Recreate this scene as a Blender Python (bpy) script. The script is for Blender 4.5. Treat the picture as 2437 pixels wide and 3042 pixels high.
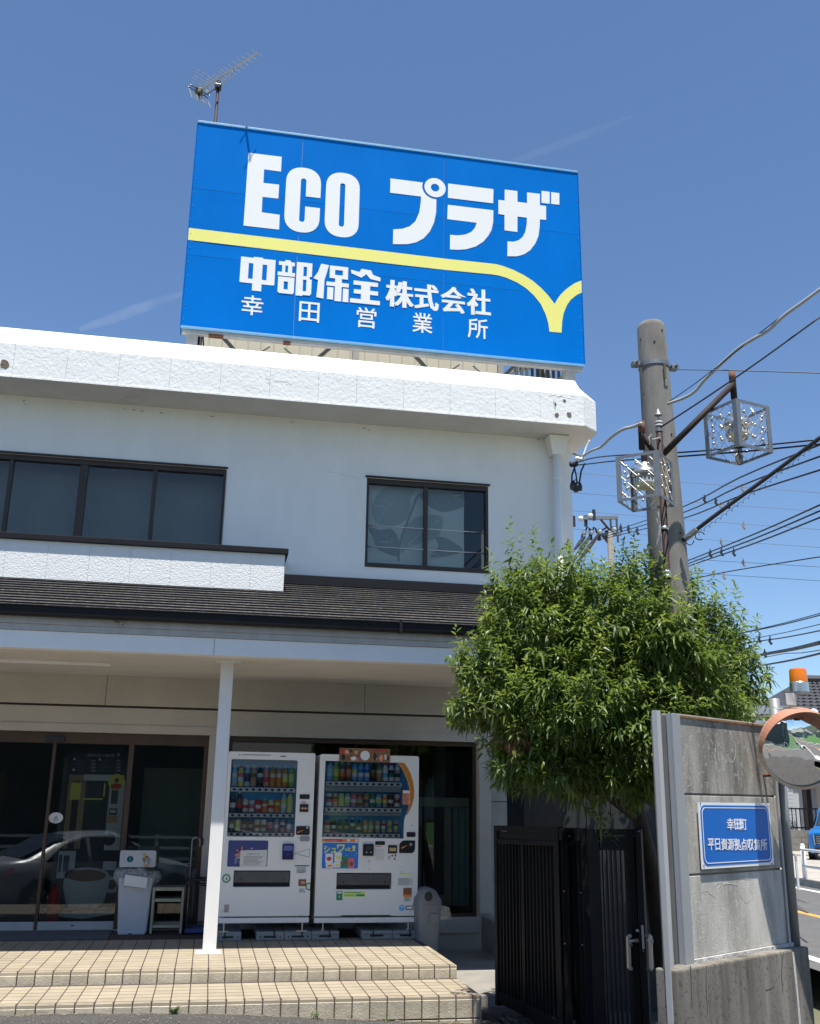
import bpy, bmesh, math, random
import numpy as np
from mathutils import Matrix, Vector, noise as mnoise

random.seed(7)
rng = np.random.default_rng(11)
for o in list(bpy.data.objects):
    bpy.data.objects.remove(o, do_unlink=True)
S = bpy.context.scene
COL = S.collection

# ------------------------------------------------------------------ camera, sky, sun, exposure
YAW, PITCH, ROLL, FPX, W, H = 0.18815746, 0.27859386, 0.01455338, 2977.7, 2437.0, 3042.0


def cam_rows():
    cy, sy, cp, sp = math.cos(YAW), math.sin(YAW), math.cos(PITCH), math.sin(PITCH)
    F = np.array([sy * cp, cy * cp, sp]); Rt = np.array([cy, -sy, 0.0]); U = np.cross(Rt, F)
    cr, sr = math.cos(ROLL), math.sin(ROLL)
    return np.array([cr * Rt + sr * U, -sr * Rt + cr * U, F])


M = cam_rows()
cd = bpy.data.cameras.new('camera'); cam = bpy.data.objects.new('camera', cd); COL.objects.link(cam)
cd.sensor_fit = 'HORIZONTAL'; cd.sensor_width = 36.0; cd.lens = 36.0 * FPX / W
cd.clip_start = 0.05; cd.clip_end = 9000
m4 = Matrix.Identity(4)
for i in range(3):
    m4[i][0] = M[0][i]; m4[i][1] = M[1][i]; m4[i][2] = -M[2][i]
cam.matrix_world = m4
S.camera = cam

SUN_EL = math.radians(74.0)
world = bpy.data.worlds.new('World'); S.world = world; world.use_nodes = True
wn = world.node_tree; wn.nodes.clear()
sky = wn.nodes.new('ShaderNodeTexSky'); sky.sky_type = 'NISHITA'; sky.sun_disc = False
sky.sun_elevation = SUN_EL; sky.sun_rotation = math.pi
sky.altitude = 0; sky.air_density = 1.0; sky.dust_density = 0.02; sky.ozone_density = 6.6
bg = wn.nodes.new('ShaderNodeBackground'); bg.inputs['Strength'].default_value = 0.087
wo = wn.nodes.new('ShaderNodeOutputWorld')
wn.links.new(sky.outputs[0], bg.inputs[0]); wn.links.new(bg.outputs[0], wo.inputs[0])
sd = bpy.data.lights.new('sun', 'SUN'); sd.energy = 4.5; sd.angle = math.radians(0.53); sd.color = (1.0, 0.955, 0.88)
sun = bpy.data.objects.new('sun', sd); COL.objects.link(sun)
sun.rotation_euler = Vector((0.0, math.cos(SUN_EL), -math.sin(SUN_EL))).to_track_quat('-Z', 'Y').to_euler()
sun.location = (0, -5, 30)
vs = S.view_settings
vs.view_transform = 'Standard'; vs.look = 'None'; vs.gamma = 1.0; vs.use_curve_mapping = False
vs.exposure = 0.82

# ------------------------------------------------------------------ measuring helpers (survey of the site)
CX, CY = 1218.5, 1521.0


def ray(x, y):
    return M.T @ np.array([(x - CX) / FPX, -(y - CY) / FPX, 1.0])


def onY(x, y, Y):
    d = ray(x, y); return d * (Y / d[1])


def onZ(x, y, Z):
    d = ray(x, y); return d * (Z / d[2])


def onD(x, y, z):
    d = ray(x, y); return d * z


def XZ(x, y, Y):
    p = onY(x, y, Y); return (p[0], p[2])


# ------------------------------------------------------------------ materials
MATS = {}


def nodes_of(m):
    m.use_nodes = True
    return m.node_tree


def mat(name, col, rough=0.6, metal=0.0, var=0.0, vscale=3.0, bump=0.0, bscale=40.0, spec=0.5, col2=None, stretch=None,
        bdist=0.01, speck=None, coat=0.0, objrand=0.0):
    """Principled material with procedural colour variation and relief (world position, so nothing repeats)."""
    if name in MATS:
        return MATS[name]
    m = bpy.data.materials.new(name); nt = nodes_of(m); N = nt.nodes; L = nt.links
    b = N['Principled BSDF']
    b.inputs['Base Color'].default_value = (*col, 1); b.inputs['Roughness'].default_value = rough
    b.inputs['Metallic'].default_value = metal; b.inputs['Specular IOR Level'].default_value = spec
    if coat:
        b.inputs['Coat Weight'].default_value = coat; b.inputs['Coat Roughness'].default_value = 0.05
    geo = N.new('ShaderNodeNewGeometry')
    src = geo.outputs['Position']
    if stretch:
        mp = N.new('ShaderNodeMapping'); mp.inputs['Scale'].default_value = stretch
        L.new(src, mp.inputs[0]); ssrc = mp.outputs[0]
    else:
        ssrc = src
    if var or col2:
        n = N.new('ShaderNodeTexNoise'); n.inputs['Scale'].default_value = vscale; n.inputs['Detail'].default_value = 6
        n.inputs['Roughness'].default_value = 0.65
        L.new(ssrc, n.inputs['Vector'])
        r = N.new('ShaderNodeValToRGB'); r.color_ramp.elements[0].position = 0.32; r.color_ramp.elements[1].position = 0.68
        c2 = col2 if col2 else tuple(max(0, c * (1 - var)) for c in col)
        r.color_ramp.elements[0].color = (*c2, 1); r.color_ramp.elements[1].color = (*col, 1)
        L.new(n.outputs[0], r.inputs[0]); out = r.outputs[0]
        if speck:
            sc, sx, amt = speck
            v = N.new('ShaderNodeTexNoise'); v.inputs['Scale'].default_value = sc; v.inputs['Detail'].default_value = 2
            L.new(src, v.inputs['Vector'])
            r2 = N.new('ShaderNodeValToRGB'); r2.color_ramp.elements[0].position = 0.58; r2.color_ramp.elements[1].position = 0.66
            r2.color_ramp.elements[0].color = (0, 0, 0, 1); r2.color_ramp.elements[1].color = (amt, amt, amt, 1)
            L.new(v.outputs[0], r2.inputs[0])
            mx = N.new('ShaderNodeMix'); mx.data_type = 'RGBA'
            L.new(r2.outputs[0], mx.inputs['Factor']); L.new(out, mx.inputs[6]); mx.inputs[7].default_value = (*sx, 1)
            out = mx.outputs[2]
        if objrand:
            oi = N.new('ShaderNodeObjectInfo'); mr = N.new('ShaderNodeMapRange'); mr.inputs['To Min'].default_value = 1 - objrand; mr.inputs['To Max'].default_value = 1.0
            hs_ = N.new('ShaderNodeHueSaturation'); L.new(oi.outputs['Random'], mr.inputs[0]); L.new(mr.outputs[0], hs_.inputs['Value']); L.new(out, hs_.inputs['Color']); out = hs_.outputs[0]
        L.new(out, b.inputs['Base Color'])
        rr = N.new('ShaderNodeMapRange'); rr.inputs['To Min'].default_value = min(1, rough + 0.12); rr.inputs['To Max'].default_value = max(0.02, rough - 0.08)
        L.new(n.outputs[0], rr.inputs[0]); L.new(rr.outputs[0], b.inputs['Roughness'])
    if bump:
        n2 = N.new('ShaderNodeTexNoise'); n2.inputs['Scale'].default_value = bscale; n2.inputs['Detail'].default_value = 4
        L.new(src, n2.inputs['Vector'])
        bp = N.new('ShaderNodeBump'); bp.inputs['Strength'].default_value = bump; bp.inputs['Distance'].default_value = bdist
        L.new(n2.outputs[0], bp.inputs['Height']); L.new(bp.outputs[0], b.inputs['Normal'])
    MATS[name] = m
    return m


def glass_mat(name, tint=(0.8, 0.83, 0.82), ior=1.5, rough=0.0, gain=1.0):
    if name in MATS:
        return MATS[name]
    m = bpy.data.materials.new(name); nt = nodes_of(m); N = nt.nodes; L = nt.links
    N.clear()
    o = N.new('ShaderNodeOutputMaterial'); mx = N.new('ShaderNodeMixShader'); t = N.new('ShaderNodeBsdfTransparent')
    g = N.new('ShaderNodeBsdfGlossy'); f = N.new('ShaderNodeFresnel')
    t.inputs[0].default_value = (*tint, 1); g.inputs['Roughness'].default_value = rough; f.inputs[0].default_value = ior
    k = N.new('ShaderNodeMath'); k.operation = 'MULTIPLY'; k.inputs[1].default_value = gain; k.use_clamp = True
    L.new(f.outputs[0], k.inputs[0]); L.new(k.outputs[0], mx.inputs[0])
    L.new(t.outputs[0], mx.inputs[1]); L.new(g.outputs[0], mx.inputs[2]); L.new(mx.outputs[0], o.inputs[0])
    MATS[name] = m
    return m


def flat(name, col, rough=0.5):
    if name.split('_')[0] in ('print', 'can', 'label', 'tea', 'bottle', 'lemon', 'peach', 'milk'):
        col = tuple(min(.85, c * 1.6) for c in col)
    return mat(name, col, rough)


white_wall = mat('white_render', (0.87, 0.85, 0.815), 0.85, var=0.09, vscale=1.3, stretch=(1.3, 1.3, .5), bump=0.25, bscale=120, bdist=0.004)
fascia_m = mat('fascia_render', (0.82, 0.82, 0.80), 0.8, var=0.06, vscale=5, bump=0.5, bscale=24, bdist=0.014)
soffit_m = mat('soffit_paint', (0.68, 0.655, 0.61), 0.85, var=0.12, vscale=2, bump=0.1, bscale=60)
beige_wall = mat('beige_render', (0.56, 0.525, 0.47), 0.85, var=0.12, vscale=1.6, bump=0.55, bscale=55, bdist=0.012)
rough_white = mat('rough_stucco', (0.78, 0.78, 0.765), 0.85, var=0.04, vscale=3, bump=0.55, bscale=55, bdist=0.014)
beam_white = mat('beam_paint', (0.86, 0.86, 0.85), 0.45, var=0.05, vscale=2)
post_white = mat('post_paint', (0.80, 0.80, 0.79), 0.4, var=0.05, vscale=4)
canopy_shade_grey = mat('canopy_fascia_shade', (0.50, 0.50, 0.49), 0.7, var=0.2, vscale=3, stretch=(3, 3, 0.6))  # the shade below the gutter is put into this darker grey
black_metal = mat('black_sheet_metal', (0.012, 0.0125, 0.016), 0.55, var=0.3, vscale=3, spec=.22)
roof_m = mat('slate_roof', (0.074, 0.068, 0.062), 0.88, col2=(0.036, 0.033, 0.031), vscale=9, bump=0.3, bscale=80, speck=(22, (0.3, 0.3, 0.26), 0.5))
bronze = mat('bronze_aluminium', (0.05, 0.034, 0.024), 0.4, metal=0.3, var=0.2)
brown_frame = mat('brown_aluminium', (0.085, 0.05, 0.03), 0.45, metal=0.2, var=0.25)
steel = mat('galvanised_steel', (0.25, 0.265, 0.275), 0.5, metal=0.55, var=0.25, vscale=14)
alu = mat('aluminium', (0.62, 0.63, 0.64), 0.32, metal=0.9, var=0.1, vscale=8)
alu_dull = mat('dull_aluminium', (0.42, 0.43, 0.44), 0.5, metal=0.5, var=0.15, vscale=4)
sign_blue = mat('sign_blue_paint', (0.0, 0.168, 0.60), 0.6, var=0.10, vscale=1.1, spec=0.02, stretch=(1.6, 1, .5))
sign_white = mat('sign_white_paint', (0.80, 0.80, 0.79), 0.5, var=0.04, vscale=3)
sign_yellow = mat('sign_yellow_paint', (0.84, 0.79, 0.20), 0.5, var=0.05, vscale=3)
cream_sheet = mat('cream_sheet_metal', (0.66, 0.63, 0.53), 0.55, var=0.08, vscale=2, stretch=(2, 2, 0.4))
grey_paint = mat('grey_paint', (0.46, 0.47, 0.47), 0.6, col2=(0.36, 0.35, 0.33), vscale=5)
rust = mat('rusty_paint', (0.20, 0.085, 0.045), 0.85, var=0.5, vscale=12)
brown_paint = mat('dark_brown_paint', (0.035, 0.022, 0.019), 0.65, var=0.35, vscale=6, spec=.25)
pole_conc = mat('pole_concrete', (0.25, 0.24, 0.22), 0.88, col2=(0.115, 0.108, 0.098), vscale=2.2, bump=0.25, bscale=90, stretch=(2, 2, 0.5))
wall_conc = mat('weathered_concrete', (0.40, 0.375, 0.325), 0.88, col2=(0.09, 0.083, 0.072), vscale=2.4, stretch=(2.2, 2.2, 0.4), bump=0.2, bscale=80, speck=(30, (0.5, 0.48, 0.44), 0.35))
base_conc = mat('stained_base_concrete', (0.255, 0.23, 0.19), 0.9, col2=(0.085, 0.075, 0.062), vscale=2.2, stretch=(2.6, 2.6, 0.3), bump=0.25, bscale=90, bdist=0.006, speck=(40, (0.06, 0.05, 0.045), 0.6))
slab_conc = mat('slab_concrete', (0.30, 0.28, 0.25), 0.9, var=0.3, vscale=2.5, bump=0.3, bscale=70)
asphalt = mat('asphalt', (0.064, 0.058, 0.052), 0.9, col2=(0.040, 0.037, 0.034), vscale=5, bump=0.9, bscale=110, bdist=0.01, speck=(150, (0.28, 0.27, 0.25), 0.8))
road_m = mat('road_asphalt', (0.12, 0.117, 0.112), 0.9, col2=(0.09, 0.088, 0.086), vscale=2, bump=0.4, bscale=90, speck=(90, (0.22, 0.21, 0.2), 0.5))
tile_m = mat('beige_step_tile', (0.43, 0.365, 0.265), 0.6, col2=(0.345, 0.29, 0.205), vscale=4.5, bump=0.2, bscale=90, objrand=.14)
riser_m = mat('beige_riser_tile', (0.56, 0.50, 0.385), 0.6, col2=(0.40, 0.35, 0.26), vscale=9, bump=0.5, bscale=60, bdist=0.008, objrand=.2)
grout = mat('dark_grout', (0.075, 0.05, 0.045), 0.95, var=0.4, vscale=30)
vm_white = mat('machine_enamel', (0.86, 0.865, 0.85), 0.28, var=0.03, vscale=3)
vm_grey = mat('machine_grey', (0.30, 0.31, 0.33), 0.4)
dark_plastic = mat('black_plastic', (0.012, 0.012, 0.014), 0.35)
plastic_grey = mat('light_grey_plastic', (0.50, 0.52, 0.55), 0.45, var=0.05, vscale=5)
bin_blue_grey = mat('bin_grey_plastic', (0.19, 0.20, 0.22), 0.5, var=0.08, vscale=5)
block_m = mat('grey_foot_block', (0.33, 0.34, 0.34), 0.8, var=0.15, vscale=12, bump=0.2, bscale=80)
gate_m = mat('gate_black_paint', (0.007, 0.0075, 0.009), 0.5, var=0.2, vscale=6, spec=0.25)
handle_m = mat('handle_champagne', (0.52, 0.49, 0.43), 0.38, metal=0.7, var=0.1)
stool_m = mat('cream_steel', (0.36, 0.345, 0.25), 0.5, var=0.2, vscale=10)
mat_grey = mat('rubber_mat', (0.10, 0.11, 0.135), 0.9, var=0.2, vscale=20, bump=0.5, bscale=150)
orange_lens = mat('amber_lens', (0.75, 0.20, 0.005), 0.15, var=0.2, vscale=20)
hood_m = mat('faded_orange_plastic', (0.50, 0.235, 0.15), 0.6, var=0.2, vscale=8)
rim_m = mat('rim_faded_orange', (0.60, 0.38, 0.22), 0.5, col2=(0.62, 0.52, 0.36), vscale=9)
paper = mat('paper_white', (0.72, 0.72, 0.70), 0.7, var=0.03)
ink = flat('ink_grey', (0.13, 0.13, 0.14), 0.7)
red_p = flat('print_red', (0.42, 0.03, 0.03)); orange_p = flat('print_orange', (0.60, 0.16, 0.02)); navy_p = flat('print_navy', (0.03, 0.04, 0.14))
blue_p = flat('print_blue', (0.015, 0.13, 0.42)); green_p = flat('print_green', (0.015, 0.17, 0.075)); lime_p = flat('print_lime', (0.38, 0.55, 0.14))
yellow_p = flat('print_yellow', (0.68, 0.52, 0.10)); brown_p = flat('print_brown', (0.16, 0.06, 0.03)); tan_p = flat('print_tan', (0.40, 0.24, 0.12))
black_p = flat('print_black', (0.015, 0.015, 0.017)); pink_p = flat('print_pink', (0.50, 0.10, 0.16)); cyan_p = flat('print_cyan', (0.25, 0.45, 0.55))
white_p = flat('print_white', (0.72, 0.72, 0.72)); silver_p = mat('print_silver', (0.45, 0.45, 0.45), 0.35, metal=0.4)
indigo_p = flat('reader_indigo', (0.012, 0.008, 0.11), 0.3)
screen_p = flat('reader_screen', (0.12, 0.16, 0.42), 0.25)
window_glass = glass_mat('window_glass', (0.90, 0.92, 0.91), 1.5, gain=.85)
door_glass = glass_mat('door_glass', (0.76, 0.79, 0.78), 1.5, gain=1.1)
vm_glass = glass_mat('display_glass', (0.86, 0.88, 0.88), 1.45)
black_wire = mat('wire_black', (0.012, 0.012, 0.014), 0.55)
grey_wire = mat('wire_grey', (0.40, 0.40, 0.38), 0.6)
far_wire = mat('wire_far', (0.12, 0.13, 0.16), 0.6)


def mirror_mat():
    m = bpy.data.materials.new('mirror_polished'); nt = nodes_of(m); b = nt.nodes['Principled BSDF']
    b.inputs['Base Color'].default_value = (0.86, 0.87, 0.87, 1); b.inputs['Metallic'].default_value = 1; b.inputs['Roughness'].default_value = 0.02
    n = nt.nodes.new('ShaderNodeTexNoise'); n.inputs['Scale'].default_value = 5; n.inputs['Detail'].default_value = 1
    bp = nt.nodes.new('ShaderNodeBump'); bp.inputs['Strength'].default_value = 0.12; bp.inputs['Distance'].default_value = 0.02
    nt.links.new(n.outputs[0], bp.inputs['Height']); nt.links.new(bp.outputs[0], b.inputs['Normal'])
    return m


# ------------------------------------------------------------------ mesh helpers
class MB:
    def __init__(s):
        s.v = []; s.f = []; s.mi = []

    def quad(s, a, b, c, d, mi=0):
        n = len(s.v); s.v += [tuple(a), tuple(b), tuple(c), tuple(d)]; s.f.append((n, n + 1, n + 2, n + 3)); s.mi.append(mi)

    def box(s, x0, x1, y0, y1, z0, z1, mi=0):
        n = len(s.v)
        s.v += [(x0, y0, z0), (x1, y0, z0), (x1, y1, z0), (x0, y1, z0), (x0, y0, z1), (x1, y0, z1), (x1, y1, z1), (x0, y1, z1)]
        for q in ((0, 3, 2, 1), (4, 5, 6, 7), (0, 1, 5, 4), (1, 2, 6, 5), (2, 3, 7, 6), (3, 0, 4, 7)):
            s.f.append(tuple(n + i for i in q)); s.mi.append(mi)
        return s

    def bar(s, a, b, w, h=None, up=(0, 0, 1), mi=0):
        """square bar from a to b"""
        h = h or w
        a = Vector(a); b = Vector(b); d = (b - a).normalized(); u = Vector(up)
        if abs(d.dot(u)) > 0.98:
            u = Vector((0, 1, 0))
        x = d.cross(u).normalized(); y = x.cross(d).normalized()
        n = len(s.v)
        for p in (a, b):
            for sx, sy in ((-1, -1), (1, -1), (1, 1), (-1, 1)):
                s.v.append(tuple(p + x * (sx * w / 2) + y * (sy * h / 2)))
        for q in ((3, 2, 1, 0), (4, 5, 6, 7), (0, 1, 5, 4), (1, 2, 6, 5), (2, 3, 7, 6), (3, 0, 4, 7)):
            s.f.append(tuple(n + i for i in q)); s.mi.append(mi)
        return s

    def tube(s, pts, r, n=8, mi=0, cap=True):
        pts = [Vector(p) for p in pts]; rs = r if isinstance(r, (list, tuple)) else [r] * len(pts)
        prev = None; base = len(s.v)
        for i, p in enumerate(pts):
            d = (pts[min(i + 1, len(pts) - 1)] - pts[max(i - 1, 0)])
            d = d.normalized() if d.length > 1e-9 else Vector((0, 0, 1))
            if prev is None:
                u = Vector((0, 0, 1)) if abs(d.z) < 0.95 else Vector((1, 0, 0))
                x = d.cross(u).normalized()
            else:
                x = (prev - d * prev.dot(d)).normalized()
            y = d.cross(x); prev = x
            for k in range(n):
                a = 2 * math.pi * k / n
                s.v.append(tuple(p + (x * math.cos(a) + y * math.sin(a)) * rs[i]))
        for i in range(len(pts) - 1):
            for k in range(n):
                s.f.append((base + i * n + k, base + i * n + (k + 1) % n, base + (i + 1) * n + (k + 1) % n, base + (i + 1) * n + k)); s.mi.append(mi)
        if cap:
            s.f.append(tuple(base + k for k in reversed(range(n)))); s.mi.append(mi)
            e = base + (len(pts) - 1) * n
            s.f.append(tuple(e + k for k in range(n))); s.mi.append(mi)
        return s

    def lathe(s, prof, c=(0, 0, 0), n=16, sx=1.0, sy=1.0):
        """prof: list of (r, z, mi) bottom to top, axis Z through c"""
        base = len(s.v)
        for r, z, _ in prof:
            for k in range(n):
                a = 2 * math.pi * k / n
                s.v.append((c[0] + r * sx * math.cos(a), c[1] + r * sy * math.sin(a), c[2] + z))
        for i in range(len(prof) - 1):
            for k in range(n):
                s.f.append((base + i * n + k, base + i * n + (k + 1) % n, base + (i + 1) * n + (k + 1) % n, base + (i + 1) * n + k)); s.mi.append(prof[i][2])
        s.f.append(tuple(base + k for k in reversed(range(n)))); s.mi.append(prof[0][2])
        e = base + (len(prof) - 1) * n
        s.f.append(tuple(e + k for k in range(n))); s.mi.append(prof[-1][2])
        return s

    def sphere(s, c, r, n=8, m=5, mi=0):
        prof = []
        for i in range(m + 1):
            a = -math.pi / 2 + math.pi * i / m
            prof.append((max(r * math.cos(a), 1e-4), r * math.sin(a), mi))
        return s.lathe(prof, c, n)

    def prism(s, poly, y0, y1, mi=0):
        """convex-ish polygon in XZ extruded between y0 (front) and y1"""
        n = len(poly); b = len(s.v)
        s.v += [(p[0], y0, p[1]) for p in poly] + [(p[0], y1, p[1]) for p in poly]
        s.f.append(tuple(range(b, b + n))); s.mi.append(mi)
        s.f.append(tuple(range(b + 2 * n - 1, b + n - 1, -1))); s.mi.append(mi)
        for i in range(n):
            s.f.append((b + i, b + n + i, b + n + (i + 1) % n, b + (i + 1) % n)); s.mi.append(mi)
        return s

    def build(s, name, mats, parent=None, smooth=False, bevel=0.0, seg=2, kind=None):
        me = bpy.data.meshes.new(name)
        me.from_pydata(s.v, [], s.f)
        mats = mats if isinstance(mats, (list, tuple)) else [mats]
        for m in mats:
            me.materials.append(m)
        if len(mats) > 1:
            me.polygons.foreach_set('material_index', s.mi)
        bm = bmesh.new(); bm.from_mesh(me)
        bmesh.ops.recalc_face_normals(bm, faces=bm.faces)
        if bevel:
            bmesh.ops.bevel(bm, geom=[e for e in bm.edges if e.calc_face_angle(0) > 0.4], offset=bevel, segments=seg, affect='EDGES', profile=0.6)
        bm.to_mesh(me); bm.free()
        if smooth:
            me.polygons.foreach_set('use_smooth', [True] * len(me.polygons))
        return link(name, me, parent, kind)


def link(name, me, parent=None, kind=None):
    o = bpy.data.objects.new(name, me); COL.objects.link(o)
    attach(o, parent)
    if kind:
        o['kind'] = kind
    return o


def wm(o):
    m = o.matrix_basis.copy()
    return (wm(o.parent) @ o.matrix_parent_inverse @ m) if o.parent else m


def attach(o, parent):
    if parent is not None:
        o.parent = parent; o.matrix_parent_inverse = wm(parent).inverted()


def thing(name, label, cat, loc=(0, 0, 0), group=None):
    o = bpy.data.objects.new(name, None); COL.objects.link(o); o.location = loc; o.empty_display_size = 0.1
    return tag(o, label, cat, group)


def tag(o, label, cat, group=None):
    o['label'] = label; o['category'] = cat
    if group:
        o['group'] = group
    return o


def struct(o, label=None):
    o['kind'] = 'structure'
    if label:
        o['label'] = label
    return o


def box(name, m, x0, x1, y0, y1, z0, z1, parent=None, bevel=0.0):
    return MB().box(min(x0, x1), max(x0, x1), min(y0, y1), max(y0, y1), min(z0, z1), max(z0, z1)).build(name, m, parent, bevel=bevel)


def smooth_angle(o, deg=35):
    me = o.data
    me.polygons.foreach_set('use_smooth', [True] * len(me.polygons))
    try:
        me.set_sharp_from_angle(angle=math.radians(deg))
    except Exception:
        pass
    return o


def shape(name, loops, y, m, parent=None, depth=0.002, frame=None):
    """flat shape with holes: loops of (X, Z); front face at y, `depth` thick; frame = matrix for another plane"""
    cu = bpy.data.curves.new(name, 'CURVE'); cu.dimensions = '2D'; cu.fill_mode = 'BOTH'; cu.extrude = depth / 2
    for lp in loops:
        sp = cu.splines.new('POLY'); sp.points.add(len(lp) - 1)
        for i, p in enumerate(lp):
            sp.points[i].co = (p[0], p[1], 0, 1)
        sp.use_cyclic_u = True
    return curve_to_mesh(name, cu, m, parent, y, depth, frame)


def curve_to_mesh(name, cu, m, parent, y, depth, frame=None, fit=None):
    tmp = bpy.data.objects.new('tmp', cu); COL.objects.link(tmp)
    dg = bpy.context.evaluated_depsgraph_get()
    me = bpy.data.meshes.new_from_object(tmp.evaluated_get(dg))
    bpy.data.objects.remove(tmp, do_unlink=True); bpy.data.curves.remove(cu)
    me.name = name
    n = len(me.vertices); co = np.zeros(n * 3, dtype=np.float32); me.vertices.foreach_get('co', co); co = co.reshape(-1, 3)
    if fit is not None and n:
        x0, x1, z0, z1 = fit
        mn = co.min(0); mx = co.max(0)
        co[:, 0] = x0 + (co[:, 0] - mn[0]) / max(1e-6, mx[0] - mn[0]) * (x1 - x0)
        co[:, 1] = z0 + (co[:, 1] - mn[1]) / max(1e-6, mx[1] - mn[1]) * (z1 - z0)
    out = np.stack([co[:, 0], y + depth / 2 - co[:, 2], co[:, 1]], 1)
    if frame is not None:
        A = np.array(frame); out = out @ A[:3, :3].T + A[:3, 3]
    me.vertices.foreach_set('co', out.astype(np.float32).ravel())
    me.update()
    me.materials.clear(); me.materials.append(m)
    return link(name, me, parent)


def text(name, s, fit, y, m, parent=None, depth=0.002, bold=0.0, frame=None):
    cu = bpy.data.curves.new(name, 'FONT'); cu.body = s; cu.size = 1; cu.extrude = depth / 2; cu.offset = bold; cu.resolution_u = 3
    return curve_to_mesh(name, cu, m, parent, y, depth, frame, fit)


def rr(x0, x1, z0, z1, r, n=4):
    """rounded rectangle loop"""
    out = []
    for cx, cz, a0 in ((x1 - r, z1 - r, 0), (x0 + r, z1 - r, 90), (x0 + r, z0 + r, 180), (x1 - r, z0 + r, 270)):
        for i in range(n + 1):
            a = math.radians(a0 + 90 * i / n); out.append((cx + r * math.cos(a), cz + r * math.sin(a)))
    return out


def circ(cx, cz, r, n=20, rz=None):
    rz = rz or r
    return [(cx + r * math.cos(2 * math.pi * i / n), cz + rz * math.sin(2 * math.pi * i / n)) for i in range(n)]


def rect(x0, x1, z0, z1):
    return [(x0, z0), (x1, z0), (x1, z1), (x0, z1)]


def copy_part(src, parent, loc=None):
    c = src.copy(); COL.objects.link(c)
    if parent is not None:
        c.parent = parent
    return c

# ================================================================== SETTING: ground, road, hills
def clamp(v, a, b):
    return max(a, min(b, v))


def gz(x, y):
    z = -1.70 - 0.055 * clamp(x + 0.3, 0, 4.5)
    return z - 0.105 * clamp(8.8 - y, 0, 4.4) * clamp((2.5 - x) / 3, 0, 1)


def grid_sheet(name, xs, ys, zf, m):
    v = [(x, y, zf(x, y)) for y in ys for x in xs]; n = len(xs)
    f = [(j * n + i, j * n + i + 1, (j + 1) * n + i + 1, (j + 1) * n + i) for j in range(len(ys) - 1) for i in range(n - 1)]
    me = bpy.data.meshes.new(name); me.from_pydata(v, [], f); me.materials.append(m)
    me.polygons.foreach_set('use_smooth', [True] * len(f))
    return struct(link(name, me))


terrain_m = mat('earth_and_grass', (0.11, 0.12, 0.06), 0.95, col2=(0.16, 0.14, 0.10), vscale=0.15)
grid_sheet('terrain', [-2500, -200, -60, 60, 200, 2500], [-2500, -200, -60, 60, 200, 2500], lambda x, y: -2.45, terrain_m)
xs = [-45, -30, -20, -12, -8] + [-6 + 0.4 * i for i in range(30)]
ys = [-0.6] + [0.5 * i for i in range(0, 34)] + [20, 26]


def lot_z(x, y):
    return gz(x, y) + 0.012 * mnoise.noise((x * 1.3, y * 1.3, 0.0))


grid_sheet('asphalt_lot', xs, ys, lot_z, asphalt)

RZ = -1.985
wl1 = onZ(2348, 2634, RZ); wl2 = onZ(2437, 2651, RZ); ol1 = onZ(2352, 2705, RZ); ol2 = onZ(2437, 2723, RZ)
rd = (wl1 - wl2)[:2]; rd = rd / np.linalg.norm(rd); rnv = np.array([rd[1], -rd[0]])
RANG = math.atan2(-rd[0], rd[1])


def rp(u, v, z):
    """road frame: u to the right of the white edge line, v along the road away from the camera"""
    q = wl2[:2] + rnv * u + rd * v
    return (q[0], q[1], z)


def strip(name, u0, u1, v0, v1, z, m, nseg=1, h=None):
    b = MB()
    for i in range(nseg):
        a = v0 + (v1 - v0) * i / nseg; c = v0 + (v1 - v0) * (i + 1) / nseg
        if h is None:
            b.quad(rp(u0, a, z), rp(u1, a, z), rp(u1, c, z), rp(u0, c, z))
        else:
            n = len(b.v)
            b.v += [rp(u0, a, z), rp(u1, a, z), rp(u1, c, z), rp(u0, c, z), rp(u0, a, z + h), rp(u1, a, z + h), rp(u1, c, z + h), rp(u0, c, z + h)]
            for q in ((0, 3, 2, 1), (4, 5, 6, 7), (0, 1, 5, 4), (1, 2, 6, 5), (2, 3, 7, 6), (3, 0, 4, 7)):
                b.f.append(tuple(n + k for k in q)); b.mi.append(0)
    return struct(b.build(name, m))


ow = float(np.dot((ol1 + ol2)[:2] / 2 - wl2[:2], rnv))      # centre line offset from the far edge line
road_paint = mat('road_paint_white', (0.72, 0.72, 0.70), 0.7, var=0.15, vscale=20)
orange_paint = mat('road_paint_orange', (0.72, 0.34, 0.06), 0.7, var=0.15, vscale=20)
strip('road', 2 * ow - 0.4, 0.45, -90, 95, RZ - 0.004, road_m)
strip('road_edge_line', -0.09, 0.09, -90, 95, RZ, road_paint)
strip('road_centre_line', ow - 0.09, ow + 0.09, -90, 95, RZ, orange_paint)
strip('road_near_line', 2 * ow - 0.09, 2 * ow + 0.09, -90, 95, RZ, road_paint)
kerb_m = mat('kerb_concrete', (0.36, 0.34, 0.31), 0.9, var=0.35, vscale=4, bump=0.3, bscale=60)
strip('kerb', 0.46, 0.66, -30, 60, RZ - 0.05, kerb_m, h=0.21)
pale_pave = mat('pale_concrete_paving', (0.42, 0.385, 0.33), 0.9, col2=(0.32, 0.29, 0.25), vscale=1.5, bump=0.3, bscale=50)
b = MB(); b.quad(rp(0.66, -30, -1.83), rp(30, -30, -1.55), rp(30, 60, -1.45), rp(0.66, 60, -1.83)); struct(b.build('pavement', pale_pave))

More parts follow.
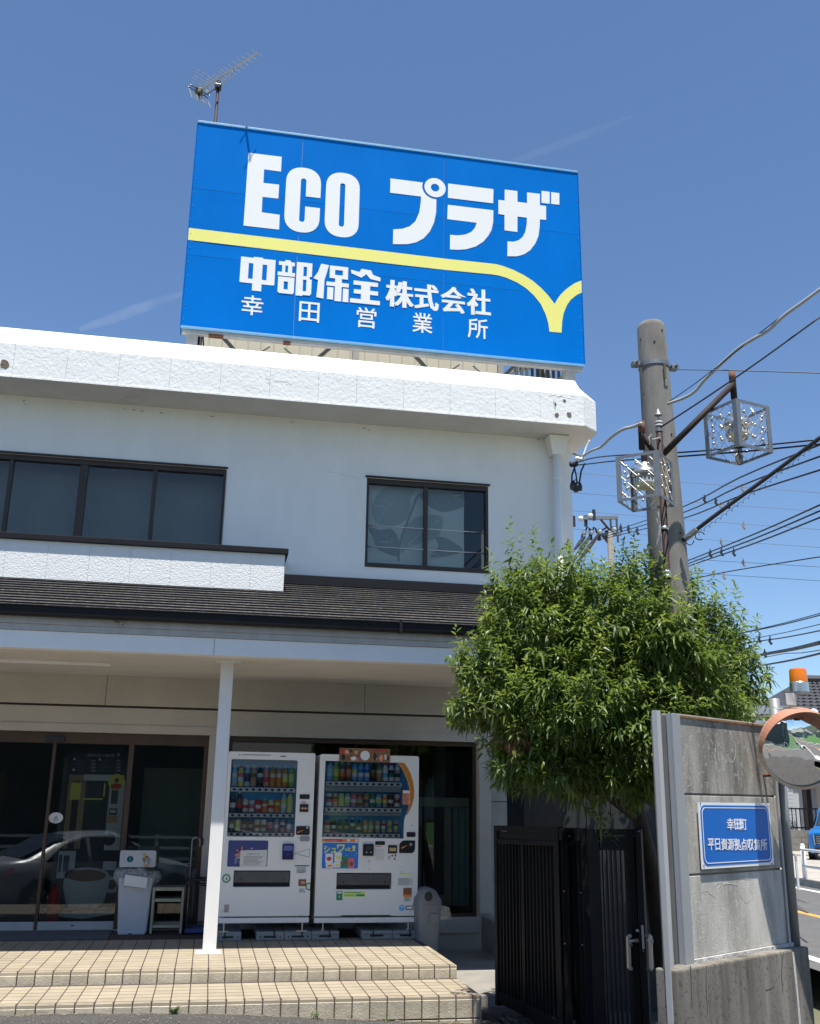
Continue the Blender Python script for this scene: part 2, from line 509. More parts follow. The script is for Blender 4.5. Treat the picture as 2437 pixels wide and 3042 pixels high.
verge_m = mat('gravel_verge', (0.34, 0.30, 0.24), 0.95, col2=(0.22, 0.20, 0.16), vscale=14, bump=1.0, bscale=60, bdist=0.03)
b = MB(); b.quad((4.1, 5.6, -1.955), (5.1, 6.6, -1.962), (5.6, 10, -1.965), (4.6, 10, -1.955)); struct(b.build('verge', verge_m))

b = MB(); b.quad((-60, -16.5, -2.185), (4.6, -6.6, -2.0), (4.6, -.2, -1.99), (-60, -7.0, -2.185)); b.quad((4.6, -6.6, -2.0), (6.5, -6.4, -1.995), (6.5, 0, -1.995), (4.6, -.2, -1.99)); struct(b.build('cross_street', road_m))
b = MB(); b.quad((-60, -11.8, -2.178), (2.5, -3.62, -1.994), (2.5, -3.46, -1.993), (-60, -11.64, -2.178)); struct(b.build('cross_street_line', orange_paint))
b = MB(); b.quad((-60, -16.2, -2.178), (4.4, -6.3, -1.994), (4.4, -6.15, -1.993), (-60, -16.05, -2.178)); struct(b.build('cross_street_edge', road_paint))
strip('road_shoulder', 2 * ow - 4.2, 2 * ow - .4, -8, 40, RZ - .012, verge_m)

# what lies behind the photographer: paddy field, hills (the mirror and the glass show them)
field_m = mat('paddy_field', (0.055, 0.15, 0.02), 0.9, col2=(0.04, 0.11, 0.016), vscale=0.6, bump=0.6, bscale=8)
b = MB(); b.quad((-90, -150, -2.30), (170, -150, -2.30), (170, -6.5, -2.30), (-90, -6.5, -2.30)); b.quad((9.5, -6.4, -2.15), (170, -6.4, -2.15), (170, 8, -2.15), (9.5, 2, -2.15)); struct(b.build('rice_field', field_m))
hill_m = mat('hill_forest', (0.045, 0.075, 0.05), 0.95, col2=(0.03, 0.055, 0.035), vscale=0.02)


def hills(name, ang0, ang1, dist, hmax, seed):
    v = []; f = []; n = 60
    for i in range(n + 1):
        a = math.radians(ang0 + (ang1 - ang0) * i / n)
        hh = hmax * (0.35 + 0.65 * abs(mnoise.noise((i * 0.13 + seed, 0.3, seed))) * 1.6) * math.sin(math.pi * i / n) ** 0.5 + 1
        for k, (dd, zz) in enumerate(((0, -2.3), (60, hh * 0.55), (140, hh), (300, hh * 0.6), (420, -2.3))):
            v.append(((dist + dd) * math.sin(a), (dist + dd) * math.cos(a), zz + (6 * mnoise.noise((i * 0.9, k, seed)) if k in (1, 2) else 0)))
    for i in range(n):
        for k in range(4):
            f.append((i * 5 + k, (i + 1) * 5 + k, (i + 1) * 5 + k + 1, i * 5 + k + 1))
    me = bpy.data.meshes.new(name); me.from_pydata(v, [], f); me.materials.append(hill_m)
    return struct(link(name, me))


hills('hills', 95, 235, 900, 150, 3.1)

# ================================================================== PLATFORM AND STEPS
ZP, ZS = -1.514, -1.626
YP, YS = 10.05, 9.18
XR_P, XR_S = 2.43, 2.44
T = 0.15
platform = struct(MB().box(-9, XR_P - 0.012, YP + 0.012, 13.1, -2.1, ZP - 0.0009).build('platform', grout))
step = struct(MB().box(-9, XR_S - 0.012, YS + 0.012, YP + 0.01, -2.15, ZS - 0.0009).build('lower_step', grout))


def tile_mesh(name, sx, sy, sz, m, bev=0.003):
    b = MB(); b.box(-sx / 2, sx / 2, -sy / 2, sy / 2, -sz, 0)
    me = bpy.data.meshes.new(name); me.from_pydata(b.v, [], b.f); me.materials.append(m)
    bm = bmesh.new(); bm.from_mesh(me)
    bmesh.ops.recalc_face_normals(bm, faces=bm.faces)
    bmesh.ops.bevel(bm, geom=[e for e in bm.edges if abs(e.verts[0].co.z) < 1e-6 and abs(e.verts[1].co.z) < 1e-6], offset=bev, segments=1, affect='EDGES')
    bm.to_mesh(me); bm.free()
    return me


def riser_mesh(name, sx, sz, m):
    b = MB(); b.box(-sx / 2, sx / 2, 0, 0.014, -sz, 0)
    me = bpy.data.meshes.new(name); me.from_pydata(b.v, [], b.f); me.materials.append(m)
    bm = bmesh.new(); bm.from_mesh(me); bmesh.ops.recalc_face_normals(bm, faces=bm.faces)
    bmesh.ops.bevel(bm, geom=[e for e in bm.edges if e.verts[0].co.y < 1e-6 and e.verts[1].co.y < 1e-6], offset=0.004, segments=1, affect='EDGES')
    bm.to_mesh(me); bm.free()
    return me


GX, GY = 0.009, 0.017
tread_me = tile_mesh('tile', T - GX, T - GY, 0.02, tile_m, .0012)
nosing_me = tile_mesh('nosing_tile', T - GX, 0.07 - GY, 0.028, tile_m, 0.006)


def place(me, name, loc, parent, rz=0.0):
    o = bpy.data.objects.new(name, me); COL.objects.link(o); o.parent = parent
    o.location = loc; o.rotation_euler = (random.uniform(-.002, .002), random.uniform(-.002, .002), rz)
    return o


xt = [XR_P - 0.066 / 2] + [XR_P - 0.066 - T * (i + 0.5) for i in range(27)]     # tile columns, right to left
half_tread = tile_mesh('tile', 0.066 - GX, T - GY, 0.02, tile_m, .0012); half_nose = tile_mesh('nosing_tile', 0.066 - GX, 0.07 - GY, 0.028, tile_m, 0.006)
riser_a = riser_mesh('riser_tile', T - GX, 0.112 - 0.008, riser_m); riser_a2 = riser_mesh('riser_tile', 0.066 - GX, 0.112 - 0.008, riser_m)
riser_b = riser_mesh('riser_tile', T - GX, 0.145, riser_m); riser_b2 = riser_mesh('riser_tile', 0.066 - GX, 0.145, riser_m)
riser_c = riser_mesh('riser_tile', T - GX, 0.12, riser_m); riser_c2 = riser_mesh('riser_tile', 0.066 - GX, 0.12, riser_m)
for i, x in enumerate(xt):
    h = i == 0
    place(half_nose if h else nosing_me, 'nosing_tile', (x, YP + 0.035, ZP), platform)
    place(riser_a2 if h else riser_a, 'riser_tile', (x, YP + random.uniform(0, .002), ZP - 0.030), platform)
    for j in range(8):
        place(half_tread if h else tread_me, 'tile', (x, YP + 0.07 + T * (j + 0.5), ZP), platform)
    place(half_nose if h else nosing_me, 'nosing_tile', (x, YS + 0.035, ZS), step)
    place(riser_b2 if h else riser_b, 'riser_tile', (x, YS + random.uniform(0, .003), ZS - 0.030), step)
    if x > 1.1:
        place(riser_c2 if h else riser_c, 'riser_tile', (x, YS + random.uniform(0, .003), ZS - 0.185), step)
    for j in range(5):
        place(half_tread if h else tread_me, 'tile', (x, YS + 0.07 + T * (j + 0.5), ZS), step)
b = MB()
for x in [XR_P - 0.066 - T * (i + 0.5) for i in range(60)]:
    for j in range(13):
        if j < 8 and x > xt[-1] - 0.01:
            continue
        yy = YP + 0.07 + T * (j + 0.5)
        if yy < 13.0:
            b.box(x - (T - GX) / 2, x + (T - GX) / 2, yy - (T - GY) / 2, yy + (T - GY) / 2, ZP - 0.02, ZP)
    if x < xt[-1] - 0.01:
        for j in range(5):
            yy = YS + 0.07 + T * (j + 0.5)
            b.box(x - (T - GX) / 2, x + (T - GX) / 2, yy - (T - GY) / 2, yy + (T - GY) / 2, ZS - 0.02, ZS)
        b.box(x - (T - GX) / 2, x + (T - GX) / 2, YS, YS + 0.014, ZS - 0.2, ZS - 0.004)
        b.box(x - (T - GX) / 2, x + (T - GX) / 2, YP, YP + 0.014, ZP - 0.112, ZP - 0.004)
back_tiles = b.build('rear_tiles', tile_m, platform, kind='stuff')
# end faces of the steps (right side)
b = MB()
for j in range(9):
    b.box(XR_P - 0.012, XR_P, YP + 0.008 + T * j, YP + T * (j + 1) - 0.002, ZP - 0.25, ZP - 0.004)
b.build('end_tiles', riser_m, platform)
b = MB()
for j in range(5):
    b.box(XR_S - 0.012, XR_S, YS + 0.008 + T * j, YS + T * (j + 1) - 0.002, ZS - 0.35, ZS - 0.004)
b.build('end_tiles', riser_m, step)
struct(MB().box(XR_P + 0.002, 3.42, 9.95, 12.89, -2.2, -1.77).build('side_slab', slab_conc))

# ================================================================== SHOP BUILDING
YW = 12.9
bld = thing('shop_building', 'two storey white rendered shop building with canopy roof, balcony band and glazed entrance', 'building', (0, 13, -1.5))
W1 = (-4.6, -0.035, 3.0, 4.178); W2 = (1.852, 3.562, 2.958, 4.206)
shape('upper_wall', [rect(-9, 4.79, 1.44, 5.0), rect(W1[0], W1[1], W1[2], W1[3]), rect(*W2)], YW, white_wall, bld, 0.18)
box('side_wall', white_wall, 4.61, 4.79, YW + 0.181, 20, 1.0, 5.0, bld)
lower = shape('lower_wall', [rect(-9, 3.55, -1.95, 1.018), rect(-5.4, -0.022, -1.513, 0.716), rect(0.224, 3.385, -1.40, 0.716)], YW, beige_wall, bld, 0.2)
box('joint_backing', mat('joint_brown', (.06, .042, .034), .8), -9, 3.53, YW + 0.02, YW + 0.19, 1.0185, 1.046, bld)
for x0, x1 in ((-9, -4.5), (-4.494, -1.303), (-1.297, 1.897), (1.903, 3.55)):
    box('header_panel', beige_wall, x0, x1, YW - 0.006, YW + 0.19, 1.0465, 1.439, bld)
box('lintel_band', beige_wall, -9, 3.552, YW - 0.016, YW - 0.001, 0.718, 0.815, bld, 0.003)
box('door_jamb', beige_wall, -0.02, 0.10, YW - 0.02, YW - 0.001, -1.512, 0.716, bld, 0.004)
box('corner_pilaster', beige_wall, 3.40, 3.56, YW - 0.03, YW - 0.0005, -1.36, 0.716, bld, 0.006)
box('window_sill_wall', beige_wall, 2.44, 3.40, YW - 0.02, YW - 0.0008, -1.58, -1.405, bld, 0.004)
box('plinth_wall', slab_conc, 3.42, 3.60, 12.0, YW - 0.04, -2.0, -1.38, bld, 0.006)
# recessed back wall at the right
box('rear_wall', beige_wall, 3.2, 7.5, 14.6, 14.8, -2, 1.2, bld)
for (x0, x1) in ((3.62, 4.10), (4.47, 5.42)):
    for z0, z1 in ((-1.9, -0.03), (-0.02, 1.1)):
        box('rear_panel', grey_paint, x0, x1, 14.0, 14.05, z0, z1, bld, 0.004)
box('rear_door', black_metal, 4.12, 4.45, 14.06, 14.12, -1.9, 0.9, bld)
box('rear_door', black_metal, 5.45, 7.0, 14.02, 14.1, -1.9, 1.1, bld)
for x, r in ((4.52, 0.035), (4.60, 0.03), (4.86, 0.04)):
    MB().tube([(x, 13.93, -1.9), (x, 13.93, 1.3)], r, 10).build('drain_pipe', grey_paint, bld, smooth=True)
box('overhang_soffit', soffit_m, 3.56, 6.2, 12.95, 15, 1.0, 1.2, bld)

# canopy
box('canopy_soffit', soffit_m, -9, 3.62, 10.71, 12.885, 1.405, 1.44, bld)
jx = onY(637, 1915, 10.55)[0]
box('canopy_beam', beam_white, -9, jx - 0.002, 10.55, 10.71, 1.396, 1.572, bld, 0.003)
box('canopy_beam', beam_white, jx + 0.002, 3.62, 10.55, 10.71, 1.396, 1.572, bld, 0.003)
box('canopy_fascia', canopy_shade_grey, -9, 3.63, 10.53, 10.66, 1.575, 1.635, bld)
box('canopy_fascia', canopy_shade_grey, -9, 3.63, 10.51, 10.66, 1.637, 1.75, bld)
g = [(10.50, 1.80), (10.50, 1.72), (10.475, 1.70), (10.43, 1.70), (10.405, 1.725), (10.40, 1.795), (10.385, 1.80), (10.385, 1.808), (10.412, 1.808), (10.42, 1.735), (10.48, 1.735), (10.49, 1.80)]
b = MB(); b.v = [(-9, p[0], p[1]) for p in g] + [(3.66, p[0], p[1]) for p in g]; n = len(g)
b.f = [(i, (i + 1) % n, n + (i + 1) % n, n + i) for i in range(n)]; b.mi = [0] * n
b.build('gutter', black_metal, bld)
xj = onY(700 + 1060 / 2.159, 1865, 10.4)[0]
box('gutter_joint', black_metal, xj - 0.015, xj + 0.015, 10.38, 10.50, 1.695, 1.812, bld)
b = MB(); b.bar(onY(330, 1838, 10.47), onY(365, 1855, 10.42), 0.02); b.build('gutter_hanger', mat('moss_brown', (0.10, 0.09, 0.06), 0.9), bld)
NC = 15
y0r, z0r, y1r, z1r = 10.47, 1.79, 12.89, 2.655
for i in range(NC):
    a = i / NC; c = (i + 1.12) / NC
    ya, yb = y0r + (y1r - y0r) * a, min(12.895, y0r + (y1r - y0r) * c)
    za, zb = z0r + (z1r - z0r) * a, z0r + (z1r - z0r) * c
    b = MB(); t = 0.026
    for k in range(26):
        xa = -9 + 12.66 * k / 26; xb = -9 + 12.66 * (k + 1) / 26
        w0 = 0.003 * mnoise.noise((xa * 2, i, 1)); w1 = 0.003 * mnoise.noise((xb * 2, i, 1))
        n0 = len(b.v)
        b.v += [(xa, ya, za + t + w0), (xb, ya, za + t + w1), (xb, yb, zb + 0.004), (xa, yb, zb + 0.004), (xa, ya + .004, za - 0.004), (xb, ya + .004, za - 0.004)]
        b.f += [(n0, n0 + 1, n0 + 2, n0 + 3), (n0 + 4, n0 + 5, n0 + 1, n0)]; b.mi += [0, 1]
    b.build('roof_course', [roof_m, black_metal], bld)
box('roof_underlay', black_metal, -9, 3.64, 10.72, 12.88, 1.62, 1.66, bld)
b = MB(); b.v = [(3.645, 10.5, 1.66), (3.645, 12.88, 1.66), (3.645, 12.88, 2.64), (3.665, 10.5, 1.66), (3.665, 12.88, 1.66), (3.665, 12.88, 2.64)]
b.f = [(0, 1, 2), (3, 5, 4), (0, 2, 5, 3), (0, 3, 4, 1), (1, 4, 5, 2)]; b.mi = [0] * 5; b.build('roof_gable', black_metal, bld)
box('roof_flashing', black_metal, 0.79, 4.0, 12.85, YW - 0.001, 2.665, 2.79, bld, 0.004)
box('flashing_lip', black_metal, 0.79, 4.0, 12.80, 12.849, 2.655, 2.68, bld)
MB().box(onY(0, 1972, 11.6)[0] - 1, -1.16, 11.62, 11.69, 1.375, 1.404).build('strip_lamp', beam_white, bld, bevel=0.004)
post = box('canopy_post', post_white, 0.052, 0.186, 10.98, 11.11, ZP + 0.01, 1.404, bld, 0.006)
pb = box('base_plate', post_white, -0.012, 0.238, 10.93, 11.16, ZP + 0.001, ZP + 0.012, post, 0.002)
for x in (0.02, 0.21):
    MB().lathe([(0.014, 0, 0), (0.014, 0.014, 0), (0.006, 0.024, 0)], (x, 10.955, ZP + 0.012), 6).build('bolt', post_white, post)
box('head_plate', post_white, 0.0, 0.26, 10.95, 11.14, 1.388, 1.4045, post, 0.002)

# balcony band
YB = 12.21
bx = [0.752]
while bx[-1] > -6:
    bx.append(0.338 - 0.478 * (len(bx) - 1))
for a, c in zip(bx[:-1], bx[1:]):
    box('balcony_panel', rough_white, c + 0.0008, a - 0.0008, YB, YB + 0.10, 2.36, 2.893, bld, 0.002)
box('balcony_return', rough_white, 0.655, 0.748, YB + 0.101, YW - 0.002, 2.30, 2.893, bld)
box('balcony_cap', black_metal, -6.5, 0.79, YB - 0.045, YB + 0.16, 2.8935, 2.966, bld, 0.006)
box('balcony_cap', black_metal, 0.64, 0.79, YB + 0.161, YW - 0.003, 2.8935, 2.966, bld, 0.004)
box('balcony_floor', slab_conc, -6.5, 0.65, YB + 0.11, YW - 0.004, 2.45, 2.52, bld)
box('balcony_flashing', black_metal, -6.5, 0.80, YB - 0.05, YB - 0.003, 2.40, 2.422, bld)

# parapet with sloping top, panel by panel
prof = [(12.27, 4.985), (12.27, 5.425), (12.60, 5.785), (12.95, 5.795), (12.95, 4.985)]
px = [4.771]
k = 1.0826861
while px[-1] > -8:
    px.append(k); k -= 0.6362
px[1:1] = [4.771 - 0.636 * i for i in range(1, 6)]
px = sorted(set(round(v, 4) for v in px), reverse=True)


def prof_part(name, xa, xb, m):
    b = MB(); n = len(prof)
    b.v = [(xa, p[0], p[1]) for p in prof] + [(xb, p[0], p[1]) for p in prof]
    b.f = [(i, (i + 1) % n, n + (i + 1) % n, n + i) for i in range(n)] + [tuple(range(n)), tuple(range(2 * n - 1, n - 1, -1))]; b.mi = [0] * (n + 2)
    return b.build(name, m, bld)


for a, c in zip(px[:-1], px[1:]):
    if a - c > 0.05:
        prof_part('parapet_panel', c + 0.0012, a - 0.0012, fascia_m)
# chamfered corner and right flank of the parapet
path = [(4.771, 12.27, 0.0, -1.0), (5.018, 12.464, 0.62, -0.78), (5.05, 12.55, 1, 0), (5.05, 20.0, 1, 0)]
b = MB()
for (x, y, nx, ny) in path:
    ins = 0.33
    ix = x - (ins if nx > 0.9 else (0.20 if nx > 0.3 else 0.0)); iy = y + (0.33 if nx < 0.3 else (0.27 if nx < 0.9 else 0.0))
    if nx > 0.9 and y < 13:
        ix, iy = x - 0.26, y + 0.27
    b.v += [(x, y, 4.985), (x, y, 5.425), (ix, iy, 5.785), (min(ix, 4.70), max(iy, 12.95), 5.795), (min(x, 4.76), max(y, 12.95), 4.985)]
for i in range(3):
    for k in range(4):
        b.f.append((i * 5 + k, (i + 1) * 5 + k, (i + 1) * 5 + k + 1, i * 5 + k + 1)); b.mi.append(0)
b.build('parapet_corner', fascia_m, bld)
b = MB(); pl = [(-8, 12.272), (4.77, 12.272), (5.016, 12.465), (5.047, 12.55), (5.047, 20), (-8, 20)]
b.v = [(x, y, 4.974) for x, y in pl] + [(x, y, 4.984) for x, y in pl]
b.f = [(0, 1, 2, 3, 4, 5), (11, 10, 9, 8, 7, 6)] + [(i, (i + 1) % 6, 6 + (i + 1) % 6, 6 + i) for i in range(6)]; b.mi = [0] * 8
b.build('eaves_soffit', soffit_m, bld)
box('drip_edge', fascia_m, -8, 4.765, 12.262, 12.274, 4.970, 4.992, bld)
box('flat_roof', slab_conc, -8, 4.70, 12.96, 20, 5.30, 5.40, bld)
patch_m = mat('bare_render', (0.20, 0.165, 0.12), 0.95, col2=(0.10, 0.08, 0.06), vscale=25, bump=0.5, bscale=60)
crack_m = mat('crack_dark', (0.48, 0.46, 0.43), 0.95)


def blob(cx, cz, rx, rz, n=11, j=0.45):
    return [(cx + rx * math.cos(2 * math.pi * i / n) * random.uniform(1 - j, 1), cz + rz * math.sin(2 * math.pi * i / n) * random.uniform(1 - j, 1)) for i in range(n)]


for (x, y, rx, rz) in ((1655, 1233, 0.035, 0.045), (1692, 1231, 0.045, 0.05), (1678, 1190, 0.028, 0.03), (1651, 1200, 0.016, 0.045), (12, 1082, 0.075, 0.085)):
    p = XZ(x, y, 12.266); shape('spalled_patch', [blob(p[0], p[1], rx, rz)], 12.266, patch_m, bld, 0.004)
    shape('flaked_edge', [blob(p[0] - rx * .2, p[1] + rz * .25, rx * 1.25, rz * 1.2, 13, .3)], 12.2685, fascia_m, bld, 0.002)


def crack(x0, z0, x1, z1, w, y, m=None, n=9, amp=0.03, parent=None):
    up = []; dn = []
    for i in range(n + 1):
        t = i / n; x = x0 + (x1 - x0) * t + random.uniform(-amp, amp) * (0 < i < n); z = z0 + (z1 - z0) * t + random.uniform(-amp, amp) * (0 < i < n)
        ww = w * random.uniform(0.3, 1.0) * (0.2 if i in (0, n) else 1)
        up.append((x, z + ww)); dn.append((x + ww * 0.5, z - ww))
    return shape('crack', [up + dn[::-1]], y + .0012, m or crack_m, parent or bld, 0.0008)


for (x0, y0, x1, y1) in ((1630, 1175, 1710, 1180), (1648, 1178, 1652, 1225), (790, 1118, 810, 1160), (800, 1128, 870, 1138)):
    a = XZ(x0, y0, 12.268); c = XZ(x1, y1, 12.268); crack(a[0], a[1], c[0], c[1], 0.0035, 12.2675)
for (x0, y0, x1, y1) in ((955, 1393, 1070, 1425), (1068, 1275, 1071, 1340), (70, 1190, 78, 1225)):
    a = XZ(x0, y0, YW); c = XZ(x1, y1, YW); crack(a[0], a[1], c[0], c[1], 0.0025, YW - 0.003, amp=0.02)
mould_m = mat('mould_spots', (0.34, 0.33, 0.29), 0.95)
for (x, y) in ((370, 1212), (480, 1224), (1083, 1270), (1096, 1275), (630, 1234), (868, 1252), (72, 1187), (1600, 1304), (398, 1215), (423, 1219)):
    p = XZ(x, y, YW - 0.002); shape('mould_spot', [blob(p[0], p[1] - .012, random.uniform(.01, .04), .012, 13, .7)], YW - 0.003, mould_m, bld, 0.002)

# upstairs windows
def window(x0, x1, z0, z1, mull, heavy, parts_y=YW):
    fr = MB()
    y = parts_y + 0.02; t = 0.045
    fr.box(x0 + .001, x1 - .001, y, y + 0.1, z1 - t * 1.5, z1 - .001); fr.box(x0 + .001, x1 - .001, y - 0.03, y + 0.1, z0 + .001, z0 + t * 1.3)
    fr.box(x0 + .001, x0 + t * .8, y, y + 0.1, z0 + t * 1.3, z1 - t * 1.5); fr.box(x1 - t * .8, x1 - .001, y, y + 0.1, z0 + t * 1.3, z1 - t * 1.5)
    w = fr.build('window', bronze, bld)
    ex = [x0 + t * .8] + list(mull) + [x1 - t * .8]
    for i, mx in enumerate(mull):
        box('mullion', bronze, mx - heavy[i] / 2, mx + heavy[i] / 2, y + 0.012, y + 0.085, z0 + t * 1.3, z1 - t * 1.5, w)
    for a, c in zip(ex[:-1], ex[1:]):
        box('pane', window_glass, a + 0.002, c - 0.002, y + 0.045, y + 0.051, z0 + t * 1.3, z1 - t * 1.5, w)
    box('hood', bronze, x0 - .02, x1 + .02, YW - 0.035, YW - 0.001, z1 + .001, z1 + 0.022, w)
    return w


w1 = window(W1[0], W1[1], W1[2], W1[3], (-3.66, -2.74, -1.848, -0.949), (0.05, 0.05, 0.10, 0.05))
w2 = window(W2[0], W2[1], W2[2], W2[3], (2.683,), (0.055,))
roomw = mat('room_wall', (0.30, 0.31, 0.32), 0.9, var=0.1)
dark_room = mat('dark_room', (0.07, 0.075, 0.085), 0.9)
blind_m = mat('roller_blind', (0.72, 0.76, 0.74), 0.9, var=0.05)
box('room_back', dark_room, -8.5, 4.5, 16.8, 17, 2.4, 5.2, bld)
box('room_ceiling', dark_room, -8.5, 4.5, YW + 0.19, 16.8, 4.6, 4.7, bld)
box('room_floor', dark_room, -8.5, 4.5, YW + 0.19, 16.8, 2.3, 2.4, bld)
dim_sheet = box('blind', mat('dim_room_grey', (0.25, 0.25, 0.235), 0.9, var=0.1), -4.6, 0.05, YW + 0.40, YW + 0.41, 2.7, 4.5, bld)  # grey sheet added in place of the dimly lit room behind
blind2 = box('blind', blind_m, 1.80, 3.262, YW + 0.20, YW + 0.206, 2.8, 4.35, bld)
leaf_p = mat('blind_leaf_print', (0.46, 0.51, 0.50), 0.9); vein_p = mat('blind_vein_print', (0.85, 0.86, 0.85), 0.9)
leafs2 = mat('blind_leaf_print_dark', (0.33, 0.37, 0.38), 0.9)


def leafshape(pts):
    """closed smooth outline through photo points (window crop) on the blind"""
    out = []; n = len(pts)
    for i in range(n):
        p0, p1, p2, p3 = [np.array(pts[(i + k - 1) % n], float) for k in range(4)]
        for t in (0, .25, .5, .75):
            q = 0.5 * ((2 * p1) + (-p0 + p2) * t + (2 * p0 - 5 * p1 + 4 * p2 - p3) * t * t + (-p0 + 3 * p1 - 3 * p2 + p3) * t ** 3)
            out.append(XZ(1060 + q[0] * .2432, 1380 + q[1] * .2432, YW + 0.199))
    return out


yb = YW + 0.198
for pts, m_ in ((((300, 310), (480, 240), (720, 265), (690, 360), (650, 430), (660, 520), (600, 680), (400, 760), (250, 720), (190, 600), (200, 460)), leaf_p),
                (((885, 510), (760, 370), (900, 300), (1150, 300), (1290, 340), (1310, 500), (1200, 555), (1060, 582), (960, 550)), leafs2),
                (((150, 770), (290, 800), (420, 790), (500, 880), (520, 1000), (520, 1110), (420, 1110), (250, 1030), (200, 900)), leafs2),
                (((680, 680), (860, 615), (1050, 655), (1010, 860), (900, 930), (640, 1010), (540, 1080), (540, 860)), leaf_p),
                (((960, 900), (1060, 890), (1200, 960), (1300, 1050), (1150, 1110), (900, 1130), (1000, 1000)), leafs2)):
    shape('leaf_print', [leafshape(pts)], yb, m_, blind2, 0.001); yb -= 0.0016
st = [(510, 1180), (515, 1000), (560, 850), (650, 620), (720, 430), (760, 350)]
l = [XZ(1060 + (x - 14) * .2432, 1380 + y * .2432, YW + .19) for x, y in st]; r = [XZ(1060 + (x + 16) * .2432, 1380 + y * .2432, YW + .19) for x, y in st]
shape('stem_print', [l + r[::-1]], yb, leafs2, blind2, 0.001)
for seg in (((460, 440), (330, 570), (250, 700)), ((290, 420), (420, 460)), ((210, 500), (355, 520)), ((460, 440), (550, 590)), ((400, 510), (455, 640)), ((330, 570), (385, 670)),
            ((730, 375), (800, 330), (1060, 310), (1190, 385), (1300, 475)), ((885, 340), (1005, 525)), ((980, 310), (1080, 500)), ((1080, 330), (1145, 525)), ((1190, 385), (1260, 372)),
            ((280, 810), (370, 900), (500, 1100)), ((280, 940), (390, 950)), ((365, 880), (370, 830)), ((425, 960), (435, 900)), ((620, 1000), (650, 960), (800, 815)), ((650, 960), (610, 840)), ((725, 880), (715, 810)), ((640, 985), (780, 1000)), ((880, 1110), (950, 1090), (1020, 1140)), ((910, 740), (1000, 680))):
    pts = [XZ(1060 + x * .2432, 1380 + y * .2432, YW + .19) for x, y in seg]
    up = [(x, z + .0035) for x, z in pts]; dn = [(x + .003, z - .0035) for x, z in pts]
    shape('vein_print', [up + dn[::-1]], yb - 0.001, vein_p, blind2, 0.001)
for zz in (3.543, 3.25):
    MB().tube([(1.885, YW + 0.045, zz), (3.53, YW + 0.045, zz)], 0.0085, 8).build('guard_rail', alu, w2, smooth=True)
b = MB()
b.tube([(-0.03 + x * 0, YW - 0.02, z) for x, z in ((0, 3.0), (0, 3.6), (0, 4.15))], 0.006, 6)
b.build('cable_run', grey_wire, bld)

# rain head and downpipe at the right corner
b = MB(); b.v = [(4.39, 12.66, 4.965), (4.70, 12.66, 4.965), (4.70, 12.895, 4.965), (4.39, 12.895, 4.965), (4.42, 12.69, 4.86), (4.67, 12.69, 4.86), (4.67, 12.895, 4.86), (4.42, 12.895, 4.86),
                 (4.46, 12.74, 4.70), (4.62, 12.74, 4.70), (4.62, 12.88, 4.70), (4.46, 12.88, 4.70)]
for k in (0, 4):
    for i in range(4):
        b.f.append((k + i, k + (i + 1) % 4, k + 4 + (i + 1) % 4, k + 4 + i)); b.mi.append(0)
b.f += [(0, 3, 2, 1), (8, 9, 10, 11)]; b.mi += [0, 0]
b.build('rain_head', white_wall, bld, bevel=0.006)
MB().tube([(4.54, 12.81, 4.71), (4.54, 12.81, 0.9)], 0.055, 14).build('downpipe', white_wall, bld, smooth=True)
for zz in (4.35, 2.9):
    MB().tube([(4.54, 12.81, zz - .02), (4.54, 12.81, zz + .02)], 0.062, 14).build('pipe_clip', white_wall, bld, smooth=True)
p = onZ(393.7, 1186, 4.974)
MB().lathe([(0.02, -0.035, 0), (0.09, -0.03, 0), (0.10, -0.005, 0), (0.10, 0, 0)], tuple(p), 16).build('eaves_vent', soffit_m, bld, smooth=True)

# entrance: glazed sliding doors and fixed lights
YD = 13.0
ent = thing('glass_entrance', 'brown framed glass sliding doors at the left under the canopy', 'door', (-1.5, YD, ZP))
box('header', brown_frame, -5.4, -0.022, YD - .04, YD + 0.06, 0.585, 0.715, ent)
box('motion_sensor', dark_plastic, -1.96, -1.735, YD - .085, YD - .041, 0.60, 0.665, ent, 0.006)
for x, w_ in ((-1.845, 0.035), (-0.946, 0.06), (-0.05, 0.05), (-3.9, 0.05)):
    box('frame_post', brown_frame, x - w_ / 2, x + w_ / 2, YD - 0.03, YD + 0.05, ZP, 0.584, ent)
for x0, x1 in ((-3.874, -1.864), (-1.826, -0.977), (-0.915, -0.076)):
    box('bottom_rail', alu_dull if x1 < -0.95 else brown_frame, x0, x1, YD - 0.02, YD + 0.03, ZP + 0.002, -1.425, ent, 0.003)
    box('pane', door_glass, x0, x1, YD, YD + 0.008, -1.424, 0.583, ent)
for x in (-2.35, -1.45):
    box('rail_lock', black_p, x, x + .03, YD - .024, YD - .0205, -1.475, -1.46, ent)
stx, stz = XZ(380 * .437, 2100 + 755 * .437, YD)
shape('warning_sticker', [circ(stx, stz, 0.082, 24, 0.062)], YD - 0.002, paper, ent, 0.0016)
shape('warning_sign', [[(stx - .03, stz - .025), (stx + .03, stz - .025), (stx, stz + .028)], [(stx - .018, stz - .018), (stx + .018, stz - .018), (stx, stz + .014)]], YD - 0.0042, ink, ent, 0.0016)
text('warning_mark', '!', (stx - .004, stx + .004, stz - .014, stz + .006), YD - 0.0042, ink, ent, 0.0016)
text('sticker_text', '自動ドア', (stx - .03, stx + .03, stz - .05, stz - .034), YD - 0.0042, ink, ent, 0.0016)
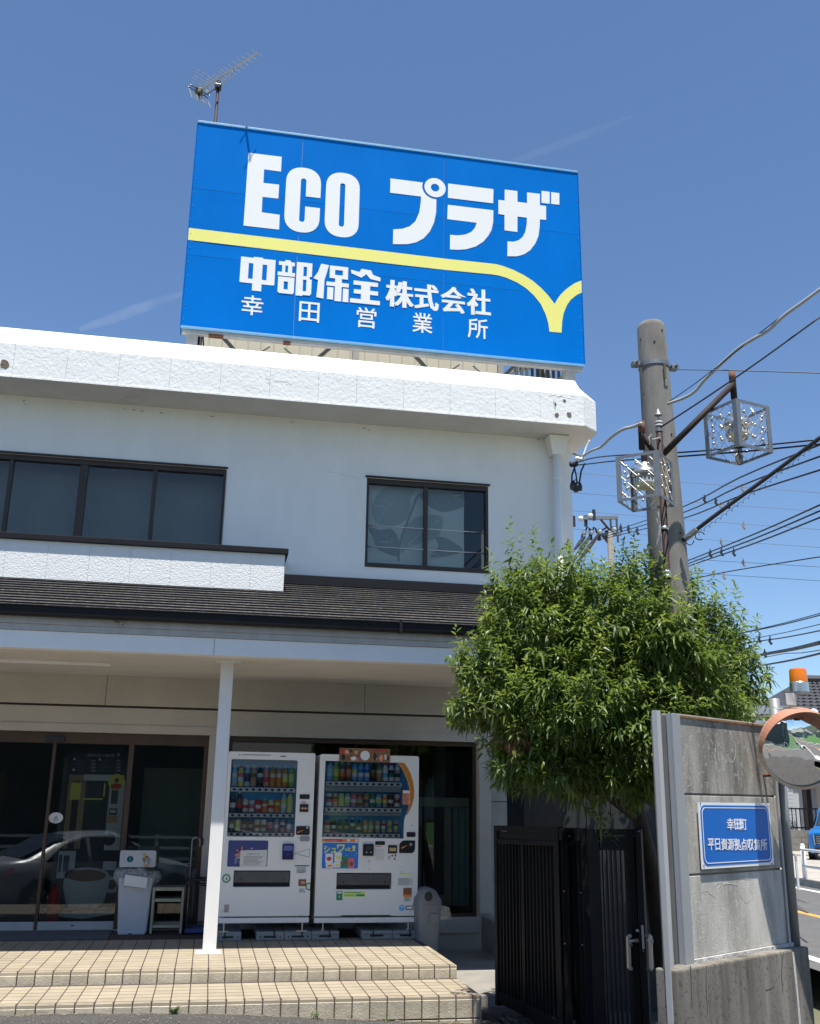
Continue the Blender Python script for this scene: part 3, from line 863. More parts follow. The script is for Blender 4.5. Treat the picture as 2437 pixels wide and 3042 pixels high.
# shop window behind the machines
sw = thing('shop_window', 'tall dark shop window behind the two drink machines', 'window', (1.8, YD, -1.4))
b = MB()
b.box(0.226, 3.383, YD - .04, YD + .04, 0.66, 0.715); b.box(0.226, 3.383, YD - .04, YD + .04, -1.399, -1.36)
b.box(0.226, 0.26, YD - .04, YD + .04, -1.359, 0.659); b.box(3.345, 3.383, YD - .04, YD + .04, -1.359, 0.659)
b.build('frame', brown_frame, sw)
for x in (1.82,):
    box('mullion', black_metal, x - .015, x + .015, YD - .02, YD + .02, -1.359, 0.659, sw)
box('pane', door_glass, 0.262, 1.803, YD, YD + .008, -1.358, 0.658, sw)
box('pane', door_glass, 1.837, 3.343, YD, YD + .008, -1.358, 0.658, sw)

# interior
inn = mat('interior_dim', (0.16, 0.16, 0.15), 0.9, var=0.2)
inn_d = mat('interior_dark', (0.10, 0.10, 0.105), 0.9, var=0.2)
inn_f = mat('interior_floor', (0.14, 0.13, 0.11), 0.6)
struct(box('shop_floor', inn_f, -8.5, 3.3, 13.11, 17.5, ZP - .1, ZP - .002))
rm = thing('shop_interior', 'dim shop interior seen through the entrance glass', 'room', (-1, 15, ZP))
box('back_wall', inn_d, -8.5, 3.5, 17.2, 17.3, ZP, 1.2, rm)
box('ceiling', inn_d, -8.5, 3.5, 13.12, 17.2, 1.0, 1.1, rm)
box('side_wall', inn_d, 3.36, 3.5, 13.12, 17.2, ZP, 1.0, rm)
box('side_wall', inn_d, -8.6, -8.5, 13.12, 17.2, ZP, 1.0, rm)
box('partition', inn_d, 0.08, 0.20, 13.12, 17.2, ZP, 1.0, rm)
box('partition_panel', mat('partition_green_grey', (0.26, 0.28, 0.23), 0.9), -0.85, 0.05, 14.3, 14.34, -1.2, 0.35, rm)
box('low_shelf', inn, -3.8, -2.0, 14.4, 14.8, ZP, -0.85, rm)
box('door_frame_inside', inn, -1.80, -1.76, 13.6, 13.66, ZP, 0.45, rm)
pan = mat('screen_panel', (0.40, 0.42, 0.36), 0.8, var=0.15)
teal = mat('teal_reflection', (0.34, 0.50, 0.47), 0.8, var=0.2)  # a reflection in the window glass, put into the colour of these panels
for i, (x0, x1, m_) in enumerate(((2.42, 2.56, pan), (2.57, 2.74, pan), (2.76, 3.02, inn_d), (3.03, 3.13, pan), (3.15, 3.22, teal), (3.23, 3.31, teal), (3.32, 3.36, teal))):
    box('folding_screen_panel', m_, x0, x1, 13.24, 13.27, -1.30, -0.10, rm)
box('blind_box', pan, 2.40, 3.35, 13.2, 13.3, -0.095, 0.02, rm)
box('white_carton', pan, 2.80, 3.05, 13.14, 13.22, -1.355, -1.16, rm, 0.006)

# ================================================================== ROOFTOP SIGN
SY = 12.8
sx0, sx1, sz0, sz1 = -0.777, 5.007, 6.149, 9.380
sign = thing('rooftop_sign', 'large blue rooftop billboard with white lettering and a yellow swoosh', 'billboard', (2.1, SY + .15, 5.4))
xa = onY(900, 430, SY)[0]; xb = onY(1320, 520, SY)[0]
zA = XZ(500 + 300 * .3764, 350 + 565 * .3764, SY)[1]; zB = XZ(500 + 300 * .3764, 350 + 1095 * .3764, SY)[1]
for x0, x1 in ((sx0, xa), (xa, xb), (xb, sx1)):
    for z0, z1 in ((sz0, zB), (zB, zA), (zA, sz1)):
        b = MB(); nx, nz = 10, 7
        for j in range(nz + 1):
            for i in range(nx + 1):
                x = x0 + .002 + (x1 - x0 - .004) * i / nx; z = z0 + .002 + (z1 - z0 - .004) * j / nz
                ed = min(i, nx - i, j, nz - j)
                b.v.append((x, SY + (0.0 if ed == 0 else max(0, 0.0035 * (mnoise.noise((x * 1.7, z * 1.7, 5)) + .6))), z))
        for j in range(nz):
            for i in range(nx):
                a = j * (nx + 1) + i; b.f.append((a, a + 1, a + nx + 2, a + nx + 1)); b.mi.append(0)
        b.build('sign_panel', sign_blue, sign, smooth=True)
box('sign_case', grey_paint, sx0 + .004, sx1 - .004, SY + .012, SY + .30, sz0 + .01, sz1 - .006, sign)
edge_m = mat('sign_edge_pale_blue', (0.18, 0.42, 0.66), 0.4, var=0.15, vscale=6)
for x0, x1 in ((sx0, xa - .02), (xa - .018, 2.1), (2.102, xb + .05), (xb + .052, sx1)):
    box('top_trim', edge_m, x0, x1, SY - .014, SY + .31, sz1 + .001, sz1 + .035, sign, 0.003)
    box('bottom_trim', edge_m, x0, x1, SY - .014, SY + .02, sz0 - .033, sz0 - .002, sign, 0.003)
box('side_trim', sign_blue, sx0 - .012, sx0 - .001, SY - .006, SY + .30, sz0, sz1, sign)
box('side_trim', sign_blue, sx1 + .001, sx1 + .012, SY - .006, SY + .30, sz0, sz1, sign)
for k in range(15):
    z = sz0 + .1 + k * .22
    for x in (sx0 + .03, sx1 - .03):
        MB().sphere((x, SY - .002, z), .007, 5, 3).build('rivet', edge_m, sign)
# steel below
b = MB()
b.box(sx0 + .02, sx1 - .02, SY + .03, SY + .11, sz0 - .085, sz0 - .034)
b.box(sx0 + .02, sx1 - .02, SY + .60, SY + .68, sz0 - .085, sz0 - .034)
b.build('bottom_beam', grey_paint, sign)
for x in (-0.62, 4.81):
    box('sign_column', grey_paint, x - .075, x + .075, SY + .05, SY + .20, 5.40, sz0 - .034, sign)
    box('sign_column', grey_paint, x - .075, x + .075, SY + 1.15, SY + 1.30, 5.40, sz1 - .4, sign)
    b = MB(); b.bar((x, SY + .2, sz0 - .08), (x, SY + 1.15, sz0 - .08), .08); b.bar((x, SY + .15, sz0 - .1), (x, SY + 1.2, 5.5), .05); b.bar((x, SY + 1.2, sz0 + .2), (x, SY + .25, sz0 + 1.5), .05)
    b.build('side_brace', grey_paint, sign)
b = MB()
for xc in (0.55, 3.3):
    for s in (-1, 1):
        MB().bar((xc + s * .95, SY + .35, sz0 + .25), (xc - s * .25 + s * .3, SY + .35, 5.45), .045, .045).build('cross_brace', steel, sign)
        MB().tube([(xc + s * .1, SY + .3, sz0 - .05), (xc + s * .85, SY + .3, 5.5)], .010, 6).build('tie_rod', steel, sign)
for (x, w_) in ((-0.40, 0.20), (0.62, 0.10)):
    box('rust_bracket', rust, x, x + w_, SY + .025, SY + .112, sz0 - .092, sz0 - .066, sign)
b = MB(); b.tube([(-.48, SY + .22, sz0), (-.46, SY + .23, sz0 - .2), (-.52, SY + .22, 5.6)], .012, 6); b.build('sign_cable', black_wire, sign)


def z3(x, y):
    return XZ(500 + x * .3764, 350 + y * .3764, SY)


def z4(x, y):
    return XZ(1150 + x * .3764, 450 + y * .3764, SY)


LY = SY - 0.0022


def sgn(name, loops, m, dy=0.0):
    return shape(name, loops, LY - dy, m, sign, 0.0012)


sgn('letter', [[z3(*p) for p in ((634, 275), (896, 307), (890, 424), (757, 406), (751, 513), (876, 527), (869, 637), (744, 623), (738, 745), (880, 765), (875, 882), (594, 850))]], sign_white)
# C and O from rounded bars
cl, cr_ = z3(923, 650)[0], z3(1203, 600)[0]; ct, cb = z3(1060, 392)[1], z3(1062, 905)[1]
il, ir = z3(1040, 650)[0], z3(1084, 650)[0]; it, ib = z3(1066, 478)[1], z3(1051, 820)[1]
gt, gb = z3(1140, 626)[1], z3(1140, 706)[1]


def stadium(x0, x1, z0, z1, k=1.0, n=14, ex=2.3):
    """upright rounded bar: straight sides and superelliptic ends"""
    r = (x1 - x0) / 2; cx = (x0 + x1) / 2; kz = r * k
    up = []; lo = []
    for i in range(n + 1):
        a = math.pi * i / n
        c, s = math.cos(a), math.sin(a)
        up.append((cx + r * math.copysign(abs(c) ** (2 / ex), c), z1 - kz + kz * abs(s) ** (2 / ex)))
        a2 = math.pi + a
        c, s = math.cos(a2), math.sin(a2)
        lo.append((cx + r * math.copysign(abs(c) ** (2 / ex), c), z0 + kz - kz * abs(s) ** (2 / ex)))
    return up, lo


uo, lo_ = stadium(cl, cr_, cb, ct); ui, li = stadium(il, ir, ib, it)
sgn('letter', [[(cr_, gt)] + uo + lo_ + [(cr_, gb), (ir, gb)] + li[::-1] + ui[::-1] + [(ir, gt)]], sign_white)
ol, orr = z3(1240, 690)[0], z3(1508, 690)[0]; ot, ob = z3(1375, 433)[1], z3(1378, 943)[1]
u1, l1 = stadium(ol, orr, ob, ot); u2, l2 = stadium(z3(1352, 690)[0], z3(1393, 690)[0], z3(1366, 858)[1], z3(1380, 517)[1])
sgn('letter', [u1 + l1, u2 + l2], sign_white)
# katakana
rcx, rcz = z4(380, 285); rro = (z4(464, 285)[0] - z4(296, 285)[0]) / 2; rri = (z4(413, 285)[0] - z4(346, 285)[0]) / 2
sgn('letter', [circ(rcx, rcz, rro, 36), circ(rcx, rcz, rri, 24)], sign_white)
gap = rro * 1.21
arc = []
pa, pb_ = z4(280, 243), z4(390, 376)
a0 = math.atan2(pa[1] - rcz, pa[0] - rcx) % (2 * math.pi); a1 = math.atan2(pb_[1] - rcz, pb_[0] - rcx) % (2 * math.pi)
for i in range(11):
    a = a0 + (a1 - a0) * i / 10; arc.append((rcx + gap * math.cos(a), rcz + gap * math.sin(a)))
sgn('letter', [[z4(28, 212)] + arc + [z4(*p) for p in ((388, 480), (372, 560), (338, 632), (290, 685), (230, 717), (160, 731), (47, 731), (50, 614), (120, 610), (180, 590), (225, 550), (255, 480), (267, 400), (269, 355), (25, 325))]], sign_white)
sgn('letter', [[z4(*p) for p in ((483, 252), (841, 297), (838, 409), (481, 365))]], sign_white)
sgn('letter', [[z4(*p) for p in ((481, 420), (840, 464), (838, 560), (825, 620), (800, 665), (760, 712), (700, 750), (625, 771), (560, 776), (497, 772), (499, 657), (560, 662), (620, 655), (665, 635), (695, 602), (709, 562), (476, 533))]], sign_white)
sgn('letter', [[z4(*p) for p in ((930, 300), (1030, 312), (1030, 397), (1106, 407), (1106, 322), (1207, 334), (1207, 424), (1256, 430), (1256, 540), (1207, 535), (1205, 600), (1195, 670), (1170, 728), (1130, 780), (1080, 812), (1025, 827), (950, 826), (952, 709), (1000, 712), (1040, 700), (1070, 675), (1092, 635), (1104, 570), (1105, 522), (1030, 513), (1030, 635), (928, 622), (928, 500), (880, 493), (880, 381), (929, 387))]], sign_white)
for q in (((1220, 310), (1284, 317), (1284, 412), (1220, 405)), ((1296, 320), (1361, 328), (1361, 420), (1296, 413))):
    sgn('letter', [[z4(*p) for p in q]], sign_white)
# yellow swoosh
sgn('swoosh', [[z3(162, 868)] + [z4(*p) for p in ((0, 790), (450, 845), (830, 885), (870, 891), (920, 905), (1000, 935), (1080, 975), (1150, 1020), (1215, 1075), (1270, 1133), (1324, 1203), (1345, 1165), (1370, 1130), (1400, 1100), (1430, 1075), (1480, 1040), (1537, 1018), (1538, 1113), (1500, 1130), (1450, 1170), (1420, 1215), (1395, 1275), (1383, 1340), (1378, 1430), (1283, 1422), (1275, 1360), (1255, 1290), (1215, 1205), (1160, 1135), (1100, 1080), (1030, 1035), (940, 995), (880, 978), (830, 970), (450, 933), (0, 882))] + [z3(156, 962)]], sign_yellow)


def glyph(zf, bx, rects=(), polys=()):
    """one heavy character from strokes given in its own 0..1 box (v downwards)"""
    x0, y0, x1, y1 = bx; ym = (y0 + y1) / 2; xm = (x0 + x1) / 2
    X0 = zf(x0, ym)[0]; X1 = zf(x1, ym)[0]; Z1 = zf(xm, y0)[1]; Z0 = zf(xm, y1)[1]
    f = lambda u, v: (X0 + (X1 - X0) * u, Z1 + (Z0 - Z1) * v)
    b = MB(); k = 0
    for r in rects:
        b.prism([f(r[0], r[3]), f(r[2], r[3]), f(r[2], r[1]), f(r[0], r[1])], LY - .0003 * k, LY + .0010, 0); k += 1
    o = b.build('character', sign_white, sign) if rects else None
    for p in polys:
        k += 1; sgn('character_stroke' if rects else 'character', [[f(*q) for q in p]], sign_white, .0003 * k)


glyph(z3, (563, 1100, 845, 1367), ((0.01, .03, .24, .78), (.76, .03, .99, .78), (0.01, .03, .99, .2), (.04, .66, .96, .79), (.37, 0, .63, 1)))
glyph(z3, (862, 1130, 1136, 1400), ((.2, 0, .36, .08), (.02, .05, .48, .16), (.12, .16, .21, .38), (.29, .16, .41, .38), (0, .36, .5, .47), (.02, .5, .19, .95), (.31, .5, .49, .95), (.02, .5, .49, .63), (.05, .86, .46, .98),
                                    (.54, .02, .74, 1), (.54, .02, .99, .14), (.84, .03, .99, .42), (.74, .42, .93, .52), (.84, .5, .99, .93), (.74, .86, .96, .97)))
glyph(z3, (1145, 1160, 1426, 1442), ((.45, .02, .6, .34), (.82, .02, .97, .34), (.45, .02, .97, .13), (.45, .27, .97, .37), (.37, .48, 1, .59), (.61, .36, .80, 1), (.40, .63, .57, .97), (.84, .63, 1, 1)),
      (((.2, 0), (.42, .02), (.34, .35), (.31, .45), (.30, .97), (.10, .95), (.13, .47), (0, .43), (.12, .24)),))
glyph(z3, (1438, 1195, 1674, 1468), ((.1, .36, .92, .48), (.12, .61, .93, .73), (0, .88, 1, 1), (.36, .36, .66, 1)),
      (((.36, 0), (.68, .02), (.74, .14), (1, .2), (1, .31), (.66, .27), (.52, .14), (.36, .26), (0.02, .16), (0, .06), (.28, .1)),))


def fbox(zf, x0, y0, x1, y1):
    ym = (y0 + y1) / 2; xm = (x0 + x1) / 2
    return (zf(x0, ym)[0], zf(x1, ym)[0], zf(xm, y1)[1], zf(xm, y0)[1])


for ch, bx in (('株', (-12, 1020, 213, 1230)), ('式', (216, 1048, 410, 1252)), ('会', (422, 1068, 626, 1274)), ('社', (630, 1086, 820, 1293))):
    q = fbox(z4, *bx); e = (q[1] - q[0]) * .028; c_ = text('character', ch, (q[0], q[1] - 2 * e, q[2], q[3]), LY, sign_white, sign, 0.0012, bold=0.012)
    text('character_weight', ch, (q[0] + 2 * e, q[1], q[2], q[3]), LY - .0004, sign_white, c_, 0.0012, bold=0.012)
    text('character_weight', ch, (q[0] + e, q[1] - e, q[2] + e * .6, q[3] - e * .6), LY - .0008, sign_white, c_, 0.0012, bold=0.012)
for ch, bx in (('幸', (577, 1402, 750, 1558)), ('田', (1033, 1453, 1194, 1610)), ('営', (1487, 1497, 1643, 1657))):
    text('character', ch, fbox(z3, *bx), LY, sign_white, sign, 0.0012, bold=0.008)
for ch, bx in (('業', (200, 1275, 360, 1432)), ('所', (637, 1318, 796, 1476))):
    text('character', ch, fbox(z4, *bx), LY, sign_white, sign, 0.0012, bold=0.008)

# corrugated sheet hut behind the sign
hut = thing('roof_hut', 'cream corrugated sheet metal hut behind the rooftop billboard', 'hut', (1.8, 15, 5.4))


def corrugated(name, x0, x1, y, z0, z1, m, parent, pitch=0.2, dep=0.018, along='x'):
    b = MB(); pts = []
    x = x0
    while x < x1:
        for dx, dy in ((0, 0), (pitch * .42, 0), (pitch * .47, -dep), (pitch * .53, -dep), (pitch * .58, 0)):
            if x + dx <= x1:
                pts.append((x + dx, dy))
        x += pitch
    pts.append((x1, 0))
    for (p, d) in pts:
        for z in (z0, z1):
            b.v.append((p, y + d, z) if along == 'x' else (y - d, p, z))
    for i in range(len(pts) - 1):
        b.f.append((2 * i, 2 * i + 2, 2 * i + 3, 2 * i + 1)); b.mi.append(0)
    return b.build(name, m, parent)


corrugated('sheet_wall', -0.54, 1.79, 14.5, 5.39, 8.1, cream_sheet, hut)
corrugated('sheet_wall', 1.90, 4.17, 14.5, 5.39, 8.1, cream_sheet, hut)
box('corner_post', grey_paint, 1.795, 1.895, 14.47, 14.56, 5.39, 8.1, hut)
box('corner_post', alu_dull, 4.175, 4.27, 14.46, 14.56, 5.39, 8.1, hut)
box('corner_post', black_metal, -0.60, -0.545, 14.46, 14.56, 5.39, 8.1, hut)
dark_sheet = mat('dark_sheet_metal', (0.14, 0.15, 0.16), 0.5, var=0.2)
corrugated('sheet_wall', 14.6, 19, 4.25, 5.39, 8.1, dark_sheet, hut, along='y')
box('hut_roof', grey_paint, -0.6, 4.28, 14.5, 19, 8.11, 8.18, hut)
fence_r = thing('roof_screen', 'dark ribbed metal screen on the roof at the right end of the billboard', 'screen', (4.6, 14, 5.4))
for i in range(9):
    box('screen_slat', dark_sheet, 4.36 + i * .066, 4.40 + i * .066, 14.1 - i * .06, 14.13 - i * .06, 5.40, 6.9, fence_r)
b = MB(); b.bar((4.30, 14.3, 6.05), (4.95, 13.6, 6.05), .05); b.bar((4.30, 14.3, 6.6), (4.95, 13.6, 6.6), .05); b.build('screen_rail', grey_paint, fence_r)

# aerial
def pa_(x, y):
    return (540 + x * 260 / 1727, 140 + y * 260 / 1727)


ant = thing('tv_antenna', 'long television aerial on a brown mast above the billboard', 'antenna', (-0.547, 13.2, 5.4))
MB().tube([(-0.547, 13.2, 5.40), (-0.547, 13.2, 10.43)], 0.024, 10).build('mast', brown_paint, ant, smooth=True)
MB().tube([(-0.547, 13.2, 10.38), (-0.547, 13.2, 10.45)], 0.032, 10).build('mast_cap', black_p, ant, smooth=True)
tip = onY(*pa_(1505, 100), 12.36); hd = np.array([tip[0] + 0.547, tip[1] - 13.2]); hd = hd / np.linalg.norm(hd)


def on_boom(x, y):
    px_, py_ = pa_(x, y); d = ray(px_, py_)
    # vertical plane through the mast top along the boom
    n = np.array([-hd[1], hd[0]]); t = (n @ np.array([-0.547, 13.2])) / (n @ d[:2])
    return d * t


rear = on_boom(330, 868); elt = np.array([-hd[1], hd[0], 0.0])
boom_o = MB().bar(rear, tip, 0.022, 0.022).build('boom', alu_dull, ant)
b = MB(); b.tube([on_boom(1010, 440), on_boom(1015, 500), on_boom(975, 570), on_boom(730, 770)], 0.011, 6)
b.build('support_arm', alu_dull, ant)
b = MB(); b.tube([on_boom(490, 800), on_boom(500, 890), on_boom(580, 860), on_boom(660, 800), on_boom(720, 790)], 0.010, 6); b.build('support_arm', alu_dull, ant)
b = MB(); b.tube([on_boom(340, 920), on_boom(420, 950), on_boom(520, 915), on_boom(640, 830), on_boom(710, 830), on_boom(712, 900), on_boom(700, 1100)], 0.006, 6); b.build('aerial_lead', black_wire, ant)
q = on_boom(720, 785); MB().box(q[0] - .05, q[0] + .05, q[1] - .05, q[1] + .05, q[2] - .035, q[2] + .035).build('mast_clamp', dark_plastic, ant, bevel=.01)
for (x, y, hl) in ((1490, 113, .19), (1375, 183, .2), (1290, 242, .2), (1205, 296, .2), (1125, 352, .21), (1035, 413, .21), (950, 468, .21), (885, 512, .22), (825, 552, .22), (762, 592, .22), (710, 628, .23), (655, 665, .23), (605, 700, .23), (555, 733, .24), (505, 765, .24), (450, 800, .24)):
    c = on_boom(x, y); MB().tube([c - elt * hl * .5, c + elt * hl * .5], 0.0055, 6).build('director', alu_dull, ant)
c = on_boom(345, 870)
MB().box(c[0] - .06, c[0] + .06, c[1] - .05, c[1] + .05, c[2] - .045, c[2] + .045).build('feed_box', mat('khaki_plastic', (0.10, 0.095, 0.055), 0.6), ant, bevel=.01)
for (x, y) in ((365, 850), (325, 885)):
    c = on_boom(x, y); b = MB(); b.tube([c - elt * .17, c + elt * .17], 0.007, 6); b.sphere(c - elt * .17, .012, 6, 4); b.sphere(c + elt * .17, .012, 6, 4); b.build('dipole', dark_plastic, ant)
hv = np.array([hd[0], hd[1], 0.0]); rb = rear + (rear - tip) / np.linalg.norm(rear - tip) * 0.02
for sgn_ in (1, -1):
    b = MB(); dirv = np.array([0, 0, 1.0]) * sgn_ * 0.85 + hv * 0.42; dirv /= np.linalg.norm(dirv)
    for k in range(6):
        c = rb + dirv * (0.05 + k * .05); b.tube([c - elt * .17, c + elt * .17], .004, 5)
    for e in (-.17, -.05, .05, .17):
        b.tube([rb + dirv * .05 + elt * e, rb + dirv * .30 + elt * e], .004, 5)
    b.build('reflector_grid', alu_dull, ant)
b = MB(); b.bar(rear, rb - np.array([0, 0, .18]) + hv * .06, .025); b.build('reflector_bracket', black_p, ant)

# ================================================================== DRINK MACHINES
YM = 11.91
a6 = lambda x, y: XZ(640 + x * .1795, 2220 + y * .1795, YM)
b6 = lambda x, y: XZ(640 + x * .1795, 2480 + y * .1795, YM)
c6 = lambda x, y: XZ(930 + x * .1911, 2210 + y * .1911, YM)
d6 = lambda x, y: XZ(930 + x * .2142, 2480 + y * .2142, YM)


def fb(zf, x0, y0, x1, y1):
    return fbox(zf, x0, y0, x1, y1)


def lathe_mesh(name, prof, mats, n=12, sx=1.0, sy=1.0):
    b = MB().lathe(prof, (0, 0, 0), n, sx, sy); me = bpy.data.meshes.new(name); me.from_pydata(b.v, [], b.f)
    for m in mats:
        me.materials.append(m)
    me.polygons.foreach_set('material_index', b.mi); me.polygons.foreach_set('use_smooth', [True] * len(b.f))
    return me


def bottle(h, r, body, lab, cap, lab2=None):
    p = [(r * .9, 0, 0), (r, .004, 0), (r, h * .22, 1), (r, h * .44, 3), (r, h * .62, 0), (r * .93, h * .70, 0), (r * .62, h * .82, 0), (r * .42, h * .88, 2), (r * .42, h * .99, 2), (r * .38, h, 2)]
    return lathe_mesh('sample_bottle', p, [body, lab, cap, lab2 or lab])


def can(h, r, body, lab, lab2=None):
    p = [(r * .85, 0, 2), (r, h * .05, 0), (r, h * .3, 1), (r, h * .55, 3), (r, h * .72, 0), (r, h * .93, 2), (r * .86, h * .985, 2), (r * .8, h * .985, 2)]
    return lathe_mesh('sample_can', p, [body, lab, silver_p, lab2 or lab])


def place_sample(me, x, y, z, parent):
    o = bpy.data.objects.new(me.name.split('.')[0], me); COL.objects.link(o); o.location = (x, y, z); o.rotation_euler = (0, 0, random.uniform(0, 6))
    attach(o, parent)


def machine(name, label, x0, x1, z0, z1, hole, slot, rows, ncol, rowz, strips, samples, right_base):
    t = thing(name, label, 'vending machine', ((x0 + x1) / 2, YM + .35, ZP))
    zg = z0 + 0.058
    box('cabinet', vm_white, x0 + .004, x1 - .004, YM + 0.13, YM + 0.74, z0 + .02, z1 - .006, t, 0.006)
    outline = rr(x0, x1, zg + 0.012, z1, 0.018)
    if right_base:
        l = fb(d6, 330, 1115, 1130, 1165); kx0, kx1 = l[0], l[1]; kz = l[3]
        outline = [(x0, zg + .012), (kx0, zg + .012), (kx0 + .03, kz - .01), (kx0 + .06, kz), (kx1 - .06, kz), (kx1 - .03, kz - .01), (kx1, zg + .012), (x1, zg + .012), (x1, z1 - .02), (x1 - .006, z1 - .006), (x1 - .02, z1), (x0 + .02, z1), (x0 + .006, z1 - .006), (x0, z1 - .02)]
        box('kick_recess', black_p, kx0, kx1, YM + .02, YM + .12, zg + .012, kz, t)
    shape('door', [outline, hole, slot], YM, vm_white, t, 0.128)
    box('base_strip', vm_white, x0 + .002, x1 - .002, YM + .004, YM + .13, z0, zg - .004, t, 0.004)
    # display
    hx = [p[0] for p in hole]; hz = [p[1] for p in hole]
    box('display_back', mat('display_blue', (0.06, 0.40, 0.78), 0.6, col2=(0.10, 0.50, 0.85), vscale=3), min(hx) - .005, max(hx) + .005, YM + .118, YM + .126, min(hz) - .005, max(hz) + .005, t)
    shape('display_glass', [hole], YM + .012, vm_glass, t, 0.004)
    sx0_, sx1_ = strips
    for k, (zs, zh) in enumerate(rowz):
        s = box('button_strip', white_p, sx0_[k], sx1_[k], YM + .03, YM + .112, zs, zs + zh, t, 0.008)
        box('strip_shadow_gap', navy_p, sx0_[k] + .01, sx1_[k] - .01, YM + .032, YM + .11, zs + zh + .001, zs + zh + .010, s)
        pitch = (sx1_[k] - sx0_[k] - .02) / ncol
        for i in range(ncol):
            cx = sx0_[k] + .01 + pitch * (i + .5)
            shape('button', [circ(cx, zs + zh * .5, .019, 12, .0135)], YM + .028, black_p if random.random() > .13 else indigo_p, s, .003)
            me = samples[k][i]
            place_sample(me, cx - .004, YM + .056, zs + zh + .012, t)
    # delivery flap
    fx = [p[0] for p in slot]; fz = [p[1] for p in slot]
    box('delivery_recess', black_p, min(fx) - .004, max(fx) + .004, YM + .09, YM + .125, min(fz) - .004, max(fz) + .004, t)
    zz = min(fz) + (max(fz) - min(fz)) * .27
    fl = box('delivery_flap', vm_grey_flap, min(fx) + .004, max(fx) - .004, YM + .018, YM + .03, zz, max(fz) - .012, t, 0.004)
    for fxx in (.13, .88):
        shape('flap_screw', [circ(min(fx) + (max(fx) - min(fx)) * fxx, zz + .03, .012, 10)], YM + .0165, black_p, fl, .001)
    return t


vm_grey_flap = mat('smoked_flap', (0.10, 0.105, 0.11), 0.25, var=0.2)


def stickp(t, name, m, zf, x0, y0, x1, y1, r=0.0, dy=0.0015, th=0.0012):
    f = fb(zf, x0, y0, x1, y1)
    return shape(name, [rr(f[0], f[1], f[2], f[3], r, 3) if r else rect(*f)], YM - dy, m, t, th)


def lines(t, zf, x0, y0, x1, y1, n, m=None, frac=.45, dy=0.003):
    """rows of small print"""
    f = fb(zf, x0, y0, x1, y1); b = MB()
    for i in range(n):
        z = f[3] + (f[2] - f[3]) * (i + .5) / n; hh = (f[3] - f[2]) / n * frac / 2
        x = f[0]; xe = f[1] - (f[1] - f[0]) * random.uniform(0, .3)
        while x < xe:
            w_ = random.uniform(.006, .02); b.prism([(x, z - hh), (min(xe, x + w_), z - hh), (min(xe, x + w_), z + hh), (x, z + hh)], YM - dy, YM - dy + .0006); x += w_ + random.uniform(.002, .006)
    return b.build('small_print', m or ink, t)


# sample drinks ------------------------------------------------
w_ = flat('bottle_clear', (0.30, 0.42, 0.47), 0.2); mlk = flat('milk_tea', (0.40, 0.25, 0.13), 0.3); blk = flat('coffee_black', (0.02, 0.015, 0.014), 0.3)
grn = flat('tea_green', (0.16, 0.28, 0.07), 0.3); ora = flat('tea_amber', (0.42, 0.19, 0.04), 0.3); pch = flat('peach', (0.55, 0.22, 0.16), 0.4)
gold = flat('can_gold', (0.36, 0.29, 0.12), 0.35); dkb = flat('can_dark', (0.03, 0.028, 0.035), 0.35); cream_c = flat('can_cream', (0.50, 0.47, 0.36), 0.4)
lemon = flat('lemon', (0.60, 0.55, 0.16), 0.4); sky_b = flat('label_sky', (0.10, 0.30, 0.55), 0.4); olive = flat('label_olive', (0.20, 0.17, 0.08), 0.4)
BH, BR = 0.232, 0.033
L_top = [bottle(BH, BR, w_, cyan_p, white_p, white_p), bottle(BH, BR, yellow_p, white_p, red_p, pink_p), bottle(BH, BR, w_, indigo_p, white_p, navy_p), bottle(BH, BR, mlk, tan_p, cream_c, brown_p),
         bottle(BH, BR, blk, dkb, red_p, white_p), bottle(BH, BR, pch, red_p, cream_c, pch), bottle(BH, BR, ora, orange_p, green_p, cream_c), bottle(BH, BR, ora, orange_p, sky_b, cream_c), bottle(BH, BR, ora, yellow_p, sky_b, cream_c), bottle(BH, BR, grn, lime_p, green_p, yellow_p)]
CH = 0.15
L_mid = [bottle(BH, BR, navy_p, white_p, dkb, black_p), bottle(BH, BR, blk, red_p, cream_c, brown_p), can(CH, BR, cream_c, red_p, white_p), can(CH * .92, BR, white_p, pink_p, silver_p), can(CH, BR, red_p, white_p, red_p), bottle(CH, BR, orange_p, orange_p, yellow_p, cream_c),
         can(CH, BR, cream_c, red_p, lemon), can(CH, BR, orange_p, orange_p, yellow_p), bottle(BH, BR, w_, white_p, sky_b, lime_p), bottle(BH, BR, lemon, lemon, red_p, yellow_p)]
c1 = 0.138
L_bot = [can(c1, .028, dkb, cream_c, olive), can(c1, .028, lemon, yellow_p, lemon), can(c1, .028, dkb, silver_p, dkb), can(c1, .028, dkb, silver_p, dkb), can(c1, .03, cream_c, black_p, cream_c), can(c1, .03, cream_c, black_p, cream_c),
         can(c1, .028, navy_p, pink_p, silver_p), can(c1, .028, silver_p, white_p, silver_p), can(c1, .028, silver_p, navy_p, white_p), bottle(c1, .028, silver_p, white_p, silver_p, white_p)]
B2 = 0.205
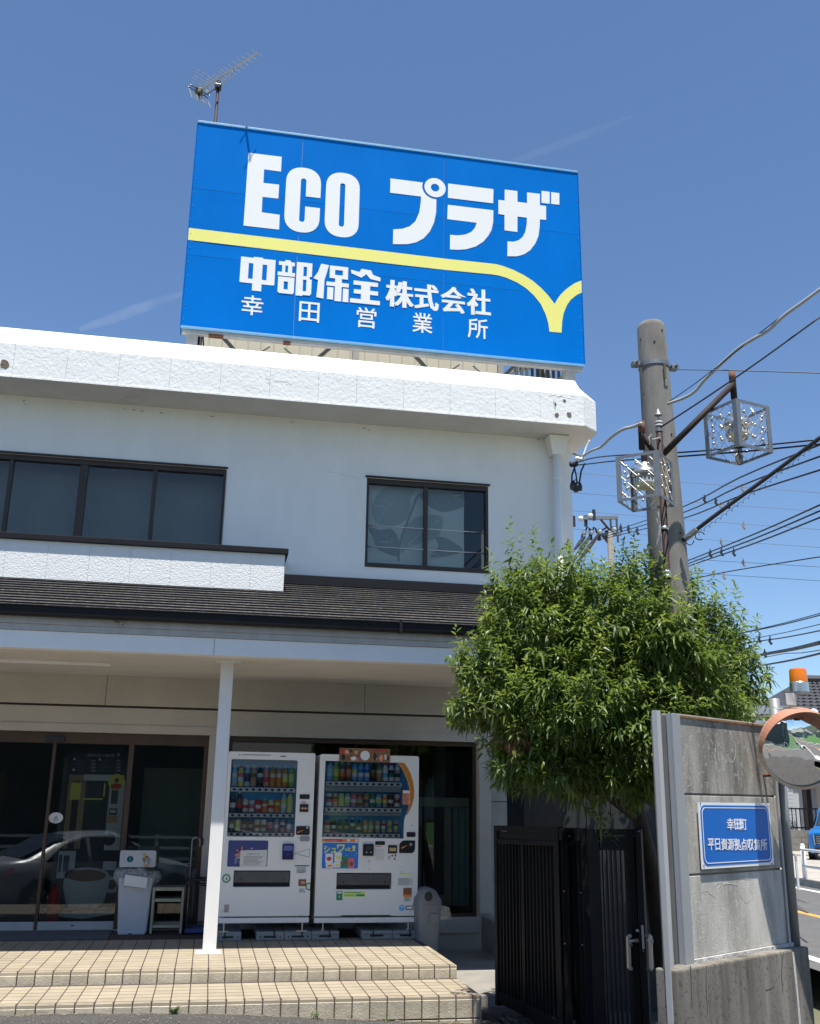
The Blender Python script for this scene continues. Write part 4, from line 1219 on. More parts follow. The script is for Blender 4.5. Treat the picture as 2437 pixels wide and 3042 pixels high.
R_top = [bottle(B2, BR, sky_b, cyan_p, sky_b, cyan_p), bottle(B2, BR, grn, yellow_p, lime_p, lime_p), bottle(B2, BR, brown_p, orange_p, lime_p, silver_p), bottle(B2, BR, brown_p, tan_p, lime_p, pch), bottle(B2, BR, sky_b, white_p, sky_b, yellow_p), bottle(B2, BR, sky_b, white_p, sky_b, blue_p), bottle(B2, BR, sky_b, white_p, sky_b, blue_p),
         bottle(B2, BR, blk, brown_p, dkb, olive), bottle(B2, BR, olive, tan_p, olive, cream_c), bottle(B2, BR, white_p, sky_b, red_p, white_p), bottle(B2, BR, white_p, green_p, red_p, dkb), bottle(B2, BR, white_p, dkb, white_p, silver_p)]
C2 = 0.150
R_mid = [can(C2, BR, white_p, pink_p, dkb), can(C2, BR, silver_p, orange_p, brown_p), can(C2, BR, lime_p, yellow_p, lime_p), can(C2, BR, silver_p, lime_p, white_p), can(C2, BR, pink_p, white_p, pink_p), can(C2, BR, brown_p, gold, pink_p), can(C2, BR, olive, dkb, gold), can(C2, BR, green_p, white_p, green_p), can(C2, BR, sky_b, lemon, white_p), can(C2, BR, silver_p, yellow_p, orange_p), can(C2, BR, dkb, white_p, black_p), can(C2, BR, white_p, brown_p, pch)]
C3 = 0.140
R_bot = [can(C3, BR, gold, cream_c, red_p), can(C3, .027, dkb, white_p, dkb), bottle(C3 * 1.2, .027, navy_p, gold, silver_p, dkb), bottle(C3 * 1.2, .027, navy_p, gold, silver_p, dkb), bottle(C3 * 1.15, .027, navy_p, brown_p, white_p, cream_c), bottle(C3, .027, dkb, cream_c, dkb, brown_p), can(C3, .028, gold, cream_c, gold), can(C3, .028, gold, cream_c, gold), can(C3, .028, gold, cream_c, gold), can(C3, .028, silver_p, white_p, red_p), can(C3, .027, yellow_p, silver_p, yellow_p), can(C3, .028, silver_p, lemon, brown_p)]

# left machine
hl = fb(a6, 235, 200, 1330, 1480); zt = a6(800, 205)[1]; zb_ = a6(750, 1482)[1]; hxl = a6(235, 850)[0] - .004; hxr = a6(1338, 850)[0]
sl = fb(b6, 298, 592, 1240, 868)
rows_l = []; s0 = []; s1 = []
for (xl, xr, yt, ybm) in ((245, 1328, 668, 742), (218, 1305, 1100, 1162), (198, 1292, 1418, 1474)):
    z_hi = a6((xl + xr) / 2, yt)[1]; z_lo = a6((xl + xr) / 2, ybm)[1]; rows_l.append((z_lo, z_hi - z_lo)); ym = (yt + ybm) / 2; s0.append(a6(xl, ym)[0]); s1.append(a6(xr, ym)[0])
VL = machine('vending_machine', 'left white drink machine with a sun picture and dark blue card reader', 0.205, 1.196, -1.337, 0.489,
             rr(hxl, hxr, zb_, zt, 0.02), rr(sl[0], sl[1], sl[2], sl[3], 0.008), 3, 10, rows_l, (s0, s1), (L_top, L_mid, L_bot), False)
t = VL
stickp(t, 'scuff', flat('scuff_grey', (0.16, 0.155, 0.15)), a6, 440, 122, 920, 134); stickp(t, 'scuff', MATS['scuff_grey'], a6, 1080, 140, 1170, 162, .004); stickp(t, 'scuff', MATS['scuff_grey'], a6, 385, 120, 420, 134)
stickp(t, 'coin_display', dark_plastic, a6, 1395, 780, 1560, 858, .003, .006, .005)
lines(t, a6, 1425, 890, 1510, 935, 3, red_p)
n = stickp(t, 'note_slot', black_p, a6, 1395, 942, 1540, 1072, .003, .01, .009); stickp(t, 'note_slot_mouth', tan_p, a6, 1415, 1000, 1520, 1025, 0, .0125, .002)
stickp(t, 'coin_plate', dark_plastic, a6, 1335, 1305, 1562, 1452, .015, .006, .005)
p = a6(1522, 1330); MB().sphere((p[0], YM - .004, p[1]), .016, 10, 6).build('coin_knob', alu, t, smooth=True)
f = fb(a6, 1350, 1370, 1455, 1420); shape('arrow_mark', [[(f[0], f[2] + .004), (f[0] + .012, f[2]), (f[1], f[3] - .003), (f[1] - .004, f[3]), (f[0] + .006, f[2] + .012)]], YM - .0075, orange_p, t, .001)
p = a6(1372, 1500); shape('lock', [circ(p[0], p[1], .0065, 10)], YM - .004, vm_grey, t, .003)
stickp(t, 'return_lever', vm_grey, a6, 1400, 1474, 1558, 1556, .012, .012, .011)
ad = stickp(t, 'sun_picture', navy_p, b6, 205, 95, 868, 530, .012, .003, .0025)
cxz = b6(440, 335)
ring = fb(b6, 295, 200, 590, 470)
AY = YM - .0045


def adshape(name, loops, m, dy=0):
    return shape(name, loops, AY - dy, m, t, .0008)


adshape('sun_disc', [circ(cxz[0], cxz[1], .042, 24), circ(cxz[0] + .004, cxz[1], .030, 24)], orange_p)
adshape('sun_disc', [circ(cxz[0], cxz[1] + .004, .024, 20)], orange_p)
for ang, d0, l, w0 in ((92, .052, .04, .014), (138, .055, .032, .012), (40, .058, .034, .012), (180, .056, .026, .011), (255, .052, .040, .014), (5, .056, .03, .01)):
    a = math.radians(ang); ux, uz = math.cos(a), math.sin(a); q = []
    for s_, w1_ in ((0, .3), (.3, 1), (.7, .9), (1, .1)):
        q.append((cxz[0] + ux * (d0 + l * s_) - uz * w0 * w1_ * .6, cxz[1] + uz * (d0 + l * s_) + ux * w0 * w1_ * .6))
    for s_, w1_ in ((1, .1), (.7, .9), (.3, 1), (0, .3)):
        q.append((cxz[0] + ux * (d0 + l * s_) + uz * w0 * w1_ * .6, cxz[1] + uz * (d0 + l * s_) - ux * w0 * w1_ * .6))
    adshape('sun_ray', [q], orange_p)
for seg in (((320, 470), (345, 455), (370, 330), (350, 320), (320, 440)), ((350, 390), (410, 380)), ((585, 240), (620, 215), (630, 240))):
    pts = [b6(*s_) for s_ in seg]; adshape('script_stroke', [[(x, z + .0025) for x, z in pts] + [(x + .002, z - .0025) for x, z in pts[::-1]]], white_p, .0012)
f = fb(b6, 410, 250, 852, 528); pw = shape('notice_sheet', [[(f[0], f[2]), (f[1] - .008, f[2]), (f[1], f[2] + .008), (f[1], f[3]), (f[0], f[3] - .008)]], YM - .0075, paper, t, .0012)
text('notice_heading', 'お知らせ', fb(b6, 525, 305, 735, 332), YM - .009, ink, t, .0006)
lines(t, b6, 470, 350, 790, 500, 7, None, .35, .009)
rd_ = stickp(t, 'card_reader', indigo_p, b6, 1108, 150, 1292, 410, .008, .032, .031); stickp(t, 'reader_screen', screen_p, b6, 1130, 178, 1276, 262, .003, .0345, .002)
p = b6(1200, 325); shape('reader_ring', [circ(p[0], p[1], .014, 16), circ(p[0], p[1], .0115, 16)], YM - .0335, screen_p, t, .001)
f = fb(b6, 1300, 235, 1560, 375)
shape('triangle_sticker', [[(f[0], (f[2] + f[3]) / 2 - .004), (f[1], f[3]), (f[1] - .003, f[2])], [(f[0] + .014, (f[2] + f[3]) / 2 - .003), (f[1] - .005, f[2] + .006), (f[1] - .004, f[3] - .006)]], YM - .0015, ink, t, .001)
stickp(t, 'info_sticker', navy_p, b6, 1312, 505, 1555, 523); lines(t, b6, 1345, 528, 1520, 640, 6)
text('sticker_code', 'お問い合わせ', fb(b6, 1365, 606, 1490, 630), YM - .0032, ink, t, .0006)
stickp(t, 'coin_return', brown_p, b6, 1375, 738, 1502, 850, .006, .006, .005); stickp(t, 'return_tray_label', tan_p, b6, 1415, 770, 1480, 810, .002, .0085, .001); lines(t, b6, 1385, 890, 1490, 960, 4)
for (x, y, rpx) in ((182, 725, 62), (1560, 858, 55)):
    p = b6(x, y); R_ = rpx * .1795 / FPX * 12.4
    if x > 1000:
        p = (1.196 - R_ * .35, p[1])
        half = [(p[0] + R_ * math.cos(a), p[1] + R_ * math.sin(a)) for a in np.linspace(math.radians(70), math.radians(290), 16)]; shape('recycle_badge', [half], YM - .0015, green_p, t, .001)
        half = [(p[0] + R_ * .66 * math.cos(a), p[1] + R_ * .66 * math.sin(a)) for a in np.linspace(math.radians(70), math.radians(290), 16)]; shape('badge_centre', [half], YM - .0026, white_p, t, .001)
    else:
        shape('recycle_badge', [circ(p[0], p[1], R_, 24), circ(p[0], p[1], R_ * .66, 24)], YM - .0015, green_p, t, .001); shape('badge_centre', [circ(p[0], p[1], R_ * .655, 24)], YM - .0015, white_p, t, .001)
    if x < 1000:
        shape('badge_figure', [blob(p[0] + .003, p[1], R_ * .28, R_ * .5, 9, .5)], YM - .0028, green_p, t, .0008)
stickp(t, 'maker_plate', silver_p, b6, 145, 1155, 228, 1288); lines(t, b6, 152, 1170, 220, 1280, 6); stickp(t, 'yellow_tag', yellow_p, b6, 103, 1250, 135, 1278); lines(t, b6, 1390, 1325, 1450, 1340, 1)
for x in (.27, 1.13):
    MB().tube([(x, YM + .07, -1.337), (x, YM + .07, -1.415)], .009, 8).build('foot_bolt', alu, t)
    MB().lathe([(.03, -1.425, 0), (.03, -1.415, 0)], (x, YM + .07, 0), 10).build('foot', alu, t)
    MB().tube([(x, YM + .62, -1.337), (x, YM + .62, -1.425)], .009, 8).build('foot_bolt', alu, t)

# right machine
hole = [c6(*q) for q in ((195, 262), (1318, 292), (1375, 365), (1430, 460), (1480, 590), (1506, 720), (1510, 840), (1500, 930), (1484, 1010), (1462, 1085), (1428, 1150), (1416, 1240), (1412, 1475), (140, 1450))]
sl = fb(d6, 326, 530, 1090, 760)
rows_r = []; s0 = []; s1 = []
for (xl, xr, yt, ybm) in ((210, 1390, 590, 660), (193, 1385, 995, 1062), (172, 1365, 1398, 1460)):
    z_hi = c6((xl + xr) / 2, yt)[1]; z_lo = c6((xl + xr) / 2, ybm)[1]; rows_r.append((z_lo, z_hi - z_lo)); ym = (yt + ybm) / 2; s0.append(c6(xl, ym)[0]); s1.append(c6(xr, ym)[0])
VR = machine('vending_machine', 'right white drink machine with an orange curved stripe and a brown picture banner on top', 1.252, 2.419, -1.342, 0.482,
             hole, rr(sl[0], sl[1], sl[2], sl[3], 0.008), 3, 12, rows_r, (s0, s1), (R_top, R_mid, R_bot), True)
t = VR
shape('orange_stripe', [[c6(*q) for q in ((1318, 290), (1420, 298), (1475, 375), (1520, 470), (1555, 590), (1574, 720), (1570, 830), (1548, 930), (1515, 1015), (1465, 1112), (1463, 1086), (1485, 1012), (1502, 930), (1512, 840), (1508, 718), (1482, 588), (1432, 458), (1377, 363))]], YM - .0018, mat('stripe_orange', (0.55, 0.20, 0.015), 0.4), t, .0015)
for k, (yy0, yy1) in enumerate(((665, 745), (1066, 1120))):
    f = fb(c6, 180, yy0, 1380, yy1)
    box('shelf_lip', mat('shelf_pale', (0.34, 0.40, 0.44), 0.5), f[0], f[1], YM + .05, YM + .116, f[2], f[3], t)
# banner (generic picture)
f = fb(c6, 408, 72, 1196, 285)
bn = shape('top_banner', [rect(*f)], YM - .012, mat('banner_brown', (0.33, 0.19, 0.085), 0.6, col2=(0.22, 0.11, 0.05), vscale=14), t, .008)
fw, fh = f[1] - f[0], f[3] - f[2]
for u, v, ru, rv, m_ in ((.05, .75, .05, .2, red_p), (.15, .72, .06, .22, pch), (.22, .8, .05, .18, dkb), (.08, .3, .06, .25, black_p), (.17, .25, .05, .2, brown_p), (.28, .25, .07, .2, white_p), (.26, .3, .03, .15, dkb), (.33, .7, .05, .2, tan_p), (.36, .2, .03, .15, pink_p), (.70, .4, .05, .35, dkb), (.72, .3, .03, .2, cream_c), (.82, .35, .05, .3, pch), (.83, .3, .025, .18, white_p), (.91, .4, .03, .35, cream_c), (.96, .3, .02, .2, black_p)):
    shape('banner_patch', [blob(f[0] + fw * u, f[2] + fh * v, fw * ru, fh * rv, 9, .4)], YM - .0131 - .0009 * (hash((u, v)) % 4), m_, t, .0006)
cx_, cz_ = f[0] + fw * .505, f[2] + fh * .48
shape('banner_disc', [circ(cx_, cz_, fh * .36, 24)], YM - .0175, white_p, t, .0008); shape('banner_ring', [circ(cx_ + .004, cz_, fh * .42, 24), circ(cx_ - .001, cz_, fh * .37, 24)], YM - .0165, brown_p, t, .0008)
shape('banner_bar', [rect(f[0] + fw * .66, f[0] + fw * .95, f[2] + fh * .84, f[2] + fh * .9)], YM - .0165, red_p, t, .0008)
# stickers on the right
stickp(t, 'side_poster', pch, c6, 1395, 722, 1510, 942, 0, .004, .001); stickp(t, 'poster_header', white_p, c6, 1400, 728, 1505, 765, 0, .0055, .001); lines(t, c6, 1402, 775, 1500, 935, 8, brown_p, .5, .0062)
p = c6(1540, 1272); shape('lock', [circ(p[0], p[1], .008, 10)], YM - .004, vm_grey, t, .003)
stickp(t, 'return_lever', dark_plastic, c6, 1455, 1372, 1592, 1448, .012, .010, .009)
stickp(t, 'price_strip', orange_p, d6, 125, 58, 635, 100, 0, .003, .001); stickp(t, 'price_strip_red', red_p, d6, 172, 62, 410, 96, 0, .0042, .001); stickp(t, 'price_tag', white_p, d6, 475, 62, 515, 92, 0, .0045, .001); stickp(t, 'price_tag', white_p, d6, 585, 66, 622, 94, 0, .0045, .001)
lines(t, d6, 185, 70, 400, 90, 1, pch, .5, .0056)
ad = stickp(t, 'soda_picture', blue_p, d6, 127, 112, 628, 468, .012, .003, .0025)
AY2 = YM - .0045
for s_, bx in (('シュ', (150, 150, 325, 255)), ('ワ', (330, 135, 440, 245)), ('ッ', (440, 190, 478, 228)), ('と', (482, 172, 530, 228)), ('!', (545, 150, 590, 228))):
    text('picture_lettering', s_, fb(d6, *bx), AY2, yellow_p, t, .001, bold=.035)
for (x0_, y0_, x1_, y1_, m1, m2) in ((172, 262, 278, 395, white_p, red_p), (300, 245, 400, 375, white_p, yellow_p), (392, 300, 490, 458, green_p, brown_p), (492, 325, 572, 465, pink_p, brown_p), (180, 395, 285, 462, white_p, orange_p), (288, 378, 380, 455, white_p, yellow_p)):
    f2 = fb(d6, x0_, y0_, x1_, y1_); w2_ = f2[1] - f2[0]; h2_ = f2[3] - f2[2]
    shape('picture_can', [rr(f2[0], f2[1], f2[2], f2[3], .008)], AY2 - .0012, m1, t, .0008)
    shape('picture_can_label', [blob(f2[0] + w2_ * .5, f2[2] + h2_ * .45, w2_ * .36, h2_ * .25, 10, .2)], AY2 - .0024, m2, t, .0008)
for i in range(14):
    q = d6(random.uniform(140, 615), random.uniform(260, 460)); shape('picture_splash', [blob(q[0], q[1], .009, .007, 7, .5)], AY2 - .0005, cyan_p, t, .0005)
stickp(t, 'card_reader', dark_plastic, d6, 692, 128, 838, 292, .008, .026, .025); stickp(t, 'reader_screen', flat('lcd_dark', (0.035, 0.045, 0.045)), d6, 735, 160, 800, 212, 0, .028, .001)
for x in (740, 798):
    p = d6(x, 242); shape('reader_button', [circ(p[0], p[1], .007, 8)], YM - .028, white_p, t, .001)
stickp(t, 'coin_display', dark_plastic, d6, 865, 90, 998, 142, .002, .005, .004); lines(t, d6, 862, 150, 950, 172, 1, red_p)
stickp(t, 'blank_sticker', paper, d6, 866, 195, 986, 356, 0, .002, .001)
stickp(t, 'note_slot', black_p, d6, 1042, 144, 1166, 260, .003, .01, .009); stickp(t, 'note_slot_mouth', gold, d6, 1060, 182, 1150, 228, .002, .0125, .002)
for (x0_, y0_) in ((1088, 278), (1132, 276), (1122, 322)):
    stickp(t, 'pictogram', ink, d6, x0_, y0_, x0_ + 24, y0_ + 26, 0, .002, .001)
lines(t, d6, 1045, 290, 1080, 345, 3)
f = fb(d6, 1197, 80, 1415, 255)
shape('coin_plate', [[(f[0], f[2]), (f[1] - .03, f[2]), (f[1] - .008, f[2] + .02), (f[1], f[2] + .05), (f[1], f[3]), (f[0] + .05, f[3]), (f[0] + .015, f[3] - .02), (f[0], f[3] - .05)]], YM - .006, dark_plastic, t, .005)
p = d6(1358, 135); MB().sphere((p[0], YM - .004, p[1]), .019, 10, 6).build('coin_knob', alu_dull, t, smooth=True)
f = fb(d6, 1222, 145, 1305, 195); shape('arrow_mark', [[(f[0], f[2] + .006), (f[0] + .012, f[2]), (f[1], f[3] - .003), (f[1] - .004, f[3]), (f[0] + .006, f[2] + .016)]], YM - .0075, orange_p, t, .001)
stickp(t, 'green_sticker', green_p, d6, 325, 785, 410, 910); stickp(t, 'green_sticker_text', white_p, d6, 340, 795, 400, 815, 0, .003, .0008); p = d6(366, 858); shape('green_sticker_figure', [blob(p[0], p[1], .008, .012, 8, .4)], YM - .003, white_p, t, .0008)
stickp(t, 'lime_sticker', lime_p, d6, 424, 783, 724, 862); lines(t, d6, 440, 790, 710, 815, 1, green_p); stickp(t, 'lime_sticker_block', green_p, d6, 600, 826, 715, 852, 0, .003, .0008); lines(t, d6, 440, 828, 590, 850, 1, green_p)
lines(t, d6, 1203, 512, 1260, 522, 1); stickp(t, 'yellow_label', yellow_p, d6, 1205, 532, 1355, 552); stickp(t, 'info_sticker', paper, d6, 1175, 598, 1385, 705); lines(t, d6, 1185, 604, 1375, 698, 8, None, .35)
stickp(t, 'coin_return', brown_p, d6, 1254, 738, 1368, 858, .006, .006, .005); stickp(t, 'coin_return_lip', orange_p, d6, 1256, 828, 1366, 862, .006, .009, .003)
stickp(t, 'info_sticker', paper, d6, 1262, 870, 1360, 928); lines(t, d6, 1270, 874, 1352, 922, 4)
p = d6(1233, 1015); shape('round_blue_badge', [circ(p[0], p[1], .034, 24)], YM - .0015, sky_b, t, .001); shape('badge_wave', [blob(p[0], p[1] + .012, .026, .01, 12, .3)], YM - .0028, cyan_p, t, .0008)
stickp(t, 'number_plate', black_p, d6, 1286, 985, 1392, 1042); stickp(t, 'number_plate_face', white_p, d6, 1298, 996, 1380, 1030, 0, .003, .001)
lines(t, d6, 760, 360, 815, 380, 1); lines(t, d6, 700, 412, 720, 420, 1); lines(t, d6, 765, 470, 790, 485, 1)
for x in (1.36, 2.33):
    MB().tube([(x, YM + .07, -1.342), (x, YM + .07, -1.415)], .009, 8).build('foot_bolt', alu, t)
    MB().lathe([(.03, -1.425, 0), (.03, -1.415, 0)], (x, YM + .07, 0), 10).build('foot', alu, t)
    MB().tube([(x, YM + .62, -1.342), (x, YM + .62, -1.425)], .009, 8).build('foot_bolt', alu, t)

# foot blocks below the machines
def foot_block(x0, x1, label, style):
    t = thing('foot_block', label, 'block', ((x0 + x1) / 2, YM + .1, ZP), 'grey foot blocks under the drink machines')
    zt = -1.426
    b = MB(); b.box(x0, x1, YM - .02, YM + .7, ZP + .001, zt)
    b.build('block_body', block_m, t, bevel=.012)
    xm = (x0 + x1) / 2; w2 = (x1 - x0) * .24
    box('grip_slot', dark_plastic, xm - w2, xm + w2 * .8, YM - .0225, YM - .0205, ZP + .03, ZP + .05, t)
    if style == 0:
        for s in (-1, 1):
            shape('bolt_hole', [circ(xm + s * (x1 - x0) * .36, ZP + .038, .008, 10)], YM - .0225, black_p, t, .0015)
    else:
        box('seam', dark_plastic, x0 + .01, x1 - .01, YM - .0215, YM - .0205, ZP + .052, ZP + .056, t)
    b = MB(); xs_ = xm + (x1 - x0) * random.choice((-.14, .14)); b.box(xs_ - .008, xs_ + .008, YM - .024, YM - .0205, ZP + .04, zt - .002); b.box(xs_ - .008, xs_ + .008, YM - .024, YM + .2, zt + .001, zt + .004); b.box(xs_ - .02, xs_ + .02, YM - .0255, YM - .0235, ZP + .028, ZP + .045); b.build('strap', dark_plastic, t)
    return t


def bxm(px_):
    return onY(px_, 2785, YM - .02)[0]


foot_block(bxm(640), bxm(717), 'grey foot block at the left end, half hidden by the white post', 0)
foot_block(bxm(762), bxm(844.5), 'grey foot block under the middle of the left machine', 0)
foot_block(bxm(845.5), bxm(926), 'grey foot block under the right corner of the left machine', 0)
foot_block(bxm(927), bxm(1008), 'grey foot block under the left corner of the right machine', 1)
foot_block(bxm(1076), bxm(1167), 'grey foot block right of the gap under the right machine', 1)
foot_block(bxm(1168), bxm(1246), 'grey foot block nearest the dome bin', 1)
for x in (bxm(664), bxm(898)):
    b = MB(); b.box(x - .07, x + .05, YM - .03, YM + .04, -1.4235, -1.4155); b.tube([(x, YM - .01, -1.44), (x, YM - .01, -1.395)], .008, 6); b.build('fixing_bracket', alu, VL)

# ================================================================== THINGS ON THE PLATFORM
mt = MB(); q = [onZ(*p_, ZP) for p_ in ((-60, 2765), (333, 2762), (322, 2791), (-60, 2799))]
mt.box(-3.2, q[1][0] + .02, 12.10, 12.86, ZP + .0005, ZP + .012)
tag(mt.build('door_mat', mat_grey, bevel=.003), 'dark grey rubber mat lying before the glass doors', 'mat')

# recycling bin with two holes
bnx0, bnx1 = -1.05, -0.725
bin_ = thing('recycling_bin', 'white recycling bin with two round holes and a clear bag round its rim', 'bin', (-0.89, 12.7, ZP))
YBN = 12.52
e6 = lambda x, y, Y=YBN: XZ(320 + x * .1853, 2480 + y * .1853, Y)
f = fb(lambda x, y: e6(x, y), 165, 690, 700, 1590)
bx0, bx1 = e6(160, 1500)[0], e6(625, 1500)[0]; tx0, tx1 = e6(175, 700)[0], e6(730, 700)[0]; ztop = e6(450, 690)[1]; zbo = ZP + .001
b = MB(); b.v = [(bx0, YBN, zbo), (bx1, YBN, zbo), (bx1, YBN + .30, zbo), (bx0, YBN + .30, zbo), (tx0, YBN - .02, ztop), (tx1, YBN - .02, ztop), (tx1, YBN + .34, ztop), (tx0, YBN + .34, ztop)]
b.f = [(0, 3, 2, 1), (4, 5, 6, 7), (0, 1, 5, 4), (1, 2, 6, 5), (2, 3, 7, 6), (3, 0, 4, 7)]; b.mi = [0] * 6
b.build('bin_body', plastic_grey, bin_, bevel=.022)
box('bin_base', plastic_grey, bx0 + .01, bx1 - .02, YBN - .012, YBN + .3, zbo, zbo + .03, bin_, .004)
box('base_grip', dark_plastic, bx0 + .12, bx1 - .16, YBN - .0135, YBN - .0125, zbo + .003, zbo + .014, bin_)
hz0, hz1 = e6(480, 520)[1], e6(480, 252)[1]; hx0, hx1 = e6(195, 400)[0], e6(770, 400)[0]
h1 = e6(362, 390); h2 = e6(612, 388); hr = .036
lid = shape('lid_front', [rr(hx0, hx1, hz0, hz1, .02), circ(h1[0], h1[1], hr, 20), circ(h2[0], h2[1], hr, 20)], YBN - .01, plastic_grey, bin_, .012)
lf = shape('lid_rim', [rr(hx0 + .003, hx1 - .003, hz0 + .004, hz1 - .003, .018), rr(hx0 + .035, hx1 - .035, hz0 + .03, hz1 - .03, .006)], YBN - .020, plastic_grey, bin_, .0095)
b = MB(); b.v = [(hx0, YBN + .012, hz0), (hx1, YBN + .012, hz0), (hx1, YBN + .34, hz0), (hx0, YBN + .34, hz0), (hx0, YBN + .012, hz1), (hx1, YBN + .012, hz1), (hx1, YBN + .28, hz1 - .03), (hx0, YBN + .28, hz1 - .03)]
b.f = [(0, 3, 2, 1), (4, 5, 6, 7), (1, 2, 6, 5), (2, 3, 7, 6), (3, 0, 4, 7)]; b.mi = [0] * 5; b.build('lid_hood', plastic_grey, bin_)
box('hole_dark', black_p, hx0 + .03, hx1 - .03, YBN + .09, YBN + .1, hz0 + .01, hz1 - .02, bin_)
tealc = flat('teal_bottle', (0.03, 0.22, 0.25), 0.25)
o_ = MB().lathe([(.02, 0, 0), (.028, .01, 0), (.028, .07, 0), (.012, .1, 1), (.012, .12, 1)], (0, 0, 0), 10).build('plastic_bottle', [tealc, white_p]); o_.location = (h1[0], YBN + .03, h1[1] - .035); tag(o_, 'teal plastic bottle inside the left hole of the bin', 'bottle')
o_ = MB().lathe([(.020, 0, 1), (.026, .008, 0), (.026, .1, 0), (.020, .108, 1)], (0, 0, 0), 12).build('drink_can', [silver_p, tan_p], smooth=True); o_.location = (h2[0] + .012, YBN - .085, h2[1] - .065); o_.rotation_euler = (math.radians(-48), math.radians(8), 0); tag(o_, 'silver can stuck in the right hole of the bin', 'can')
o_ = MB().lathe([(.020, 0, 1), (.026, .008, 0), (.026, .1, 0), (.020, .108, 1)], (0, 0, 0), 12).build('drink_can', [tan_p, silver_p], smooth=True); o_.location = (h2[0] - .02, YBN + .05, h2[1] - .03); o_.rotation_euler = (math.radians(30), 0, 0); tag(o_, 'brown can behind the silver one in the bin hole', 'can')
bagm = bpy.data.materials.new('clear_bag'); nt = nodes_of(bagm); nt.nodes.clear()
_o = nt.nodes.new('ShaderNodeOutputMaterial'); _m = nt.nodes.new('ShaderNodeMixShader'); _t = nt.nodes.new('ShaderNodeBsdfTransparent'); _d = nt.nodes.new('ShaderNodeBsdfPrincipled'); _n = nt.nodes.new('ShaderNodeTexNoise'); _r = nt.nodes.new('ShaderNodeMapRange')
_d.inputs['Base Color'].default_value = (.75, .76, .77, 1); _d.inputs['Roughness'].default_value = .25; _n.inputs['Scale'].default_value = 14; _r.inputs['To Min'].default_value = .05; _r.inputs['To Max'].default_value = .55
nt.links.new(_n.outputs[0], _r.inputs[0]); nt.links.new(_r.outputs[0], _m.inputs[0]); nt.links.new(_t.outputs[0], _m.inputs[1]); nt.links.new(_d.outputs[0], _m.inputs[2]); nt.links.new(_m.outputs[0], _o.inputs[0])
b = MB(); n = 44; cxb = (tx0 + tx1) / 2; cyb = YBN + .16
for k, (rx, ry, z) in enumerate(((.19, .19, ztop + .10), (.235, .235, ztop + .085), (.265, .25, ztop + .045), (.262, .245, ztop + .0), (.225, .225, ztop - .06), (.205, .2, ztop - .10))):
    for i in range(n):
        a = 2 * math.pi * i / n; w = 1 + .10 * mnoise.noise((math.cos(a) * 3.1, math.sin(a) * 3.1, k * .7)) + .04 * math.sin(a * 13 + k)
        b.v.append((cxb + rx * w * math.cos(a), cyb + ry * w * math.sin(a), z + .03 * mnoise.noise((math.cos(a) * 2.3, math.sin(a) * 2.3, 7 + k)) - (.03 if math.cos(a) > .5 else 0)))
for k in range(5):
    for i in range(n):
        b.f.append((k * n + i, k * n + (i + 1) % n, (k + 1) * n + (i + 1) % n, (k + 1) * n + i)); b.mi.append(0)
bag = b.build('bin_bag', bagm, bin_, smooth=True)
f = [e6(*p_, YBN - .10) for p_ in ((285, 640), (640, 690), (622, 862), (252, 815))]
b = MB(); b.quad((f[3][0], YBN - .095, f[3][1]), (f[2][0], YBN - .095, f[2][1]), (f[1][0], YBN - .105, f[1][1]), (f[0][0], YBN - .105, f[0][1])); o_ = b.build('bin_notice', paper, bin_)
for z_ in (-.75, -1.25):
    box('side_latch', indigo_p, tx1 - .03, tx1 - .004, YBN + .05, YBN + .09, (ztop + zbo) / 2 + z_ * .0 + (.28 if z_ > -1 else -.28), (ztop + zbo) / 2 + (.36 if z_ > -1 else -.20), bin_)
text('bin_lettering', 'あきかん', fb(lambda x, y: e6(x, y, YBN - .103), 330, 640, 600, 668), YBN - .104, ink, bin_, .0006)
text('bin_mark', 'リサイクル', fb(e6, 385, 872, 475, 892), YBN - .012, ink, bin_, .0006)

# small steel stand
YST = 12.47
st = thing('metal_stand', 'cream steel two shelf stand between the recycling bin and the umbrella rack', 'stand', (-0.37, 12.6, ZP))
g6 = lambda x, y, Y=YST: XZ(320 + x * .1853, 2480 + y * .1853, Y)
sx_0, sx_1 = -0.527, -0.200; sh = g6(950, 845)[1]
for x in (sx_0, sx_1):
    for y in (YST, YST + .30):
        box('leg', stool_m, x - .013, x + .013, y - .013, y + .013, ZP + .014, sh, st, .002); box('leg_cap', black_p, x - .017, x + .017, y - .017, y + .017, ZP + .001, ZP + .0135, st)
for zz, hh in ((sh - .035, .035), (g6(950, 1075)[1], .032), (ZP + .075, .03)):
    b = MB(); b.box(sx_0 + .017, sx_1 - .017, YST - .014, YST + .006, zz, zz + hh); b.box(sx_0 + .017, sx_1 - .017, YST + .294, YST + .314, zz, zz + hh)
    b.box(sx_0 - .012, sx_0 + .008, YST + .017, YST + .283, zz, zz + hh); b.box(sx_1 - .008, sx_1 + .012, YST + .017, YST + .283, zz, zz + hh); b.build('shelf_rail', stool_m, st)
    if zz > -1.3:
        for k in range(4):
            y0_ = YST + .012 + k * .070; box('shelf_slat', mat('stand_wood', (0.17, 0.16, 0.13), 0.8, var=.3, vscale=14), sx_0 + .018, sx_1 - .018, y0_, y0_ + .062, zz + hh - .012, zz + hh + .004, st)

